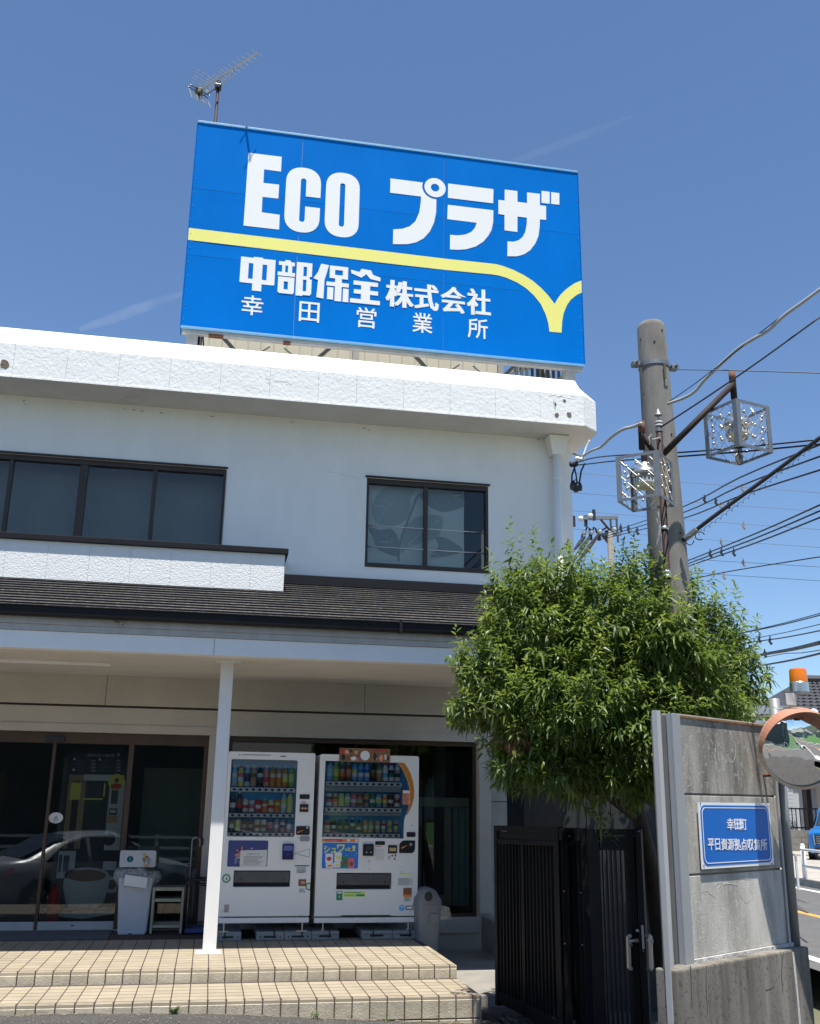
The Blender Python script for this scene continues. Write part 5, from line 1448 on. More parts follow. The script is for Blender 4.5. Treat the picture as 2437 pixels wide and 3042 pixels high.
# umbrella rack with umbrellas
rk = thing('umbrella_rack', 'black tubular umbrella rack half hidden behind the white post', 'rack', (-0.02, 12.6, ZP))
b = MB()
for y in (12.45, 12.75):
    b.tube([(-.17, y, ZP), (-.17, y, -.98), (-.12, y, -.93), (.14, y, -.93), (.18, y, -.98), (.18, y, ZP)], .014, 8)
for x in (-.15, 0.0, .16):
    b.tube([(x, 12.45, -.93), (x, 12.75, -.93)], .010, 6)
for zz in (-.99, ZP + .1):
    b.tube([(-.17, 12.45, zz), (.18, 12.45, zz)], .009, 6); b.tube([(-.17, 12.75, zz), (.18, 12.75, zz)], .009, 6)
b.build('rack_frame', dark_plastic, rk, smooth=True)
box('drip_tray', navy_p, -.15, .16, 12.46, 12.74, ZP + .02, ZP + .06, rk)


def umbrella(x, y, zt, m, hm, label, top):
    t = thing('umbrella', label, 'umbrella', (x, y, ZP + .06), 'umbrellas left in the rack')
    MB().lathe([(.006, 0, 0), (.03, .12, 0), (.045, .45, 0), (.05, .55, 0), (.03, .60, 0), (.012, .62, 0)], (x, y, ZP + .09), 10).build('folded_canopy', m, t)
    pts = [(x, y, ZP + .065), (x, y, zt)] + [(x + top * (1 - math.cos(a)), y, zt + top * math.sin(a)) for a in np.linspace(.3, math.pi, 8)] + [(x + 2 * top, y, zt - .06)]
    MB().tube(pts, .0075, 7).build('handle', hm, t, smooth=True)


umbrella(-.085, 12.6, -.50, black_p, dark_plastic, 'black umbrella with a black crook handle in the rack', .035)
umbrella(-.14, 12.66, -.52, glass_mat('clear_vinyl', (.8, .8, .8), 1.45, .2, 1.5), flat('handle_grey', (.30, .31, .31)), 'clear umbrella with a white crook handle in the rack', .045)

# dome-lid bin at the right
DX, DY = 2.66, 11.85
p = onZ(1290, 2815, -1.765)
dbin = thing('dome_bin', 'grey plastic dustbin with a domed lid and round hole at the right machine', 'bin', (DX, DY, -1.77))
h6 = lambda x, y: XZ(930 + x * .2142, 2480 + y * .2142, DY - .18)
rx = (h6(1727, 1000)[0] - h6(1440, 1000)[0]) / 2
xl_, xr_ = h6(1478, 1005)[0] - .02, XZ(1200 + 262 * .4343, 2200 + 1130 * .4343, DY - .18)[0]
DX = (xl_ + xr_) / 2; rw = (xr_ - xl_) / 2; zrim = h6(1590, 990)[1]; zdome = h6(1590, 755)[1]
dbin.location.x = DX
b = MB()


def rsq(cx, cy, hx, hy, z, r):
    return [(x, y, z) for x, y in rr(cx - hx, cx + hx, cy - hy, cy + hy, r, 4)]


rings = [rsq(DX - .01, DY, rw * .78, .15, -1.768, .05), rsq(DX, DY, rw * .97, .19, zrim - .02, .06), rsq(DX, DY, rw * 1.04, .205, zrim - .018, .06), rsq(DX, DY, rw * 1.04, .205, zrim + .012, .06)]
for rg in rings:
    b.v += rg
m_ = len(rings[0])
for k in range(len(rings) - 1):
    for i in range(m_):
        b.f.append((k * m_ + i, k * m_ + (i + 1) % m_, (k + 1) * m_ + (i + 1) % m_, (k + 1) * m_ + i)); b.mi.append(0)
b.f.append(tuple(reversed(range(m_)))); b.mi.append(0)
smooth_angle(b.build('bin_body', bin_blue_grey, dbin))
b = MB(); hh = zdome - zrim
rings = [rsq(DX, DY, rw * 1.0, .20, zrim + .013, .06), rsq(DX, DY, rw * .98, .20, zrim + .06, .06), rsq(DX, DY, rw * .80, .20, zrim + hh * .55, .06), rsq(DX, DY, rw * .58, .195, zrim + hh * .85, .05), rsq(DX, DY, rw * .3, .18, zrim + hh, .03)]
for rg in rings:
    b.v += rg
for k in range(len(rings) - 1):
    for i in range(m_):
        b.f.append((k * m_ + i, k * m_ + (i + 1) % m_, (k + 1) * m_ + (i + 1) % m_, (k + 1) * m_ + i)); b.mi.append(0)
b.f.append(tuple(range(4 * m_, 5 * m_))); b.mi.append(0)
smooth_angle(b.build('dome_lid', bin_blue_grey, dbin))
hc = h6(1598, 850)
MB().lathe([(.052, 0, 0), (.056, .012, 0), (.044, .013, 1), (.043, .002, 1)], (0, 0, 0), 20)
b = MB(); n = 20
for i in range(n):
    a = 2 * math.pi * i / n; b.v.append((hc[0] + .05 * math.cos(a), DY - .212, hc[1] + .055 * math.sin(a)))
b.f.append(tuple(range(n))); b.mi.append(0); b.build('lid_hole', black_p, dbin)
b = MB(); b.tube([(hc[0] + .052 * math.cos(a), DY - .211, hc[1] + .057 * math.sin(a)) for a in np.linspace(0, 2 * math.pi, 21)], .006, 6, cap=False); b.build('hole_rim', bin_blue_grey, dbin)
b = MB()
for i in range(12):
    pass
bagl = [(xr_ - .02, DY - .15, zrim + .01), (xr_ + .10, DY - .1, zrim - .02), (xr_ + .14, DY - .05, zrim - .13), (xr_ + .16, DY, zrim - .16), (xr_ + .01, DY - .1, zrim - .15)]
b.v = bagl + [(x, y + .12, z - .01) for x, y, z in bagl]; b.f = [(0, 1, 4), (1, 2, 3, 4), (5, 9, 6), (6, 9, 8, 7), (0, 5, 6, 1), (1, 6, 7, 2)]; b.mi = [0] * 6; b.build('bag_edge', bagm, dbin)
box('bin_plate', bin_blue_grey, DX - .01, DX + .10, DY - .2, DY - .19, zrim - .18, zrim - .08, dbin, .004)

# coffee machine inside
cf = thing('coffee_machine', 'dark cup coffee machine with a menu board seen inside the glass doors', 'vending machine', (-1.35, 13.9, ZP))
YC = 13.55
k6 = lambda x, y: XZ(x * .437, 2100 + y * .437, YC)
f = fb(k6, 395, 455, 850, 1330); mxl, mxr = k6(470, 500)[0], k6(850, 800)[0]
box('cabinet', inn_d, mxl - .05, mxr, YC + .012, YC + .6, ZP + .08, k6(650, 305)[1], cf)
mb_ = shape('menu_board', [rect(*fb(k6, 478, 308, 858, 458))], YC - .006, mat('menu_navy', (0.022, 0.026, 0.05), 0.5), cf, .01)
pale = flat('menu_pale', (0.8, 0.82, 0.84), 0.6)
text('menu_title', 'GEORGIA CAFE', fb(k6, 596, 320, 748, 340), YC - .0085, pale, cf, .001)
for (x, y) in ((768, 328), (806, 326)):
    q = k6(x, y); shape('menu_cup', [circ(q[0], q[1], .02, 10), circ(q[0], q[1], .012, 10)], YC - .0085, pale, cf, .001)
for x, y in ((500, 348), (672, 350), (494, 420)):
    f2 = fb(k6, x, y, x + 15, y + 15); shape('menu_square', [rect(*f2)], YC - .0085, pale, cf, .001)
for i in range(4):
    for x0_ in (620, 790):
        f2 = fb(k6, x0_, 362 + i * 22, x0_ + 28, 374 + i * 22); text('menu_price', random.choice(('100', '120', '130', '150')), f2, YC - .0085, pale, cf, .001)
    for x0_ in (520, 690):
        f2 = fb(k6, x0_, 365 + i * 22, x0_ + random.uniform(40, 80), 370 + i * 22); shape('menu_line', [rect(*f2)], YC - .0085, flat('menu_dim', (.1, .11, .14)), cf, .001)
def cof(name, m, x0, y0, x1, y1, dy=0.008, r=0):
    f2 = fb(k6, x0, y0, x1, y1); return shape(name, [rr(f2[0], f2[1], f2[2], f2[3], r) if r else rect(*f2)], YC - dy, m, cf, .004)
white_in = flat('cab_white', (0.70, 0.72, 0.72), 0.5); wood_in = flat('cab_wood', (0.45, 0.32, 0.17), 0.6)
cof('white_head', white_in, 570, 462, 845, 503); cof('white_side', white_in, 728, 504, 832, 975)
cof('wood_side', wood_in, 470, 462, 568, 505); cof('wood_post', wood_in, 445, 506, 480, 965); cof('wood_post', wood_in, 525, 506, 566, 965)
cof('yellow_notice', yellow_p, 480, 515, 550, 632, .014); cof('yellow_line', yellow_p, 562, 622, 698, 632, .014); cof('yellow_line', yellow_p, 705, 522, 716, 610, .014)
for i in range(4):
    for x0_ in (580, 640):
        cof('selection_button', flat('sel_grey', (.09, .095, .11), .3), x0_, 520 + i * 28, x0_ + 48, 540 + i * 28, .013)
q = k6(793, 512); shape('round_sticker', [circ(q[0], q[1], .10, 24)], YC - .014, yellow_p, cf, .003); shape('round_sticker_band', [circ(q[0], q[1] - .05, .07, 16, .035)], YC - .0165, red_p, cf, .002); shape('round_sticker_cup', [circ(q[0], q[1] + .02, .03, 12)], YC - .0165, brown_p, cf, .002)
cof('screen', flat('dim_screen', (.10, .11, .115), .3), 757, 560, 803, 660, .013); cof('note_slot', black_p, 742, 690, 796, 735, .013); cof('note_mouth', white_in, 748, 700, 790, 722, .018); cof('orange_note', tan_p, 724, 740, 802, 788, .013)
q = k6(742, 900); shape('coin_knob', [circ(q[0], q[1], .075, 20)], YC - .013, black_p, cf, .004)
cof('white_poster', white_in, 392, 980, 510, 1165, .013); cof('poster_picture', ink, 430, 1010, 470, 1120, .018); cof('poster_text', ink, 400, 1005, 420, 1125, .018)
cof('white_poster', white_in, 700, 1050, 790, 1110, .013)
# cup picture
q = k6(590, 1150); cw = .27
cupm = flat('cup_white', (0.72, 0.69, 0.64), .5)
cup = [(q[0] - cw * .95, q[1]), (q[0] - cw * .98, q[1] - .12), (q[0] - cw * .8, q[1] - .30), (q[0] - cw * .4, q[1] - .42), (q[0] + cw * .4, q[1] - .42), (q[0] + cw * .85, q[1] - .30), (q[0] + cw, q[1] - .1), (q[0] + cw * 1.02, q[1])]
shape('cup_picture', [cup + [(q[0] + cw * math.cos(a), q[1] + .10 * math.sin(a)) for a in np.linspace(0, math.pi, 12)]], YC - .013, cupm, cf, .003)
shape('cup_coffee', [circ(q[0], q[1] + .005, cw * .86, 24, .068)], YC - .0165, brown_p, cf, .002)
shape('cup_saucer', [[(q[0] - .5, q[1] - .36), (q[0] - .3, q[1] - .46), (q[0], q[1] - .49), (q[0] + .35, q[1] - .44), (q[0] + .55, q[1] - .3), (q[0] + .3, q[1] - .38), (q[0], q[1] - .425), (q[0] - .3, q[1] - .40)]], YC - .0105, cupm, cf, .001)
shape('cup_handle', [circ(q[0] + cw * 1.15, q[1] - .1, .11, 18, .1), circ(q[0] + cw * 1.12, q[1] - .1, .06, 18, .055)], YC - .0105, cupm, cf, .001)
f2 = fb(k6, 350, 1362, 775, 1385); box('base_rail', alu_dull, f2[0], f2[1], YC - .02, YC + .01, f2[2], f2[3], cf)
fe = thing('fire_extinguisher', 'red fire extinguisher standing inside behind the sliding door edge', 'extinguisher', (-1.72, 13.35, ZP))
MB().lathe([(.06, .0, 0), (.07, .02, 0), (.07, .36, 0), (.05, .43, 0), (.022, .46, 1), (.022, .52, 1)], (-1.72, 13.35, ZP), 14).build('cylinder_body', [red_p, black_p], fe, smooth=True)
b = MB(); b.tube([(-1.70, 13.33, ZP + .5), (-1.64, 13.3, ZP + .4), (-1.63, 13.3, ZP + .15)], .012, 6); b.build('hose', black_p, fe)

# ================================================================== BLACK FOLDING GATE
def gate_leaf(parent, A, B, zt, zb, bars, wl, wr, mid=None, rail=.12):
    """one leaf from A to B (plan points); zt/zb = (at A, at B)"""
    A = Vector((A[0], A[1], 0)); B = Vector((B[0], B[1], 0)); d = (B - A); L = d.length; d.normalize(); nn = Vector((-d.y, d.x, 0))

    def P(s, z):
        return A + d * s + Vector((0, 0, z))
    zT = lambda s: zt[0] + (zt[1] - zt[0]) * s / L
    zB = lambda s: zb[0] + (zb[1] - zb[0]) * s / L
    for s, w in ((wl / 2, wl), (L - wr / 2, wr)):
        MB().bar(P(s, zB(s)), P(s, zT(s)), w, .06, up=tuple(nn)).build('stile', gate_m, parent, bevel=.003)
    if mid:
        MB().bar(P(L * mid, zB(L * mid) + .02), P(L * mid, zT(L * mid) - .12), .045, .05, up=tuple(nn)).build('stile', gate_m, parent, bevel=.003)
    for z0, h in ((-.025, .05), (-.145, .04)):
        MB().bar(P(wl, zT(wl) + z0), P(L - wr, zT(L - wr) + z0), .05, h).build('top_rail', gate_m, parent, bevel=.003)
    MB().bar(P(wl, zT(wl) - .09), P(L - wr, zT(L - wr) - .09), .02, .07).build('top_plate', gate_m, parent)
    MB().bar(P(wl, zB(wl) + .08), P(L - wr, zB(L - wr) + .08), .05, .10).build('bottom_rail', gate_m, parent, bevel=.003)
    for i in range(bars):
        s = wl + (L - wl - wr) * (i + .5) / bars
        if mid and abs(s - L * mid) < .03:
            continue
        MB().bar(P(s, zB(s) + .13), P(s, zT(s) - .16), .014, .03, up=tuple(nn)).build('bar', gate_m, parent)
    return A, d, nn, L


gate = thing('folding_gate', 'black folding metal gate with vertical bars standing open beside the tiled steps', 'gate', (3.0, 8.8, -1.9))
gA = onY(1477, 2700, 9.7); gB = onY(1672, 2700, 8.75)
gate_leaf(gate, gA, gB, (-.235, -.215), (-1.80, -1.90), 17, .045, .06, .45)
gC = onY(1683, 2700, 8.70); gD = onY(1700, 2700, 9.35)
gate_leaf(gate, gC, (gC[0] + .16, gC[1] + .75), (-.225, -.245), (-1.90, -1.84), 9, .07, .06)
gE = onY(1731, 2700, 8.58)
gate_leaf(gate, gE, (gE[0] + .18, gE[1] + .75), (-.222, -.24), (-1.92, -1.86), 9, .075, .06)
for g_ in (gC, gE):
    box('hinge_box', gate_m, g_[0] - .045, g_[0] + .06, g_[1] - .05, g_[1] + .02, -.33, -.232, gate, .006)
    box('hinge_pin', alu, g_[0] + .02, g_[0] + .035, g_[1] - .058, g_[1] - .045, -.30, -.285, gate)
for (x, y) in ((1726, 2652), (1731, 2808), (1676, 2648), (1679, 2804)):
    q = onY(x, y, 8.45); MB().sphere(tuple(q), .006, 6, 4).build('rivet', alu, gate)
gF = onY(1757, 2700, 8.30); gG = onY(1918, 2700, 8.02)
Ag, dg_, ng, Lg = gate_leaf(gate, gF, gG, (-.222, -.212), (-2.0, -2.0), 8, .095, .05, None)
gH = onY(1876, 2700, 8.06)
MB().bar((gH[0], gH[1] - .02, -2.0), (gH[0], gH[1] - .02, -.23), .05, .05).build('lock_stile', gate_m, gate, bevel=.003)


def gq(x, y, off=.0):
    """point on the lock leaf plane seen at photo point"""
    d = ray(x, y); n = np.array([ng.x, ng.y]); t = (n @ np.array([Ag.x - ng.x * off, Ag.y - ng.y * off])) / (n @ d[:2]); return d * t


hd_ = MB()
for pts in (((1886, 2781), (1867, 2781), (1870, 2878), (1889, 2878)), ((1920, 2781), (1932, 2781), (1936, 2879), (1924, 2879))):
    q = [gq(x, y, .09 if i in (1, 2) else .05) for i, (x, y) in enumerate(pts)]
    h = MB()
    for a, c in zip(q[:-1], q[1:]):
        h.bar(a, c, .026, .026, up=(0.3, -1, 0.2))
    h.build('pull_handle', handle_m, gate, bevel=.004)
for pts in (((1896, 2794), (1874, 2796), (1876, 2812)), ((1922, 2794), (1938, 2795), (1934, 2812))):
    q = [gq(x, y, .085) for x, y in pts]; MB().tube(q, .013, 10).build('lever', handle_m, gate, smooth=True)
q = gq(1894, 2765, .06); MB().sphere(tuple(q), .014, 8, 6).build('lock_knob', alu, gate, smooth=True)
MB().bar(gq(1909, 2749, .036), gq(1913, 2820, .036), .024, .006, up=(0.3, -1, 0)).build('lock_plate', alu_dull, gate)
MB().bar(gq(1882, 2735, .04), gq(1884, 2770, .04), .014, .008, up=(0.3, -1, 0)).build('bolt_plate', steel, gate)
for (x, y) in ((1798, 2474), (1869, 2476), (1899, 2470), (1912, 2826)):
    MB().sphere(tuple(gq(x, y, .035)), .0055, 6, 4).build('rivet', alu, gate)
shed = thing('storage_shed', 'dark green black storage shed standing in the shade behind the black gate', 'shed', (3.9, 10.4, -1.95))
shed_m = mat('shed_sheet', (0.022, 0.026, 0.028), .6, var=.3, vscale=5)
for i in range(6):
    box('shed_panel', shed_m, 3.50 + i * .26, 3.752 + i * .26, 10.0, 10.03, -2.0, .72, shed)
box('shed_body', shed_m, 3.505, 5.05, 10.031, 11.3, -2.0, .70, shed)
box('shed_roof', black_metal, 3.44, 5.12, 9.93, 11.4, .721, .76, shed)
gI = onY(1744, 2700, 8.5); gate_leaf(gate, gI, (gI[0] + .2, gI[1] + .75), (-.222, -.24), (-1.92, -1.86), 9, .05, .05)  # extra leaf added to fill a bright gap with dark
b = MB()
for i in range(6):
    b.bar((2.55 + i * .09, 8.0, -1.875 - i * .004), (2.66 + i * .09, 9.6, -1.865 - i * .004), .03, .02)
tag(b.build('drain_grate', dark_plastic), 'dark slotted drain grate in the ground by the gate', 'grate')

# ================================================================== CONCRETE SIGN WALL
th = math.radians(58); ux_ = np.array([math.sin(th), math.cos(th)]); uy_ = np.array([-math.cos(th), math.sin(th)])
WA = np.array([2.80537, 6.01104]); d0 = ray(1990, 2350); WA = (d0 * 6.2)[:2]
WF = Matrix(((ux_[0], uy_[0], 0, WA[0]), (ux_[1], uy_[1], 0, WA[1]), (0, 0, 1, 0), (0, 0, 0, 1)))


def onW(x, y, off=0.0):
    d = ray(x, y); t = (uy_ @ WA + off) / (uy_ @ d[:2]); p = d * t
    return ((p[:2] - WA) @ ux_, p[2])


def c8(x, y):
    return (1850 + x * .5297, 1900 + y * .5297)


def W8(x, y, off=0.0):
    return onW(*c8(x, y), off)


class WB(MB):
    """mesh builder whose coordinates are (along wall, depth, height)"""
    def build(s, *a, **k):
        A = np.array(WF); v = np.array(s.v, float); v = v @ A[:3, :3].T + A[:3, 3]; s.v = [tuple(p) for p in v]
        return MB.build(s, *a, **k)


def wbox(name, m, u0, u1, y0, y1, z0, z1, parent, bevel=0.0):
    return WB().box(min(u0, u1), max(u0, u1), y0, y1, z0, z1).build(name, m, parent, bevel=bevel)


cw = thing('concrete_panel_wall', 'weathered concrete panel wall between steel posts carrying the blue sign board', 'wall', (3.4, 6.4, -1.95))
uc = W8(268, 440)[0]; up0 = W8(312, 440)[0]
zt0, zt1 = W8(300, 425)[1], W8(780, 490)[1]
j1 = (W8(332, 861)[1] + W8(860, 887)[1]) / 2; j2 = (W8(357, 1310)[1] + W8(893, 1298)[1]) / 2
zb_ = (W8(385, 1790)[1] + W8(925, 1728)[1]) / 2
ur0 = W8(860, 888)[0]; ur1 = W8(900, 900)[0]
ztop = (zt0 + zt1) / 2 + .002
conc_pale = mat('pale_weathered_concrete', (0.56, 0.53, 0.465), 0.88, col2=(0.27, 0.25, 0.215), vscale=2.6, stretch=(2.2, 2.2, 0.4), bump=0.2, bscale=80, speck=(30, (0.6, 0.58, 0.53), 0.35))
conc_mid = mat('mid_weathered_concrete', (0.46, 0.44, 0.385), 0.88, col2=(0.17, 0.155, 0.133), vscale=2.6, stretch=(2.2, 2.2, 0.4), bump=0.2, bscale=80, speck=(30, (0.55, 0.53, 0.48), 0.35))
for z0, z1, pm_c in ((zb_ + .012, j2 - .006, conc_pale), (j2 + .006, j1 - .006, conc_mid), (j1 + .006, ztop, wall_conc)):
    b = WB(); b.box(uc + .03, ur0 + .015, 0, .075, z0, z1)
    b.build('concrete_panel', pm_c, cw, bevel=.004)
wbox('joint_filler', dark_plastic, uc + .04, ur0, .012, .06, zb_, ztop - .02, cw)
wbox('mortar_bed', mat('pale_mortar', (0.55, 0.54, 0.50), .95, var=.3, vscale=20, bump=1, bscale=60), uc + .05, ur1 - .03, -.012, .06, zb_ - .03, zb_ + .011, cw, .004)
post_m = mat('post_grey_steel', (0.34, 0.35, 0.36), 0.55, metal=.3, col2=(0.33, .33, .33), vscale=6)
# left H post: front flange, web, rear flange
wbox('post_flange', post_m, uc, up0, -.014, -.001, -.95, ztop + .012, cw, .002)
wbox('post_flange_lip', post_m, uc, uc + .006, -.0005, .03, -.95, ztop + .012, cw)
wbox('post_web', mat('web_grey', (0.20, 0.19, 0.17), .8, var=.3, vscale=8, stretch=(2, 2, .3)), uc + .008, uc + .028, .031, .15, -1.9, ztop, cw)
ga, gb_ = W8(194, 440, -.06)[0], W8(215, 440, -.06)[0]
gpost = thing('gate_post', 'slim pale aluminium gate post at the left end of the concrete wall', 'post', (2.85, 6.0, -1.95))
wbox('post_body', mat('pale_aluminium', (.46, .46, .45), .45, metal=.2, var=.08), ga, gb_, -.06, -.022, -2.1, ztop + .012, gpost, .002)
# right post
wbox('post_flange', post_m, ur0 - .004, ur0 + .022, -.014, -.001, zb_ - .02, ztop - .02, cw, .002)
b = WB(); b.box(uc + .02, ur0 - .02, -.010, .08, ztop + .001, ztop + .014); b.build('cap_strip', mat('pale_cap', (.42, .40, .36), .8, var=.3, vscale=10), cw, bevel=.003)
b = WB(); b.box(uc + .05, ur0 - .04, -.0118, -.0102, ztop - .006, ztop + .006); b.build('rust_line', mat('rust_stain', (0.30, 0.14, 0.05), .9, var=.5, vscale=30), cw)
# base block
OB = -.09
q0 = W8(300, 1838, OB); q1 = W8(1045, 1740, OB); zbt = (W8(300, 1838, OB)[1] + q1[1]) / 2
b = WB(); b.box(q0[0] - .004, q1[0], OB, .05, -2.15, zbt); bo = b.build('base_block', base_conc, cw, bevel=.012)
# pale lime streaks and cracks on the panels
lime = mat('lime_streak', (0.62, 0.60, 0.55), .95, var=.35, vscale=45)


def wshape(name, loops, m, y=-.0022, th=.0016, parent=None):
    return shape(name, loops, y, m, parent or cw, th, frame=WF)


def wline(pts, w, m, name='lime_streak'):
    p = [W8(*q) for q in pts]; out = []
    den = []
    for i_ in range(len(p) - 1):
        p0, p1, p2, p3 = (np.array(p[max(0, i_ - 1)]), np.array(p[i_]), np.array(p[i_ + 1]), np.array(p[min(len(p) - 1, i_ + 2)]))
        for k in range(7):
            t = k / 7; q = .5 * ((2 * p1) + (p2 - p0) * t + (2 * p0 - 5 * p1 + 4 * p2 - p3) * t * t + (3 * p1 - p0 - 3 * p2 + p3) * t ** 3)
            den.append((q[0] + random.gauss(0, .0022), q[1] + random.gauss(0, .0022)))
    den.append(p[-1]); l = []; r = []
    for i, (u, z) in enumerate(den):
        ww = w * random.uniform(.35, 1.1); a = den[max(0, i - 1)]; c = den[min(len(den) - 1, i + 1)]
        dx, dz = c[0] - a[0], c[1] - a[1]; ll = math.hypot(dx, dz) or 1
        ww *= .8 + 1.6 * abs(mnoise.noise((i * .9, w * 900, 2))); l.append((u - dz / ll * ww, z + dx / ll * ww)); r.append((u + dz / ll * ww * .6, z - dx / ll * ww * .6))
    wshape(name, [l + r[::-1]], m, -.0012, .0006)


for pts, w in ((((520, 575), (545, 605), (575, 632)), .0025), (((520, 610), (517, 660), (528, 705)), .007), (((605, 515), (612, 570), (632, 590), (628, 670), (602, 685), (590, 645), (578, 690), (562, 720), (572, 745)), .003),
               (((690, 580), (705, 600), (697, 640)), .003), (((325, 540), (345, 620), (335, 700)), .002), (((350, 740), (385, 800), (360, 830)), .002),
               (((640, 1325), (660, 1350), (655, 1420), (690, 1475), (722, 1450), (715, 1390), (722, 1325)), .003), (((660, 1330), (690, 1345), (720, 1335)), .004), (((560, 1375), (600, 1368), (650, 1380)), .005), (((520, 1385), (545, 1360), (540, 1400)), .004),
               (((440, 1425), (470, 1410), (505, 1440), (520, 1450)), .002), (((400, 1410), (385, 1500), (395, 1600)), .002)):
    wline(pts, w, lime)
stain = mat('dark_drip', (0.12, 0.11, 0.095), .95, var=.4, vscale=20)
for x, y0, y1, w in ((575, 895, 905, .01),):
    pass
for (x0, y0, x1, y1) in ((380, 1830, 392, 2060), (470, 1830, 478, 2100), (700, 1800, 705, 1900), (895, 1770, 900, 1990)):
    a = W8(x0, y0, OB); c = W8(x1, y1, OB); w = random.uniform(.004, .009)
    shape('drip_stain', [[(a[0] - w, a[1]), (a[0] + w, a[1]), (c[0] + w * .6, (a[1] + c[1]) / 2), (c[0] + .001, c[1]), (c[0] - .001, c[1]), (c[0] - w * .7, (a[1] + c[1]) / 2)]], OB - .0022, stain, cw, .0016, frame=WF)
a = W8(960, 1780, OB); shape('pale_stain', [[(a[0] - .012, a[1] + .03), (a[0] + .01, a[1] + .03), (a[0] + .02, a[1] - .3), (a[0] + .03, a[1] - .62), (a[0] - .012, a[1] - .62), (a[0] - .004, a[1] - .25)]], OB - .0022, lime, cw, .0016, frame=WF)
a = W8(830, 1960, OB); wshape('base_crack', [[(a[0] - .06, a[1]), (a[0], a[1] + .004), (a[0] + .05, a[1] + .014), (a[0] + .0, a[1] + .001)]], stain, OB - .0022)
wbox('white_plate', paper, ur1 + .004, ur1 + .034, -.052, -.047, W8(920, 1405)[1], W8(920, 1200)[1], cw)
f = (ur1 + .008, ur1 + .02, W8(920, 1240)[1], W8(920, 1212)[1])
text('plate_mark', '禁', f, -.0535, ink, cw, .001, frame=WF)
q = W8(790, 745); b = WB(); b.tube([(q[0], -.001, q[1] - .02), (q[0], -.05, q[1] - .02), (q[0], -.06, q[1] + .02)], .012, 8); b.build('rusty_hook', rust, cw)

# blue sign board
bd = thing('sign_board', 'blue and white sign board fixed to the middle concrete panel', 'sign', (3.4, 6.3, -.2))
cr = [W8(407, 905), W8(812, 925), W8(833, 1272), W8(428, 1278)]
bu0 = (cr[0][0] + cr[3][0]) / 2; bu1 = (cr[1][0] + cr[2][0]) / 2; bz1 = (cr[0][1] + cr[1][1]) / 2; bz0 = (cr[2][1] + cr[3][1]) / 2
wbox('board_plate', mat('board_white', (.74, .75, .76), .4, var=.04), bu0, bu1, -.020, -.016, bz0, bz1, bd)
board_blue = mat('board_blue', (0.006, 0.135, 0.50), .5, var=.08, spec=.2)
m_ = .022; wshape('blue_field', [rr(bu0 + m_, bu1 - m_, bz0 + m_ * .8, bz1 - m_ * .8, .05, 6)], board_blue, -.0216, .0014, bd)
i0 = .036; i1 = .042
wshape('white_line', [rr(bu0 + i0, bu1 - i0, bz0 + i0 * .85, bz1 - i0 * .85, .043, 6), rr(bu0 + i1, bu1 - i1, bz0 + i1 * .85, bz1 - i1 * .85, .038, 6)], sign_white, -.0230, .0012, bd)


def btext(s, x0, y0, x1, y1, bold=.012):
    a = W8(x0, (y0 + y1) / 2); c = W8(x1, (y0 + y1) / 2); xm = (x0 + x1) / 2
    text('board_lettering', s, (a[0], c[0], W8(xm, y1)[1], W8(xm, y0)[1]), -.0242, sign_white, bd, .0012, bold=bold, frame=WF)


btext('幸', 568, 1003, 607, 1069); btext('町', 645, 1008, 679, 1068)
btext('田', 610, 1008, 644, 1066)
wshape('patch_behind_letter', [rect(W8(609, 1036)[0], W8(661, 1036)[0], W8(630, 1070)[1], W8(630, 1002)[1])], mat('board_blue_patch', (.10, .22, .55), .5), -.0232, .0008, bd)
for i, ch in enumerate('平日資源拠点収集所'):
    x = 461 + i * 37; y = 1147 + i * .3
    btext(ch, x + (4 if ch == '日' else 0), y - 32, x + (31 if ch == '日' else 35.5), y + 34)
for (x, y) in ((420, 918), (800, 935), (822, 1258), (440, 1266)):
    q = W8(x, y); b = WB(); b.sphere((q[0], -.021, q[1]), .006, 6, 4); b.build('screw', steel, bd)
wbox('lower_trim', dark_plastic, bu0 + .01, bu1 - .01, -.019, -.002, bz0 - .004, bz0 - .0005, bd)

# ================================================================== CURVED MIRROR AND BEACON
MC = onD(2376, 2223, 6.80); mn = Vector((-.24, -.96, -.12)).normalized()
mirror = thing('traffic_mirror', 'round convex traffic mirror with a faded orange hood in front of the concrete wall', 'mirror', tuple(MC))
MQ = (mn).to_track_quat('-Y', 'Z').to_matrix().to_4x4(); MFm = Matrix.Translation(Vector(MC)) @ MQ
MR = 0.272


class FB(MB):
    def build(s, *a, **k):
        A = np.array(MFm); v = np.array(s.v, float); v = v @ A[:3, :3].T + A[:3, 3]; s.v = [tuple(p) for p in v]
        return MB.build(s, *a, **k)


b = FB(); rings, seg = 14, 48; RS = 1.05
for k in range(rings + 1):
    r = MR * .93 * k / rings; dep = -(math.sqrt(RS * RS - r * r) - math.sqrt(RS * RS - (MR * .93) ** 2))
    for i in range(seg):
        a = 2 * math.pi * i / seg; b.v.append((max(r, 1e-4) * math.cos(a), dep, max(r, 1e-4) * math.sin(a)))
for k in range(rings):
    for i in range(seg):
        b.f.append((k * seg + i, (k + 1) * seg + i, (k + 1) * seg + (i + 1) % seg, k * seg + (i + 1) % seg)); b.mi.append(0)
b.build('mirror_face', mirror_mat(), mirror, smooth=True)
b = FB(); prof_ = [(MR * .925, -.010), (MR * .93, -.022), (MR * .955, -.030), (MR * .985, -.024), (MR, -.008), (MR * .99, .02), (MR * .93, .035)]
for (r, y) in prof_:
    for i in range(seg):
        a = 2 * math.pi * i / seg; b.v.append((r * math.cos(a), y, r * math.sin(a)))
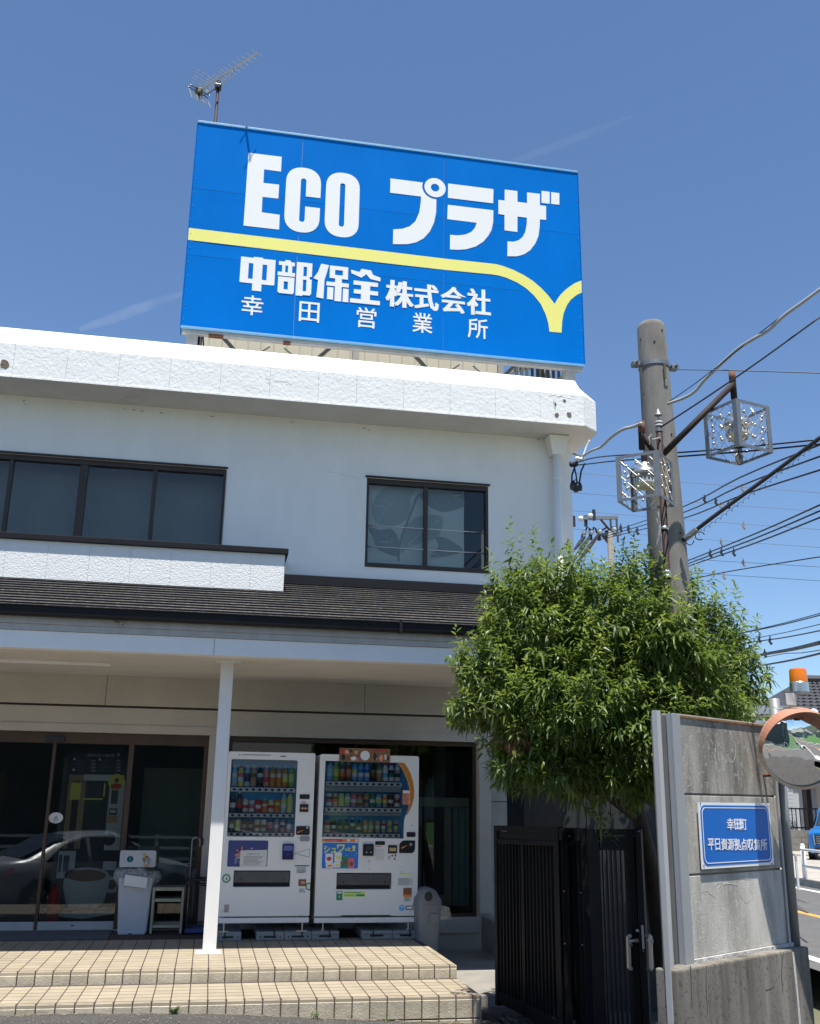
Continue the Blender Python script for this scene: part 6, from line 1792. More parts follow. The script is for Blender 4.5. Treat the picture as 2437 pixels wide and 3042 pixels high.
for k in range(len(prof_) - 1):
    for i in range(seg):
        b.f.append((k * seg + i, (k + 1) * seg + i, (k + 1) * seg + (i + 1) % seg, k * seg + (i + 1) % seg)); b.mi.append(0)
b.build('rim', rim_m, mirror, smooth=True)
b = FB(); b.lathe([(MR * .9, 0, 0), (MR * .7, .05, 0), (MR * .3, .07, 0)], (0, 0, 0), 24); b.v = [(x, z + .03, y) for x, y, z in b.v]; b.build('back_shell', rim_m, mirror, smooth=True)
b = FB(); n = 30
for i in range(n + 1):
    t = i / n; a = math.radians(-8 + 196 * t); w = .17 * math.sin(math.pi * t) ** .55 + .002
    for rr_ in (MR * 1.0, MR * 1.008):
        b.v += [(rr_ * math.cos(a), -.012, rr_ * math.sin(a)), (rr_ * .985 * math.cos(a), -.012 - w, rr_ * .985 * math.sin(a) - w * .12)]
for i in range(n):
    o_ = i * 4; p_ = o_ + 4
    for (s_, e_) in ((0, 1), (2, 3)):
        b.f.append((o_ + s_, p_ + s_, p_ + e_, o_ + e_)); b.mi.append(0)
    b.f.append((o_ + 1, p_ + 1, p_ + 3, o_ + 3)); b.mi.append(0)
b.build('hood', hood_m, mirror, smooth=False)
shape('mirror_label', [rect(-.022, .022, MR * .72, MR * .80)], -.055, brown_p, mirror, .001, frame=MFm)
_q = WF @ Vector((ur1 - .006, -.002, 0)); pz = np.array([_q.x, _q.y, onD(2315, 2062, 7.0)[2]])
MB().tube([(pz[0], pz[1], zbt - .005), (pz[0], pz[1], pz[2])], .036, 20).build('mirror_post', mat('mirror_post_grey', (.26, .27, .275), .5, metal=.3, var=.15, vscale=6), mirror, smooth=True)
MB().tube([tuple(np.array(MC) + np.array(mn) * -.03), (pz[0], pz[1] - .03, MC[2])], .02, 8).build('bracket_arm', steel, mirror)
a = onW(2263, 2150, -.02); pA = WF @ Vector((a[0], .03, ztop + .03)); MB().tube([tuple(pA), (pz[0] + .06, pz[1] + .04, pA.z)], .011, 8).build('stay_rod', alu, mirror)
bcn = thing('warning_beacon', 'amber warning beacon on a steel bracket above the round mirror', 'beacon', (pz[0] + .1, pz[1], pz[2]))
q = onD(2376.5, 2056, 6.95); rB = 26.5 / FPX * 6.95
zc0 = q[2]; hb = (2056 - 2027) / FPX * 6.95; hl_ = (2027 - 1986) / FPX * 6.95
MB().lathe([(rB * 1.02, 0, 0), (rB * 1.02, hb * .93, 0), (rB * .96, hb, 0)], (q[0], q[1], zc0), 24).build('chrome_base', alu, bcn, smooth=False)
smooth_angle(MB().lathe([(rB * .97, hb + .001, 0), (rB * .93, hb + hl_ * .82, 0), (rB * .84, hb + hl_ * .95, 0), (rB * .4, hb + hl_, 0)], (q[0], q[1], zc0), 24).build('amber_lens', orange_lens, bcn))
MB().lathe([(rB * 1.05, -.016, 0), (rB * 1.05, -.001, 0)], (q[0], q[1], zc0), 20).build('base_plate', steel, bcn)
w1_ = onD(2330, 2059, 6.92); w2_ = onD(2361, 2097, 6.92)
MB().box(w1_[0], w2_[0], w1_[1] - .02, w1_[1] + .012, w2_[2], w1_[2]).build('bracket', mat('bracket_white', (.6, .6, .57), .6, var=.3, vscale=20), bcn, bevel=.004)
MB().box(w1_[0] + .01, q[0] + .02, w1_[1] - .02, w1_[1] + .03, w1_[2] + .001, w1_[2] + .008).build('bracket_arm', steel, bcn)
b = MB(); b.tube([onD(2362, 2100, 6.9), onD(2340, 2102, 6.92), onD(2312, 2108, 6.95), onD(2297, 2098, 6.97)], .005, 6); b.build('beacon_lead', grey_wire, bcn)

# ================================================================== UTILITY POLE AND LANTERN POST
YPL = 7.4
pt_ = onY(1934, 965, YPL); pm_ = onY(1982, 1606, YPL)
sl_ = (pm_ - pt_) / (pm_[2] - pt_[2])
pole = thing('utility_pole', 'tall grey concrete utility pole rising out of the leafy tree', 'utility pole', (pm_[0], YPL, -1.95))
pts = []; rs = []
zT_ = pt_[2] + .02
for z in [-2.0, 0, 1, 2, 3, zT_ - .06, zT_ - .03, zT_ - .01, zT_]:
    pts.append((pt_[0] + sl_[0] * (z - pt_[2]), YPL, z)); r = .118 + (zT_ - z) * .0165
    rs.append(r * (1 if z < zT_ - .05 else (.95 if z < zT_ - .02 else (.8 if z < zT_ else .55))))
MB().tube(pts, rs, 28).build('shaft', pole_conc, pole, smooth=True)


def on_pole(x, y):
    q = onY(x, y, YPL); cx = pt_[0] + sl_[0] * (q[2] - pt_[2]); r = .118 + (zT_ - q[2]) * .0165
    dx = clamp(q[0] - cx, -r * .97, r * .97); return Vector((cx + dx, YPL - math.sqrt(r * r - dx * dx), q[2]))


for (x, y) in ((1951, 997), (1963, 1165), (1976, 1305), (1999, 1596), (1905, 1173), (1900, 1012), (1928, 1031)):
    p = on_pole(x, y); MB().lathe([(.009, -.004, 0), (.009, .004, 0)], (0, 0, 0), 8).build('step_hole', black_p, pole).matrix_basis = Matrix.Translation(p) @ Vector((0, -1, .05)).to_track_quat('Z', 'Y').to_matrix().to_4x4()
bz_ = onY(1945, 1090, YPL)[2]; cxp = pt_[0] + sl_[0] * (bz_ - pt_[2]); rp_ = .118 + (zT_ - bz_) * .0165
MB().lathe([(rp_ + .004, -.02, 0), (rp_ + .007, -.02, 0), (rp_ + .007, .02, 0), (rp_ + .004, .02, 0)], (cxp, YPL, bz_), 28).build('pole_band', steel, pole)
for s_ in (-1, 1):
    box('band_lug', steel, cxp + s_ * (rp_ + .05) - .03, cxp + s_ * (rp_ + .05) + .03, YPL - .05, YPL + .02, bz_ - .02, bz_ + .02, pole, .004)
    MB().tube([(cxp + s_ * (rp_ + .055), YPL - .075, bz_), (cxp + s_ * (rp_ + .055), YPL + .04, bz_)], .011, 8).build('band_bolt', rust, pole)
p = on_pole(1953, 1105); MB().tube([p + Vector((0, -.02, .02)), p + Vector((0, -.022, -.12))], .010, 6).build('drip_mark', mat('pole_stain', (.10, .09, .08), .9), pole)

YLP = 7.05
lp = thing('lantern_post', 'dark brown lantern post with two arms fixed beside the concrete utility pole', 'lamp post', (3.35, YLP, -1.95))
tp = onY(1959, 1283, YLP); mp_ = onY(1985, 1760, YLP); s2 = (mp_ - tp) / (mp_[2] - tp[2])
lpx = lambda z: tp[0] + s2[0] * (z - tp[2])
MB().tube([(lpx(-2), YLP, -2), (lpx(tp[2]), YLP, tp[2])], .027, 14).build('post_tube', brown_paint, lp, smooth=True)
for y in (1570, 1700, 1712):
    z = onY(1980, y, YLP)[2]; MB().tube([(lpx(z), YLP, z - .012), (lpx(z), YLP, z + .012)], .032, 14).build('post_strap', alu, lp, smooth=True)
MB().lathe([(.03, 0, 0), (.03, .03, 0), (.018, .035, 0), (.03, .05, 1), (.03, .062, 1), (.014, .066, 0), (.03, .078, 1), (.03, .09, 1), (.006, .096, 0), (.006, .14, 0), (.032, .142, 0), (.003, .20, 0)], tuple(tp), 12).build('finial', [steel, paper], lp)
aL = onY(1905, 1254, 7.0); aL2 = onY(1908, 1335, 7.0)
MB().tube([tuple(aL), tuple(aL2)], .025, 12).build('hanger_stub', brown_paint, lp, smooth=True)
MB().tube([tuple(onY(1909, 1290, 7.0)), tuple(onY(1962, 1375, YLP))], .022, 12).build('arm', brown_paint, lp, smooth=True)
aR = onY(2175, 1105, 7.0); aR2 = onY(2182, 1185, 7.0)
MB().tube([tuple(aR), tuple(aR2)], .026, 12).build('hanger_stub', brown_paint, lp, smooth=True)
MB().tube([tuple(onY(2177, 1143, 7.0)), tuple(onY(1968, 1352, YLP))], .025, 12).build('arm', brown_paint, lp, smooth=True)
for a_ in (aL, aR):
    MB().tube([(a_[0], a_[1], a_[2] - .09), (a_[0], a_[1], a_[2] + .003)], .0275, 12).build('stub_sleeve', rust, lp, smooth=True)
b = MB(); b.tube([onY(1930, 1320, 7.0), onY(1928, 1300, 7.0), onY(1936, 1290, 7.0), onY(1938, 1306, 7.0), onY(1960, 1300, 7.02), onY(1976, 1330, 7.05)], .006, 6); b.build('coiled_lead', grey_wire, lp)
b = MB(); b.tube([onY(1955, 1520, 7.0), onY(1962, 1560, 7.0), onY(1957, 1600, 7.0), onY(1950, 1625, 7.0)], .006, 6); b.tube([onY(1951, 1540, 7.0), onY(1964, 1585, 7.0), onY(1968, 1640, 7.0)], .005, 6); b.build('loose_lead', grey_wire, lp)

lan_s, lan_h = .341, .367
lan = thing('lantern', 'left square wire lantern hanging in front of the concrete pole', 'lantern', (3.205, 7.0, 2.413), 'square lanterns with glass beads on the lantern post')
s_, h_ = lan_s / 2, lan_h / 2; t_ = .040
# parts are built round the origin, then parented
def lpart(b, name, m, smooth=False, bevel=0.0):
    o = b.build(name, m, None, smooth, bevel); o.parent = lan; return o


for sx in (-1, 1):
    for sy in (-1, 1):
        b = MB(); x, y = sx * s_, sy * s_
        b.box(min(x, x - sx * t_), max(x, x - sx * t_), min(y, y - sy * .004), max(y, y - sy * .004), -h_, h_); b.box(min(x, x - sx * .004), max(x, x - sx * .004), min(y - sy * .0045, y - sy * t_), max(y - sy * .0045, y - sy * t_), -h_, h_)
        lpart(b, 'corner_angle', steel)
for z in (-h_, h_ - .022):
    for k in range(2):
        for sg in (-1, 1):
            b = MB(); a0 = -s_ + t_; a1 = s_ - t_
            if k == 0:
                b.box(a0, a1, min(sg * s_, sg * s_ - sg * .005), max(sg * s_, sg * s_ - sg * .005), z, z + .022)
            else:
                b.box(min(sg * s_, sg * s_ - sg * .005), max(sg * s_, sg * s_ - sg * .005), a0, a1, z, z + .022)
            lpart(b, 'edge_bar', steel)
chrome_rod = mat('bright_rod', (.85, .83, .74), .15, metal=.9); bead = mat('silver_bead', (.62, .56, .50), .25, metal=.6, var=.3, vscale=60)
for face in range(4):
    ca, sa = math.cos(face * math.pi / 2), math.sin(face * math.pi / 2)
    F = lambda u, z: (u * ca + (s_ - .006) * sa, u * sa - (s_ - .006) * ca, z)
    w_, hh_ = s_ - .008, h_ - .01
    for sg in (-1, 1):
        b = MB()
        for k in range(-2, 3):
            # lines z = sg*u*(h/w) + k*step clipped to the face
            c0 = k * hh_ * .72; pts_ = []
            for u in np.linspace(-w_, w_, 41):
                z = sg * u * hh_ / w_ + c0
                if -hh_ <= z <= hh_:
                    pts_.append((u, z))
            if len(pts_) > 3:
                b.tube([F(*pts_[0]), F(*pts_[-1])], .0017 if sg == 1 else .0024, 5)
        lpart(b, 'rod_set', chrome_rod if sg == -1 else steel)
    for (u, v) in ((-.55, .55), (0, .6), (.55, .5), (-.5, 0), (.05, .05), (.55, -.02), (-.55, -.5), (0, -.5), (.5, -.55)):
        lpart(MB().sphere(F(u * w_, v * hh_), .0125, 8, 6), 'bead', bead, True)
lpart(MB().lathe([(.10, .055, 0), (.098, .075, 0), (.075, .10, 0), (.05, .115, 0), (.045, .15, 0), (.02, .155, 0)], (0, 0, 0), 20), 'lamp_shade', alu, True)
lpart(MB().lathe([(.05, -.015, 0), (.075, -.03, 0), (.085, -.002, 1), (.08, .035, 1), (.05, .05, 1), (.045, .1, 1)], (0, 0, -.02), 20), 'lamp_bulb', [mat('bulb_cream', (.62, .60, .40), .4), mat('heat_sink', (.45, .45, .44), .4, metal=.4)])
for i in range(18):
    a = 2 * math.pi * i / 18; b = MB(); b.bar((.086 * math.cos(a), .086 * math.sin(a), -.02), (.084 * math.cos(a), .084 * math.sin(a), .018), .006); lpart(b, 'cooling_fin', paper)
lpart(MB().tube([(0, 0, .14), (0, 0, .22)], .022, 10), 'hanger', brown_paint)
lan2 = lan.copy(); COL.objects.link(lan2)
for c in list(lan.children):
    d_ = c.copy(); COL.objects.link(d_); d_.parent = lan2
lan.rotation_euler = (0, 0, .024 - math.pi / 4)
lan2.location = (4.03, 7.0, 2.893); lan2.rotation_euler = (0, 0, -.501 - math.pi / 4); lan2.scale = (1.07, 1.07, 1.085)
lan2['label'] = 'right square wire lantern hanging alone against the sky'

# ================================================================== OVERHEAD CABLES
def cable(label, pts, r, m=black_wire, n=7, group='overhead cables by the utility pole', name='overhead_cable', spline=True):
    P = [Vector(onD(x, y, z)) for x, y, z in pts]
    if spline and len(P) > 2:
        out = []
        for i in range(len(P) - 1):
            p0, p1, p2, p3 = P[max(0, i - 1)], P[i], P[i + 1], P[min(len(P) - 1, i + 2)]
            for t in (0, .25, .5, .75):
                out.append(.5 * ((2 * p1) + (p2 - p0) * t + (2 * p0 - 5 * p1 + 4 * p2 - p3) * t * t + (3 * p1 - p0 - 3 * p2 + p3) * t ** 3))
        P = out + [P[-1]]
    return tag(MB().tube(P, r, n).build(name, m, smooth=True), label, 'cable', group)


zP = 7.9
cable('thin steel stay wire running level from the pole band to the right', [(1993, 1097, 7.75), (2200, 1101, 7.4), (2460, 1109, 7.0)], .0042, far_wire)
cable('thick pale grey cable swinging up to the right from the pole', [(1985, 1199, 8.0), (2030, 1183, 7.9), (2065, 1163, 7.8), (2095, 1128, 7.7), (2150, 1075, 7.5), (2195, 1035, 7.35), (2240, 1006, 7.2), (2285, 980, 7.1), (2330, 938, 7.0), (2385, 898, 6.9), (2450, 850, 6.8)], .0125, grey_wire)
cable('thin black messenger wire above the pale grey cable', [(1990, 1192, 7.95), (2085, 1125, 7.7), (2240, 1003, 7.2), (2330, 934, 7.0), (2450, 846, 6.8)], .0035)
cable('pale grey cable drooping from the pole back to the shop wall', [(1905, 1258, 7.9), (1880, 1268, 8.2), (1850, 1276, 8.6), (1815, 1300, 9.3), (1785, 1328, 10.3), (1760, 1338, 11.3), (1738, 1351, 12.3), (1733, 1354, 12.6)], .014, grey_wire)
cable('pale grey cable tail hanging under the roof corner', [(1733, 1354, 12.6), (1742, 1330, 12.7), (1752, 1308, 12.75)], .013, grey_wire)
cable('black wire from the lantern post finial up to the right', [(1962, 1270, 7.2), (2100, 1180, 7.1), (2260, 1070, 7.0), (2450, 932, 6.9)], .0062)
for i, (y0, y1, y2) in enumerate(((1375, 1345, 1305), (1382, 1357, 1319))):
    cable(('upper' if i == 0 else 'lower') + ' of two twisted black wires from the roof corner past the pole', [(1712, y0, 12.6), (1760, y0 - (14 if i == 0 else 5), 12.0), (1830, y0 - (22 if i == 0 else 13), 10.5), (2005, y1, 8.6), (2200, (y1 + y2) / 2 + 4, 8.2), (2450, y2 - 1, 7.8)], .0075)
for i, (y0, y1) in enumerate(((1508, 1322), (1525, 1357), (1542, 1398))):
    cable(('top', 'middle', 'bottom')[i] + ' of three black power wires running from the far pole, crossing the bundled cable', [(1690 + 90, 1610 - (3 - i) * 6, 45), (1830, 1592 - (2 - i) * 8, 42), (2025, y0, 26), (2200, (y0 + y1) / 2 + 3, 20), (2450, y1 - 6, 16)], .016)
b_ = cable('thick black bundled cable climbing steeply to the right from behind the pole', [(2028, 1606, 8.0), (2120, 1535, 7.9), (2250, 1440, 7.8), (2350, 1366, 7.7), (2450, 1290, 7.6)], .0165)
hx_ = []
for i in range(160):
    t = i / 159; x = 2075 + 375 * t; y = 1585 - 285 * t + 6 * math.sin(t * 3)
    hx_.append(Vector(onD(x + 4 * math.cos(i * .9) - 2, y + 5 * math.sin(i * .9) + 3, 7.95 - .35 * t)))
b = MB(); b.tube(hx_, .0018, 5); tag(b.build('spiral_hanger', black_wire), 'thin spiral wire wound along the thick black bundled cable', 'cable', 'overhead cables by the utility pole')
q = thing('cable_clamp', 'grey metal cable clamp where the bundled cable meets the pole', 'clamp', tuple(onD(2055, 1585, 8.0)))
MB().bar(onD(2035, 1602, 7.98), onD(2072, 1572, 7.95), .05, .04).build('clamp_body', steel, q, bevel=.008)
b = MB(); b.tube([onD(2050 + 12 * math.cos(a), 1605 + 14 * math.sin(a), 7.9) for a in np.linspace(0, 5, 12)], .004, 5); b.tube([onD(2080 + 14 * math.cos(a), 1592 + 12 * math.sin(a), 7.9) for a in np.linspace(1, 6, 12)], .004, 5); b.build('cable_loop', black_wire, q)
for i, (y0, y1) in enumerate(((1669, 1500), (1678, 1518), (1686, 1538))):
    cable(('upper', 'middle', 'lower')[i] + ' of three black power wires low beside the pole', [(1880, y0 + 62, 34), (2036, y0, 27), (2240, (y0 + y1) / 2 + 3, 21), (2450, y1 - 6, 17)], .016)
cable('single black wire sloping up below the three power wires', [(2060, 1720, 26), (2170, 1697, 24), (2450, 1652, 20)], .013)
for i, (x0, y0, y1) in enumerate(((1702, 1404, 1464), (1700, 1463, 1519), (1705, 1517, 1573), (1705, 1572, 1626), (1900, 1650, 1684), (1960, 1694, 1725))):
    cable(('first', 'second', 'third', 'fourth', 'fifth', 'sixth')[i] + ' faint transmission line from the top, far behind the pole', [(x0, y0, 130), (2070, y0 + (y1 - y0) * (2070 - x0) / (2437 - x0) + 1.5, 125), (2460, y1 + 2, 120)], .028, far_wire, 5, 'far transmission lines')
for i, (x0, y0, y1, z, r) in enumerate(((2235, 1873, 1820, 24, .011), (2235, 1875, 1826, 24, .014), (2240, 1897, 1853, 24, .010), (2225, 1909, 1873, 22, .014), (2270, 1942, 1903, 22, .012), (2280, 1942, 1908, 16, .03), (2330, 1942, 1931, 22, .010), (2270, 1976, 1940, 18, .018))):
    cable(('highest thin', 'second', 'third thin', 'fourth', 'fifth thin', 'thick sagging', 'clipped thin', 'lowest sagging')[i] + ' black wire in the low group right of the tree', [(x0 - 60, y0 + 12, z + 6), (x0, y0, z + 3), ((x0 + 2437) / 2, (y0 + y1) / 2 + 3, z), (2455, y1 - 3, z - 3)], r, black_wire, 6)


def wire_tag(x, y, z, m, s, label, grp):
    c = Vector(onD(x, y, z)); b = MB(); b.bar(c + Vector((0, 0, s * .9)), c - Vector((0, 0, s)), s * .22); b.bar(c - Vector((s * .35, 0, s * .1)), c + Vector((s * .35, 0, -s * .9)), s * .35); b.bar(c + Vector((-s * .3, 0, .2 * s)), c + Vector((s * .3, 0, .2 * s)), s * .3)
    tag(b.build('wire_marker', m), label, 'wire marker', grp)


for (x, y, z, la) in ((2094, 1482, 24, 'topmost wire left of the bundled cable'), (2128, 1489, 24, 'middle wire left of the bundled cable'), (2165, 1499, 23, 'third wire touching the bundled cable'), (2111, 1643, 25, 'upper wire of the lower three'), (2145, 1639, 25, 'middle wire of the lower three'), (2181, 1640, 24, 'lower wire of the lower three'), (1845, 1568, 40, 'upper wire right of the far pole'), (1868, 1571, 39, 'middle wire right of the far pole'), (1894, 1576, 38, 'lower wire right of the far pole'), (2257, 1896, 23, 'low wire group nearest the tree'), (2289, 1902, 22, 'low wire group, second from the tree'), (2273, 1940, 22, 'thick sagging wire beside the tree')):
    wire_tag(x, y, z, black_p, .0045 * z, 'small black marker on the ' + la, 'black wire markers')
for (x, y, la) in ((2207, 1448, 'second'), (2143, 1500, 'third'), (2211, 1560, 'fourth upper'), (2145, 1610, 'fifth'), (2210, 1670, 'sixth'), (2152, 1709, 'lowest')):
    wire_tag(x, y, 122, mat('spacer_grey', (.3, .29, .29), .7), .55, 'grey spacer on the ' + la + ' far transmission line', 'transmission line spacers')
# insulators and leads on the shop's corner
ins = thing('service_bracket', 'black service wires and insulators on the shop side wall under the roof corner', 'bracket', tuple(onD(1720, 1370, 12.6)))
b = MB(); b.tube([onD(1705, 1345, 12.7), onD(1722, 1353, 12.6), onD(1733, 1355, 12.6)], .02, 6); b.build('chain_link', steel, ins)
for (x, y) in ((1716, 1363), (1730, 1365)):
    MB().sphere(tuple(onD(x, y, 12.55)), .035, 8, 6).build('insulator', paper, ins, smooth=True)
for (x, y) in ((1700, 1379), (1710, 1378)):
    MB().sphere(tuple(onD(x, y, 12.6)), .04, 8, 6).build('connector', black_p, ins)
for pts in (((1705, 1380), (1712, 1410), (1716, 1440)), ((1712, 1376), (1700, 1410), (1699, 1440)), ((1738, 1376), (1727, 1400), (1721, 1440)), ((1703, 1430), (1712, 1424), (1718, 1440)), ((1698, 1435), (1705, 1428), (1712, 1444))):
    MB().tube([onD(x, y, 12.6) for x, y in pts], .011, 6).build('service_lead', black_wire, ins)
for (x, y) in ((1701, 1443), (1708, 1446), (1716, 1444), (1723, 1446), (1712, 1450)):
    c = Vector(onD(x, y, 12.6)); MB().lathe([(.03, -.05, 0), (.035, 0, 0), (.02, .05, 0)], tuple(c), 8).build('fuse_holder', black_p, ins)

# far power pole
fp = thing('far_power_pole', 'distant power pole with a steel crossarm between the shop corner and the utility pole', 'utility pole', tuple(onD(1815, 1680, 45)))
c0 = Vector(onD(1813, 1580, 45)); MB().tube([(c0.x, c0.y, -2), (c0.x, c0.y, c0.z)], [.22, .13], 12).build('pole_shaft', pole_conc, fp, smooth=True)
MB().bar(onD(1733, 1540, 45), onD(1836, 1538, 45), .16, .14).build('crossarm', steel, fp)
MB().bar(onD(1776, 1588, 45), onD(1846, 1587, 45), .14, .12).build('crossarm', steel, fp)
for x in (1814, 1832):
    MB().bar(onD(x, 1541, 45), onD(x + 5, 1612, 45), .09, .06).build('upright', steel, fp)
for a, c in (((1785, 1543), (1812, 1575)), ((1790, 1590), (1828, 1640)), ((1735, 1542), (1722, 1546))):
    MB().bar(onD(*a, 45), onD(*c, 45), .09, .06).build('brace', rust, fp)
for (x, y) in ((1755, 1533), (1726, 1541), (1737, 1582), (1758, 1581), (1782, 1578), (1825, 1571)):
    MB().sphere(tuple(onD(x, y, 45)), .13, 8, 6).build('insulator', paper, fp, smooth=True)
for (x, y) in ((1765, 1530), (1741, 1548), (1705, 1549), (1755, 1588), (1780, 1590), (1803, 1592)):
    c = Vector(onD(x, y, 45)); MB().bar(c + Vector((0, 0, .25)), c - Vector((0, 0, .25)), .12).build('arrester', black_p, fp)
for pts in (((1728, 1600), (1732, 1582), (1737, 1580)), ((1738, 1582), (1745, 1566), (1752, 1570), (1754, 1585)), ((1760, 1582), (1765, 1566), (1770, 1570), (1774, 1584)), ((1788, 1576), (1805, 1566))):
    MB().tube([onD(x, y, 45) for x, y in pts], .04, 5).build('jumper', black_wire, fp)
for i, pts in enumerate((((1737, 1596), (1706, 1634)), ((1752, 1596), (1706, 1662)), ((1778, 1590), (1715, 1672)))):
    P0, P1 = Vector(onD(*pts[0], 45)), Vector(onD(*pts[1], 38)); MB().tube([P0, P0.lerp(P1, .5), P1], [.07, .10, .04], 6).build('down_lead', black_wire if i < 2 else brown_paint, fp)

# ================================================================== TREE
def leaf_arrays(N, pos, dirs, length, width, droop, tint):
    """N lanceolate leaves folded along the midrib; returns verts, faces, per-face tint"""
    up = np.array([0, 0, 1.0])
    d = dirs / np.linalg.norm(dirs, axis=1, keepdims=True)
    s = np.cross(d, up); s /= (np.linalg.norm(s, axis=1, keepdims=True) + 1e-6)
    roll = rng.normal(0, .35, (N, 1)); nrm = np.cross(s, d)
    s = s * np.cos(roll) + nrm * np.sin(roll); nrm = np.cross(s, d)
    L = length[:, None]; Wd = width[:, None]
    mid = lambda t: pos + d * L * t - up * (L * droop[:, None] * t * t)
    v = np.stack([mid(0), mid(.42) + s * Wd * .5 + nrm * Wd * .16, mid(.42), mid(.42) - s * Wd * .5 + nrm * Wd * .16, mid(.75) + s * Wd * .3 + nrm * Wd * .08, mid(.75) - s * Wd * .3 + nrm * Wd * .08, mid(1.0)], 1)
    f = np.array([[0, 2, 1, 1], [0, 3, 2, 2], [1, 2, 6, 4], [2, 3, 5, 6]])
    return v.reshape(-1, 3), f, tint


tree = thing('leafy_tree', 'bushy evergreen tree with narrow drooping leaves round the utility pole', 'tree', (3.2, 7.6, -1.95))
leaf_m = bpy.data.materials.new('leaf_green'); nt = nodes_of(leaf_m); N_ = nt.nodes; L_ = nt.links
bs = N_['Principled BSDF']; at_ = N_.new('ShaderNodeAttribute'); at_.attribute_name = 'tint'
rmp = N_.new('ShaderNodeValToRGB')
els = rmp.color_ramp.elements
els[0].position = 0; els[0].color = (0.038, 0.078, 0.018, 1); els[1].position = 1; els[1].color = (0.28, 0.32, 0.07, 1)
e_ = els.new(.45); e_.color = (0.118, 0.175, 0.040, 1); e_ = els.new(.8); e_.color = (0.20, 0.26, 0.055, 1)
L_.new(at_.outputs['Fac'], rmp.inputs[0]); L_.new(rmp.outputs[0], bs.inputs['Base Color'])
bs.inputs['Roughness'].default_value = .42; bs.inputs['Specular IOR Level'].default_value = .55
trn = N_.new('ShaderNodeBsdfTranslucent'); hs = N_.new('ShaderNodeHueSaturation'); hs.inputs['Value'].default_value = 1.5; hs.inputs['Saturation'].default_value = 1.1
L_.new(rmp.outputs[0], hs.inputs['Color']); L_.new(hs.outputs[0], trn.inputs[0])
mxs = N_.new('ShaderNodeMixShader'); mxs.inputs[0].default_value = .42
L_.new(bs.outputs[0], mxs.inputs[1]); L_.new(trn.outputs[0], mxs.inputs[2]); L_.new(mxs.outputs[0], N_['Material Output'].inputs[0])

TC = np.array([3.07, 7.42, .97])
def lobe(x, y, Y, rx, rz, ry=.42):
    p = onY(1250 + x * 1.261, 1500 + y * 1.261, Y); k = 1.261 / FPX * (M[2] @ p)
    return (tuple(p - TC), (rx * k, ry, rz * k))


lobes = [lobe(255, 305, 7.35, 125, 150), lobe(420, 265, 7.2, 125, 125), lobe(505, 205, 7.45, 62, 85, .35), lobe(685, 345, 7.85, 95, 120), lobe(188, 440, 7.3, 80, 88), lobe(390, 450, 6.95, 190, 120, .4), lobe(620, 440, 6.95, 125, 78, .32),
         lobe(470, 590, 7.05, 105, 95, .4), lobe(255, 560, 7.2, 105, 75), lobe(125, 375, 7.4, 38, 45, .3), lobe(760, 415, 7.7, 48, 62, .35), lobe(300, 185, 7.4, 105, 55), lobe(570, 330, 6.85, 85, 70, .25), lobe(650, 265, 7.9, 40, 70, .3), lobe(715, 470, 7.2, 75, 40, .3), lobe(550, 500, 6.9, 110, 80, .3), lobe(330, 620, 7.1, 90, 45, .3), lobe(100, 470, 7.3, 35, 45, .25), lobe(410, 640, 7.2, 95, 38, .3), lobe(500, 650, 7.15, 60, 45, .3), lobe(230, 620, 7.2, 70, 35, .3), lobe(600, 190, 7.9, 35, 50, .25), lobe(600, 310, 6.8, 62, 62, .22), lobe(545, 262, 6.85, 50, 50, .22), lobe(660, 360, 6.9, 60, 50, .25),
         lobe(330, 330, 8.5, 170, 120, .6), lobe(520, 420, 8.9, 190, 120, .6), lobe(380, 520, 9.2, 180, 90, .55), lobe(640, 470, 9.3, 120, 80, .5)]
tips = []; outw = []
while len(tips) < 4700:
    k = rng.choice(len(lobes), p=np.array([l[1][0] * l[1][2] for l in lobes]) / sum(l[1][0] * l[1][2] for l in lobes))
    c, r = np.array(lobes[k][0]), np.array(lobes[k][1]); v = rng.normal(size=3); v /= np.linalg.norm(v)
    rad = rng.uniform(.72, 1.04) if rng.random() < .8 else rng.uniform(.3, .72)
    p = c + v * r * rad
    # keep mostly the outer surface: skip tips deep inside another lobe
    deep = any(np.sum(((p - np.array(l[0])) / np.array(l[1])) ** 2) < .45 for l in lobes)
    if deep and rng.random() < .78:
        continue
    tips.append(TC + p + rng.normal(0, .035, 3) + v * (rng.uniform(.06, .17) if rng.random() < .16 else 0)); outw.append(v)
tips = np.array(tips); outw = np.array(outw)
dirs = outw * .75 + np.array([0, 0, .42]) + rng.normal(0, .28, outw.shape); dirs /= np.linalg.norm(dirs, axis=1, keepdims=True)
P_, D_, Ln, Wd, Dr, Tn = [], [], [], [], [], []
stems = MB()
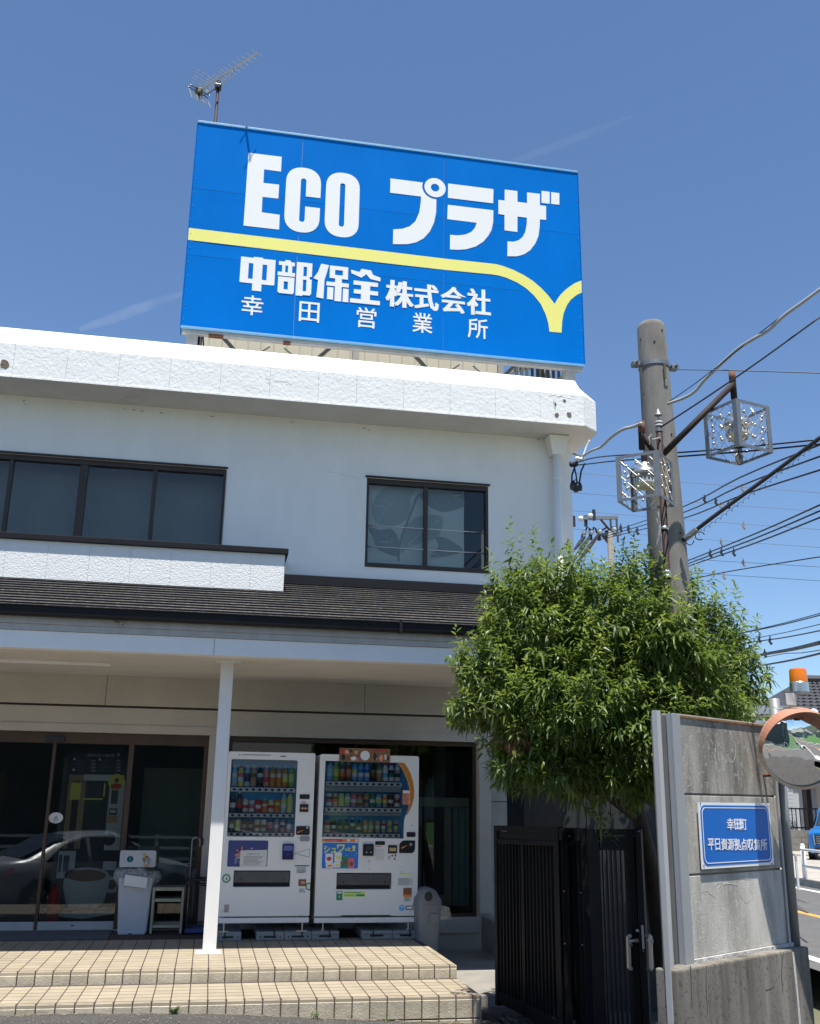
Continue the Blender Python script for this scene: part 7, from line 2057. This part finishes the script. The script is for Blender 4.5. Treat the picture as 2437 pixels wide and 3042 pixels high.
for i in range(len(tips)):
    hgt = (tips[i][2] - TC[2])
    n = int(rng.integers(12, 19)); sl = rng.uniform(.12, .24)
    if outw[i][2] > .45 and rng.random() < .16:      # long upright shoots along the top
        sl = rng.uniform(.26, .46); n = int(rng.integers(16, 24)); dirs[i] = dirs[i] * .25 + np.array([0, 0, 1.0]); dirs[i] /= np.linalg.norm(dirs[i]); tips[i] = tips[i] + dirs[i] * sl * .6
    ax = dirs[i]; base = tips[i] - ax * sl
    a0 = rng.uniform(0, 6.28); q1 = np.cross(ax, [0.3, .2, 1]); q1 /= np.linalg.norm(q1); q2 = np.cross(ax, q1)
    young = rng.random() < .35
    for j in range(n):
        t = j / (n - 1); a = a0 + j * 2.4
        side = q1 * math.cos(a) + q2 * math.sin(a)
        spread = 1.15 - .75 * t
        P_.append(base + ax * sl * (.25 + .75 * t)); D_.append(ax * (.22 + .55 * t) + side * spread + np.array([0, 0, -.30 + .12 * t]))
        Ln.append(rng.uniform(.055, .118) * (1 - .35 * t)); Wd.append(rng.uniform(.015, .027)); Dr.append(rng.uniform(.2, .7) * (1.15 - .6 * t))
        Tn.append(np.clip(rng.normal(.42, .14) + (.42 * t if young else .08 * t), 0, 1))
    if i % 3 == 0:
        stems.tube([base - ax * .05, tips[i]], [.004, .0018], 4, cap=False)
P_, D_, Ln, Wd, Dr, Tn = map(np.array, (P_, D_, Ln, Wd, Dr, Tn))
vv, fq, _ = leaf_arrays(len(P_), P_, D_, Ln, Wd, Dr, Tn)


def leaf_object(name, sel, parent, kind=None):
    idx = np.asarray(sel); v = vv.reshape(-1, 7, 3)[idx].reshape(-1, 3); n = len(idx)
    tri = np.array([[0, 2, 1], [0, 3, 2], [1, 2, 4], [2, 6, 4], [2, 3, 5], [2, 5, 6]])
    F = (np.arange(n)[:, None, None] * 7 + tri[None]).reshape(-1, 3)
    me = bpy.data.meshes.new(name); me.vertices.add(len(v)); me.vertices.foreach_set('co', v.astype(np.float32).ravel())
    me.loops.add(F.size); me.loops.foreach_set('vertex_index', F.astype(np.int32).ravel())
    me.polygons.add(len(F)); me.polygons.foreach_set('loop_start', np.arange(0, F.size, 3, dtype=np.int32)); me.polygons.foreach_set('loop_total', np.full(len(F), 3, dtype=np.int32))
    me.update(calc_edges=True)
    at = me.attributes.new('tint', 'FLOAT', 'FACE'); at.data.foreach_set('value', np.repeat(Tn[idx], 6).astype(np.float32))
    me.materials.append(leaf_m)
    return link(name, me, parent, kind)


# the largest leaves in view are objects of their own; the rest is one mass
depth = P_ @ M[2]; order = np.argsort(-(Ln / depth) - .004 * (depth < np.percentile(depth, 12)))
big = order[:280]; rest = np.setdiff1d(np.arange(len(P_)), big)
for k in big:
    leaf_object('leaf', [k], tree)
crown = leaf_object('crown', rest, tree, 'stuff')
bark = mat('bark', (0.05, 0.04, 0.03), .9, var=.4, vscale=14, stretch=(2, 2, .4), bump=.6, bscale=50)
stems.build('twigs', mat('green_twig', (.10, .11, .045), .7), tree, kind='stuff')
tr = MB(); tr.tube([(3.86, 8.45, -2.0), (3.80, 8.40, -1.3), (3.66, 8.25, -.6), (3.45, 8.05, .0), (3.25, 7.8, .5), (3.07, 7.5, 1.1)], [.11, .09, .075, .06, .045, .02], 12)
tr.build('trunk', bark, tree, smooth=True)
for l in lobes[:10]:
    c = TC + np.array(l[0]); s0_ = np.array([3.42, 8.02, -.05 + rng.uniform(-.2, .5)]); mid_ = (s0_ + c) / 2 + np.array([0, 0, -.08])
    MB().tube([s0_, mid_, c * .8 + mid_ * .2, c], [.035, .024, .013, .006], 7).build('limb', bark, tree, smooth=True)
# one withered brown spray low on the left
wm_ = mat('withered_leaf', (.16, .075, .025), .8, var=.5, vscale=60)
c = onY(1530, 2200, 6.95); b = MB()
for i in range(46):
    p = Vector(c) + Vector((random.gauss(0, .05), random.gauss(0, .04), random.gauss(0, .06))); d = Vector((random.gauss(0, .5), random.gauss(0, .5), -1)).normalized(); s = d.cross(Vector((random.random(), 1, 0))).normalized()
    b.quad(p, p + d * .035 + s * .009, p + d * .075, p + d * .035 - s * .009)
b.build('withered_spray', wm_, tree, kind='stuff')

# ================================================================== ACROSS THE ROAD: houses, fence, car, railing
def RF(u, v, z):
    return Matrix(((rnv[0], rd[0], 0, wl2[0] + rnv[0] * u + rd[0] * v), (rnv[1], rd[1], 0, wl2[1] + rnv[1] * u + rd[1] * v), (0, 0, 1, z), (0, 0, 0, 1)))


class LB(MB):
    def __init__(s, F):
        MB.__init__(s); s.F = F

    def build(s, *a, **k):
        A = np.array(s.F); v = np.array(s.v, float); v = v @ A[:3, :3].T + A[:3, 3]; s.v = [tuple(p) for p in v]
        return MB.build(s, *a, **k)


def uv_of(x, y, z):
    p = onD(x, y, z); q = p[:2] - wl2[:2]; return q @ rnv, q @ rd, p[2]


def lbox(F, name, m, x0, x1, y0, y1, z0, z1, parent, bevel=0.0):
    return LB(F).box(min(x0, x1), max(x0, x1), min(y0, y1), max(y0, y1), z0, z1).build(name, m, parent, bevel=bevel)


tile_grey = mat('grey_roof_tile', (0.075, 0.078, 0.085), .55, col2=(.045, .045, .05), vscale=8)
siding = mat('white_siding', (.50, .51, .52), .7, var=.08); greyw = mat('grey_house_wall', (.33, .35, .37), .85, var=.1)
beige_p = mat('beige_pillar', (.42, .37, .30), .85, var=.1); dkwin = mat('dark_window', (.03, .035, .04), .15, spec=.8)
hu, hv_, hz = uv_of(2345, 2480, 40)
HF = RF(hu, hv_, -1.2)
house = thing('tiled_house', 'two storey house with grey tiled roof behind the round mirror', 'house', tuple(onD(2400, 2450, 43)))
lbox(HF, 'wall', siding, -1.6, 12, 0, 8, -.5, 3.9, house)
lbox(HF, 'porch_pillar', beige_p, 1.05, 1.9, -1.2, -.5, -.4, 3.0, house)
lbox(HF, 'porch_post', brown_paint, .32, .44, -.9, -.78, -.4, 3.2, house)
lbox(HF, 'window', dkwin, .75, 1.05, -.03, .02, .3, 2.2, house); lbox(HF, 'window', dkwin, -1.0, -.6, -.03, .02, 1.7, 2.3, house); lbox(HF, 'window', dkwin, -.45, -.1, -.03, .02, 1.7, 2.3, house)
lbox(HF, 'balcony_rail', black_metal, .7, 1.02, -.6, -.5, 1.9, 2.1, house)
for k in range(22):
    lbox(HF, 'siding_board', siding, -1.6, .3, -.035, -.005, -.4 + k * .15, -.4 + k * .15 + .135, house)
lbox(HF, 'upper_wall', greyw, -3.2, 11, 1, 7, 3.7, 5.2, house)


def tiled_roof(F, x0, x1, y0, y1, ze, zr, parent, nx=34, name='roof', rows=12, over=.0):
    """front slope of a tiled hip roof, one strip per tile row, plus ridge"""
    ym = (y0 + y1) / 2
    for r in range(rows):
        a, c = r / rows, (r + 1.06) / rows; b = LB(F)
        xa0, xa1 = x0 + (ym - y0) * a * .55, x1 - (ym - y0) * a * .55
        for k in range(nx):
            u0 = xa0 + (xa1 - xa0) * k / nx; u1 = xa0 + (xa1 - xa0) * (k + 1) / nx; um = u0 + (u1 - u0) * .35; hh = .05
            ya, yb = y0 + (ym - y0) * a, y0 + (ym - y0) * c; za, zb = ze + (zr - ze) * a + .06, ze + (zr - ze) * c
            b.quad((u0, ya, za), (um, ya, za + hh), (um, yb, zb + hh), (u0, yb, zb)); b.quad((um, ya, za + hh), (u1, ya, za), (u1, yb, zb), (um, yb, zb + hh)); b.quad((u0, ya, za - .08), (u1, ya, za - .08), (u1, ya, za), (u0, ya, za))
        b.build('tile_row', tile_grey, parent)
    b = LB(F); s = (ym - y0) * .55
    b.quad((x0, y1, ze), (x0, y0, ze), (x0 + s, ym, zr), (x0 + s, ym, zr)); b.quad((x1, y0, ze), (x1, y1, ze), (x1 - s, ym, zr), (x1 - s, ym, zr)); b.quad((x1, y1, ze), (x0, y1, ze), (x0 + s, ym, zr), (x1 - s, ym, zr))
    b.build('roof_slope', tile_grey, parent)
    b = LB(F); b.tube([(x0, y0, ze + .12), (x0 + s, ym, zr + .12)], .13, 8); b.tube([(x0 + s, ym, zr + .15), (x1 - s, ym, zr + .15)], .17, 8); b.tube([(x1, y0, ze + .12), (x1 - s, ym, zr + .12)], .13, 8)
    b.build('ridge', tile_grey, parent)
    lbox(F, 'eaves_board', black_metal, x0 + .1, x1 - .1, y0 + .05, y1 - .1, ze - .16, ze - .05, parent)


tiled_roof(HF, .2, 12.5, -.8, 9, 4.45, 6.6, house)
tiled_roof(HF, -3.4, 1.2, .6, 6, 4.6, 5.7, house, 18, rows=8)
b = LB(HF)
for i in range(9):
    a = math.pi * i / 8; b.v += [(1.6 - 1.0 * math.cos(a), -1.8, 3.3 + .5 * math.sin(a)), (1.6 - 1.0 * math.cos(a), .2, 3.3 + .5 * math.sin(a))]
for i in range(8):
    b.f.append((2 * i, 2 * i + 2, 2 * i + 3, 2 * i + 1)); b.mi.append(0)
b.build('arched_canopy', mat('smoked_canopy', (.07, .07, .075), .4), house)
c = Vector(onD(2418, 2118, 36)); MB().lathe([(.01, 0, 0), (.10, .025, 0), (.145, .06, 0)], (0, 0, 0), 16).build('dish', white_p, house).matrix_basis = Matrix.Translation(c) @ Vector((-.5, -1, .45)).to_track_quat('Z', 'Y').to_matrix().to_4x4()
# boundary wall and fence
fu, fv, _ = uv_of(2335, 2500, 36); FF = RF(fu, fv, -1.62)
bw = thing('block_wall', 'low grey block wall below the black bar fence across the road', 'wall', tuple(onD(2360, 2520, 36)))
blk_m = mat('block_concrete', (.27, .25, .22), .9, var=.3, vscale=6)
for r in range(3):
    for k in range(8):
        x0 = -2.2 + k * .8 + (.4 if r % 2 else 0); lbox(FF, 'block', blk_m, x0 + .005, x0 + .79, 0, .2, r * .24, r * .24 + .232, bw)
bf = thing('bar_fence', 'black metal bar fence standing on the block wall across the road', 'fence', tuple(onD(2360, 2470, 36)))
for z in (.78, 1.44):
    lbox(FF, 'rail', black_metal, -2.2, 4.6, .06, .11, z, z + .05, bf)
for k in range(46):
    lbox(FF, 'bar', black_metal, -2.2 + k * .15, -2.2 + k * .15 + .025, .07, .10, .73, 1.5, bf)
lbox(FF, 'fence_post', black_metal, .18, .25, .05, .12, .70, 1.52, bf)
# shrubs behind the fence
sh_m = mat('shrub_leaf', (.035, .07, .02), .7, var=.4, vscale=20)
for (x, lab, hh) in ((.4, 'dark rounded shrub behind the bar fence', 1.15), (-.35, 'small green shrub left of the dark one behind the bar fence', .7)):
    b = LB(FF)
    for i in range(260):
        v = Vector((random.gauss(0, 1), random.gauss(0, 1), random.gauss(0, 1))).normalized(); p = Vector((x, .8, hh * .5)) + Vector((v.x * .38, v.y * .3, v.z * hh * .5)); s = Vector((random.gauss(0, 1), random.gauss(0, 1), random.gauss(0, 1))).normalized() * .07; r = v.cross(s)
        b.quad(p - s, p + r * .5, p + s, p - r * .5)
    tag(b.build('shrub', sh_m), lab, 'shrub')
# white guard rail at the kerb
gr = thing('guard_rail', 'white pipe guard rail along the far kerb of the road', 'railing', tuple(onD(2345, 2590, 25)))
gu, gv, _ = uv_of(2345, 2600, 25.5)
rail_w = mat('rail_white', (.78, .78, .76), .5, var=.06)
GF = RF(0.56, gv, -1.835)
for k in range(-3, 1):
    b = LB(GF); b.tube([(0, k * 3.0, -.15), (0, k * 3.0, .80)], .057, 12); b.build('rail_post', rail_w, gr, smooth=True)
    b = LB(GF); b.sphere((0, k * 3.0, .81), .06, 10, 6); b.build('post_cap', rail_w, gr, smooth=True)
for z, r in ((.72, .035), (.32, .03)):
    b = LB(GF); b.tube([(-.03, -10, z), (-.03, 0.02, z)], r, 10); b.build('rail_pipe', rail_w, gr, smooth=True)


# ------------------------------------------------------------------ cars
def car(name, label, F, st, paint, glass_st, wheels, wr=.31, front='van'):
    """st: stations (y, half width, z bottom, z waist, z roof, roof half width); +y is the front"""
    t = thing(name, label, 'car', tuple((F @ Vector((0, 0, 0)))[:]))
    b = LB(F); K = 12
    for (y, w, zb0, zw, zr, wr_) in st:
        half = [(w * .90, zb0), (w * .985, zb0 + (zw - zb0) * .25), (w, zb0 + (zw - zb0) * .62), (w * .97, zw), (wr_ + (w - wr_) * .35, zw + (zr - zw) * .5), (wr_, zw + (zr - zw) * .90 if zr > zw + .02 else zw + .01), (wr_ * .72, zr + .012), (0, zr + .02)]
        ringp = [(x, y, z) for x, z in half] + [(-x, y, z) for x, z in half[-2::-1]]
        b.v += ringp; K = len(ringp)
    for i in range(len(st) - 1):
        for k in range(K):
            b.f.append((i * K + k, i * K + (k + 1) % K, (i + 1) * K + (k + 1) % K, (i + 1) * K + k)); b.mi.append(0)
    b.f.append(tuple(range(K))); b.mi.append(0); b.f.append(tuple(range((len(st) - 1) * K, len(st) * K))[::-1]); b.mi.append(0)
    body = smooth_angle(b.build('body', paint, t), 42)
    for (sx, y) in [(s, y) for y in wheels for s in (-1, 1)]:
        w0 = max(s[1] for s in st)
        b = LB(F); b.lathe([(wr * .62, -.1, 0), (wr * .95, -.1, 0), (wr, -.07, 0), (wr, .07, 0), (wr * .95, .1, 0), (wr * .62, .1, 0)], (0, 0, 0), 24)
        b.v = [(sx * (w0 - .09) + z, y + x, wr + yy) for x, yy, z in b.v]; wh = b.build('wheel', dark_plastic, t)
        b = LB(F); b.lathe([(.04, .0, 0), (.06, .02, 0), (wr * .58, .012, 0), (wr * .64, -.02, 0)], (0, 0, 0), 24); b.v = [(sx * (w0 + .0 + z), y + x, wr + yy) for x, yy, z in b.v]; b.build('rim', alu, wh, smooth=True)
        b = LB(F)
        for k in range(10):
            a = 2 * math.pi * k / 10; b.bar((sx * (w0 + .022), y + math.cos(a) * .05, wr + math.sin(a) * .05), (sx * (w0 + .012), y + math.cos(a) * wr * .58, wr + math.sin(a) * wr * .58), .035, .02, up=(1, 0, 0))
        b.build('spokes', mat('spoke_dark', (.10, .10, .11), .4, metal=.5), wh)
        b = LB(F); b.lathe([(wr + .05, 0, 0), (wr + .055, .012, 0)], (0, 0, 0), 24); b.v = [(sx * (w0 - .008 + z), y + x, wr + yy) for x, yy, z in b.v]; b.build('wheel_arch', black_p, t)
    for poly in glass_st['side']:
        for sx in (-1, 1):
            b = LB(F); b.v = [(sx * x, y, z) for x, y, z in poly]; b.f = [tuple(range(len(poly)))]; b.mi = [0]; b.build('side_window', dkwin, t)
    for nm in ('windscreen', 'rear_window'):
        b = LB(F); b.v = list(glass_st[nm]); b.f = [tuple(range(len(b.v)))]; b.mi = [0]; b.build(nm, dkwin, t)
    return t


car_blue = mat('car_blue', (.01, .14, .42), .25, coat=.8, var=.03); car_silver = mat('car_silver', (.56, .60, .66), .28, metal=.1, coat=.8)
cu, cv, _ = uv_of(2452, 2538, 33.0)
cu, cv, _ = uv_of(2450, 2538, 33.0)
CF = RF(cu + 1.45, cv + 1.5, -1.80) @ Matrix.Rotation(math.pi - math.radians(38), 4, 'Z')
vst = [(-1.85, .80, .25, .95, 1.70, .66), (-1.6, .835, .22, 1.0, 1.74, .68), (-.4, .84, .2, 1.0, 1.77, .69), (.15, .84, .2, 1.0, 1.74, .68), (.5, .835, .2, .98, 1.5, .66), (.95, .83, .2, .96, 1.06, .70), (1.4, .825, .2, .94, 1.01, .70), (1.7, .79, .22, .93, .99, .66), (1.86, .70, .25, .84, .88, .6)]
gl = {'side': [[(.845, -1.5, 1.05), (.845, .05, 1.05), (.73, .0, 1.62), (.73, -1.4, 1.62)], [(.845, .1, 1.05), (.845, .6, 1.05), (.74, .15, 1.55)]],
      'windscreen': [(-.66, .92, 1.12), (.66, .92, 1.12), (.58, .32, 1.68), (-.58, .32, 1.68)], 'rear_window': [(-.6, -1.86, 1.1), (.6, -1.86, 1.1), (.55, -1.83, 1.6), (-.55, -1.83, 1.6)]}
van = car('parked_car', 'blue compact car parked facing the road behind the guard rail', CF, vst, car_blue, gl, (-1.2, 1.2))
lbox(CF, 'grille', dark_plastic, -.50, .50, 1.83, 1.885, .52, .82, van)
for k in range(5):
    lbox(CF, 'grille_bar', alu, -.47, .47, 1.886, 1.896, .545 + k * .055, .562 + k * .055, van)
b = LB(CF); b.lathe([(.06, 0, 0), (.06, .012, 0)], (0, 0, 0), 16, 1.35, 1.0); b.v = [(x, 1.892 + z, .83 + y) for x, y, z in b.v]; b.build('emblem', alu, van)
for s in (-1, 1):
    b = LB(CF); b.v = [(s * .50, 1.84, .66), (s * .72, 1.74, .68), (s * .74, 1.70, .88), (s * .50, 1.84, .82)]; b.f = [(0, 1, 2, 3)]; b.mi = [0]; b.build('headlight', mat('lamp_glass', (.7, .72, .74), .1, metal=.3), van)
    b = LB(CF); b.bar((s * .53, 1.875, .50), (s * .56, 1.87, .86), .03); b.build('chrome_trim', alu, van)
lbox(CF, 'lower_intake', dark_plastic, -.55, .55, 1.83, 1.875, .30, .42, van)
lbox(CF, 'number_plate', white_p, -.165, .165, 1.89, 1.90, .36, .52, van)

# silver car beside the photographer (seen only in the glass)
SF = Matrix.Translation((-2.15, 4.55, -2.16)) @ Matrix.Rotation(math.radians(-122), 4, 'Z')
sst = [(-2.2, .62, .45, .80, .86, .55), (-2.05, .78, .3, .90, .98, .62), (-1.55, .85, .22, .92, 1.02, .68), (-1.05, .87, .2, .92, 1.28, .62), (-.5, .87, .2, .92, 1.44, .60), (.15, .87, .2, .91, 1.46, .60), (.6, .87, .2, .90, 1.30, .62), (1.05, .865, .2, .88, 1.0, .68), (1.6, .84, .22, .82, .88, .62), (2.0, .76, .25, .70, .76, .55), (2.2, .58, .3, .58, .62, .45)]
gl = {'side': [[(.872, -1.3, .96), (.872, -.45, .95), (.70, -.5, 1.37), (.74, -.95, 1.24)], [(.872, -.4, .95), (.872, .85, .93), (.70, .35, 1.36), (.70, -.42, 1.38)]],
      'windscreen': [(-.66, 1.0, 1.01), (.66, 1.0, 1.01), (.58, .30, 1.47), (-.58, .30, 1.47)], 'rear_window': [(-.62, -1.65, 1.04), (.62, -1.65, 1.04), (.56, -.8, 1.42), (-.56, -.8, 1.42)]}
sil = car('silver_car', 'silver saloon car parked beside the photographer and mirrored in the entrance glass', SF, sst, car_silver, gl, (-1.35, 1.35), .32)
for s in (-1, 1):
    b = LB(SF); b.v = [(s * .60, -2.19, .70), (s * .82, -2.02, .70), (s * .84, -1.80, .88), (s * .62, -2.18, .84)]; b.f = [(0, 1, 2, 3)]; b.mi = [0]; b.build('tail_light', red_p, sil)
    b = LB(SF); b.v = [(s * .55, 2.2, .52), (s * .78, 2.0, .56), (s * .80, 1.75, .74), (s * .60, 2.14, .60)]; b.f = [(0, 1, 2, 3)]; b.mi = [0]; b.build('headlight', MATS['lamp_glass'], sil)
    lbox(SF, 'door_mirror', car_silver, s * .88, s * 1.02, .62, .78, .92, 1.05, sil, .02)
    for y in (-.55, .45):
        lbox(SF, 'door_handle', alu, s * .872, s * .885, y, y + .16, .78, .80, sil)

# buildings over the field behind the photographer
ware = thing('warehouse', 'grey green warehouse across the rice field behind the photographer', 'warehouse', (-20, -62, -2.1))
wh_m = mat('warehouse_wall', (.20, .25, .25), .8, var=.1); wr_m = mat('warehouse_roof', (.55, .55, .54), .6)
box('wall', wh_m, -52, -7, -80, -60, -2.2, 4.5, ware)
b = MB(); b.v = [(-53, -59, 4.5), (-6, -59, 4.5), (-6, -81, 4.5), (-53, -81, 4.5), (-53, -70, 7.5), (-6, -70, 7.5)]; b.f = [(0, 1, 5, 4), (2, 3, 4, 5), (1, 2, 5), (3, 0, 4)]; b.mi = [0] * 4; b.build('roof', wr_m, ware)
for k in range(6):
    box('window', dkwin, -48 + k * 7, -45 + k * 7, -59.98, -59.9, .5, 1.8, ware)
for (x, y, lab, m_) in ((6, -75, 'farmhouse with a grey roof beyond the rice field', greyw), (20, -85, 'white farmhouse further along beyond the rice field', siding), (36, -80, 'beige farmhouse at the end of the row beyond the field', beige_p)):
    t = thing('farmhouse', lab, 'house', (x, y, -2.1), 'farmhouses beyond the rice field')
    box('wall', m_, x - 5, x + 5, y - 4, y + 4, -2.2, 2.5, t)
    b = MB(); b.v = [(x - 6, y + 5, 2.5), (x + 6, y + 5, 2.5), (x + 6, y - 5, 2.5), (x - 6, y - 5, 2.5), (x - 4, y, 5), (x + 4, y, 5)]; b.f = [(0, 1, 5, 4), (2, 3, 4, 5), (1, 2, 5), (3, 0, 4)]; b.mi = [0] * 4; b.build('roof', tile_grey, t)
    box('window', dkwin, x - 2, x + 1, y + 4.01, y + 4.05, -.5, 1.2, t)
nb = thing('added_house', 'grey green clad house added behind the photographer to darken the glass reflections', 'house', (-9, -11, -2.2))  # added out of view, keeps the reflections in the entrance glass dark
box('wall', mat('dark_cladding', (.10, .12, .12), .7, var=.2), -24, .8, -19, -13, -2.4, 3.6, nb)
b = MB(); b.v = [(-25, -12.3, 3.6), (1.4, -12.3, 3.6), (1.4, -19.8, 3.6), (-25, -19.8, 3.6), (-22, -16, 5.6), (-2, -16, 5.6)]; b.f = [(0, 1, 5, 4), (2, 3, 4, 5), (1, 2, 5), (3, 0, 4)]; b.mi = [0] * 4; b.build('roof', wr_m, nb)
for k in range(3):
    box('window', dkwin, -21 + k * 6, -19 + k * 6, -12.99, -12.95, -.8, .8, nb)
fg = thing('road_fence', 'white three rail fence between the road and the rice field', 'fence', tuple(rp(2 * ow - 1.2, -20, -2)))
fp0, fp1 = Vector((4.6, -6.9, 0)), Vector((-50, -15.4, 0))
for k in range(19):
    q = fp0.lerp(fp1, k / 18); box('fence_post', rail_w, q.x - .05, q.x + .05, q.y - .05, q.y + .05, -2.4, -1.2, fg)
for z in (-1.9, -1.58, -1.26):
    MB().bar(fp0 + Vector((0, .06, z)), fp1 + Vector((0, .06, z - .1)), .05, .08).build('rail', rail_w, fg)

# ================================================================== SMALL THINGS
def weed(x, y, n, h, label, wide=.35):
    z = lot_z(x, y) - .01; b = MB()
    for i in range(n):
        a = random.uniform(0, 6.28); l = h * random.uniform(.5, 1); d = Vector((math.cos(a) * wide, math.sin(a) * wide, 1)).normalized(); s = Vector((-math.sin(a), math.cos(a), 0)) * .004
        p = Vector((x + random.gauss(0, .012), y + random.gauss(0, .01), z)); m1 = p + d * l * .55; e = p + d * l + Vector((math.cos(a), math.sin(a), -.4)) * l * .25
        b.quad(p - s, p + s, m1 + s * .9, m1 - s * .9); b.quad(m1 - s * .9, m1 + s * .9, e + s * .15, e - s * .15)
    tag(b.build('weed', mat('weed_green', (.09, .17, .03), .6, var=.3, vscale=30)), label, 'weed', 'weeds along the foot of the steps')


weed(-.15, 9.155, 46, .10, 'bushy green weed at the foot of the lower step, left of the other weeds')
weed(.99, 9.15, 10, .13, 'thin spiky weed at the foot of the lower step below the white post')
weed(1.62, 9.15, 7, .06, 'tiny weed at the foot of the lower step right of the spiky one')
b = MB()
for i in range(260):
    x = random.uniform(-1.9, 2.3); y = 9.165 - abs(random.gauss(0, .03)); z = lot_z(x, y) + .002; r = random.uniform(.004, .016)
    b.box(x - r, x + r, y - r * .6, y + r * .6, z - .01, z + r * .5)
d_ = b.build('grit', mat('grit_pale', (.26, .22, .16), .95, var=.5, vscale=60)); d_['kind'] = 'stuff'; d_['label'] = 'pale grit along the foot of the steps'
b = MB()
for i in range(420):
    x = random.uniform(-2.2, 2.6); y = random.uniform(8.2, 9.1); z = lot_z(x, y); r = random.uniform(.003, .007)
    b.box(x - r, x + r, y - r, y + r, z - .004, z + r * .7)
d_ = b.build('loose_stones', mat('stone_pale', (.30, .29, .27), .9, var=.4, vscale=90)); d_['kind'] = 'stuff'; d_['label'] = 'loose pale stones on the asphalt'
b = MB()
for i in range(160):
    x = random.uniform(4.3, 5.3); y = random.uniform(6.6, 9.6); z = -1.955; r = random.uniform(.01, .035)
    b.box(x - r, x + r, y - r, y + r, z - .02, z + r * .6)
d_ = b.build('gravel', mat('gravel_pale', (.36, .33, .28), .95, var=.4, vscale=30)); d_['kind'] = 'stuff'; d_['label'] = 'pale gravel beside the concrete wall'

# thin vapour trails high in the sky
def trail(label, a, c, z, r, seed, dens):
    m = bpy.data.materials.new('vapour_trail'); nt = nodes_of(m); N = nt.nodes; L = nt.links; N.clear()
    o = N.new('ShaderNodeOutputMaterial'); v = N.new('ShaderNodeVolumePrincipled'); v.inputs['Color'].default_value = (1, 1, 1, 1); v.inputs['Anisotropy'].default_value = .3
    tc = N.new('ShaderNodeNewGeometry'); n = N.new('ShaderNodeTexNoise'); n.inputs['Scale'].default_value = .004; n.inputs['Detail'].default_value = 3
    k = N.new('ShaderNodeMapRange'); k.inputs['From Min'].default_value = .35; k.inputs['From Max'].default_value = .75; k.inputs['To Max'].default_value = dens
    L.new(tc.outputs['Position'], n.inputs['Vector']); L.new(n.outputs[0], k.inputs[0]); L.new(k.outputs[0], v.inputs['Density']); L.new(v.outputs[0], o.inputs['Volume'])
    P0, P1 = Vector(onD(*a, z)), Vector(onD(*c, z)); P = [P0.lerp(P1, i / 10) + Vector((0, 0, 2.5 * mnoise.noise((i * .5, seed, 0)))) for i in range(11)]
    t = MB().tube(P, [r * (.15 + .85 * math.sin(math.pi * min(1, .08 + i / 11)) ** .6) for i in range(11)], 12).build('vapour_trail', m, smooth=True)
    t['kind'] = 'stuff'; t['label'] = label
    return t


trail('faint white vapour trail left of the billboard', (235, 980), (560, 865), 3000, 17, 1, .010)
trail('faint vapour trail right of the billboard', (1500, 490), (1880, 345), 3000, 14, 2, .002)
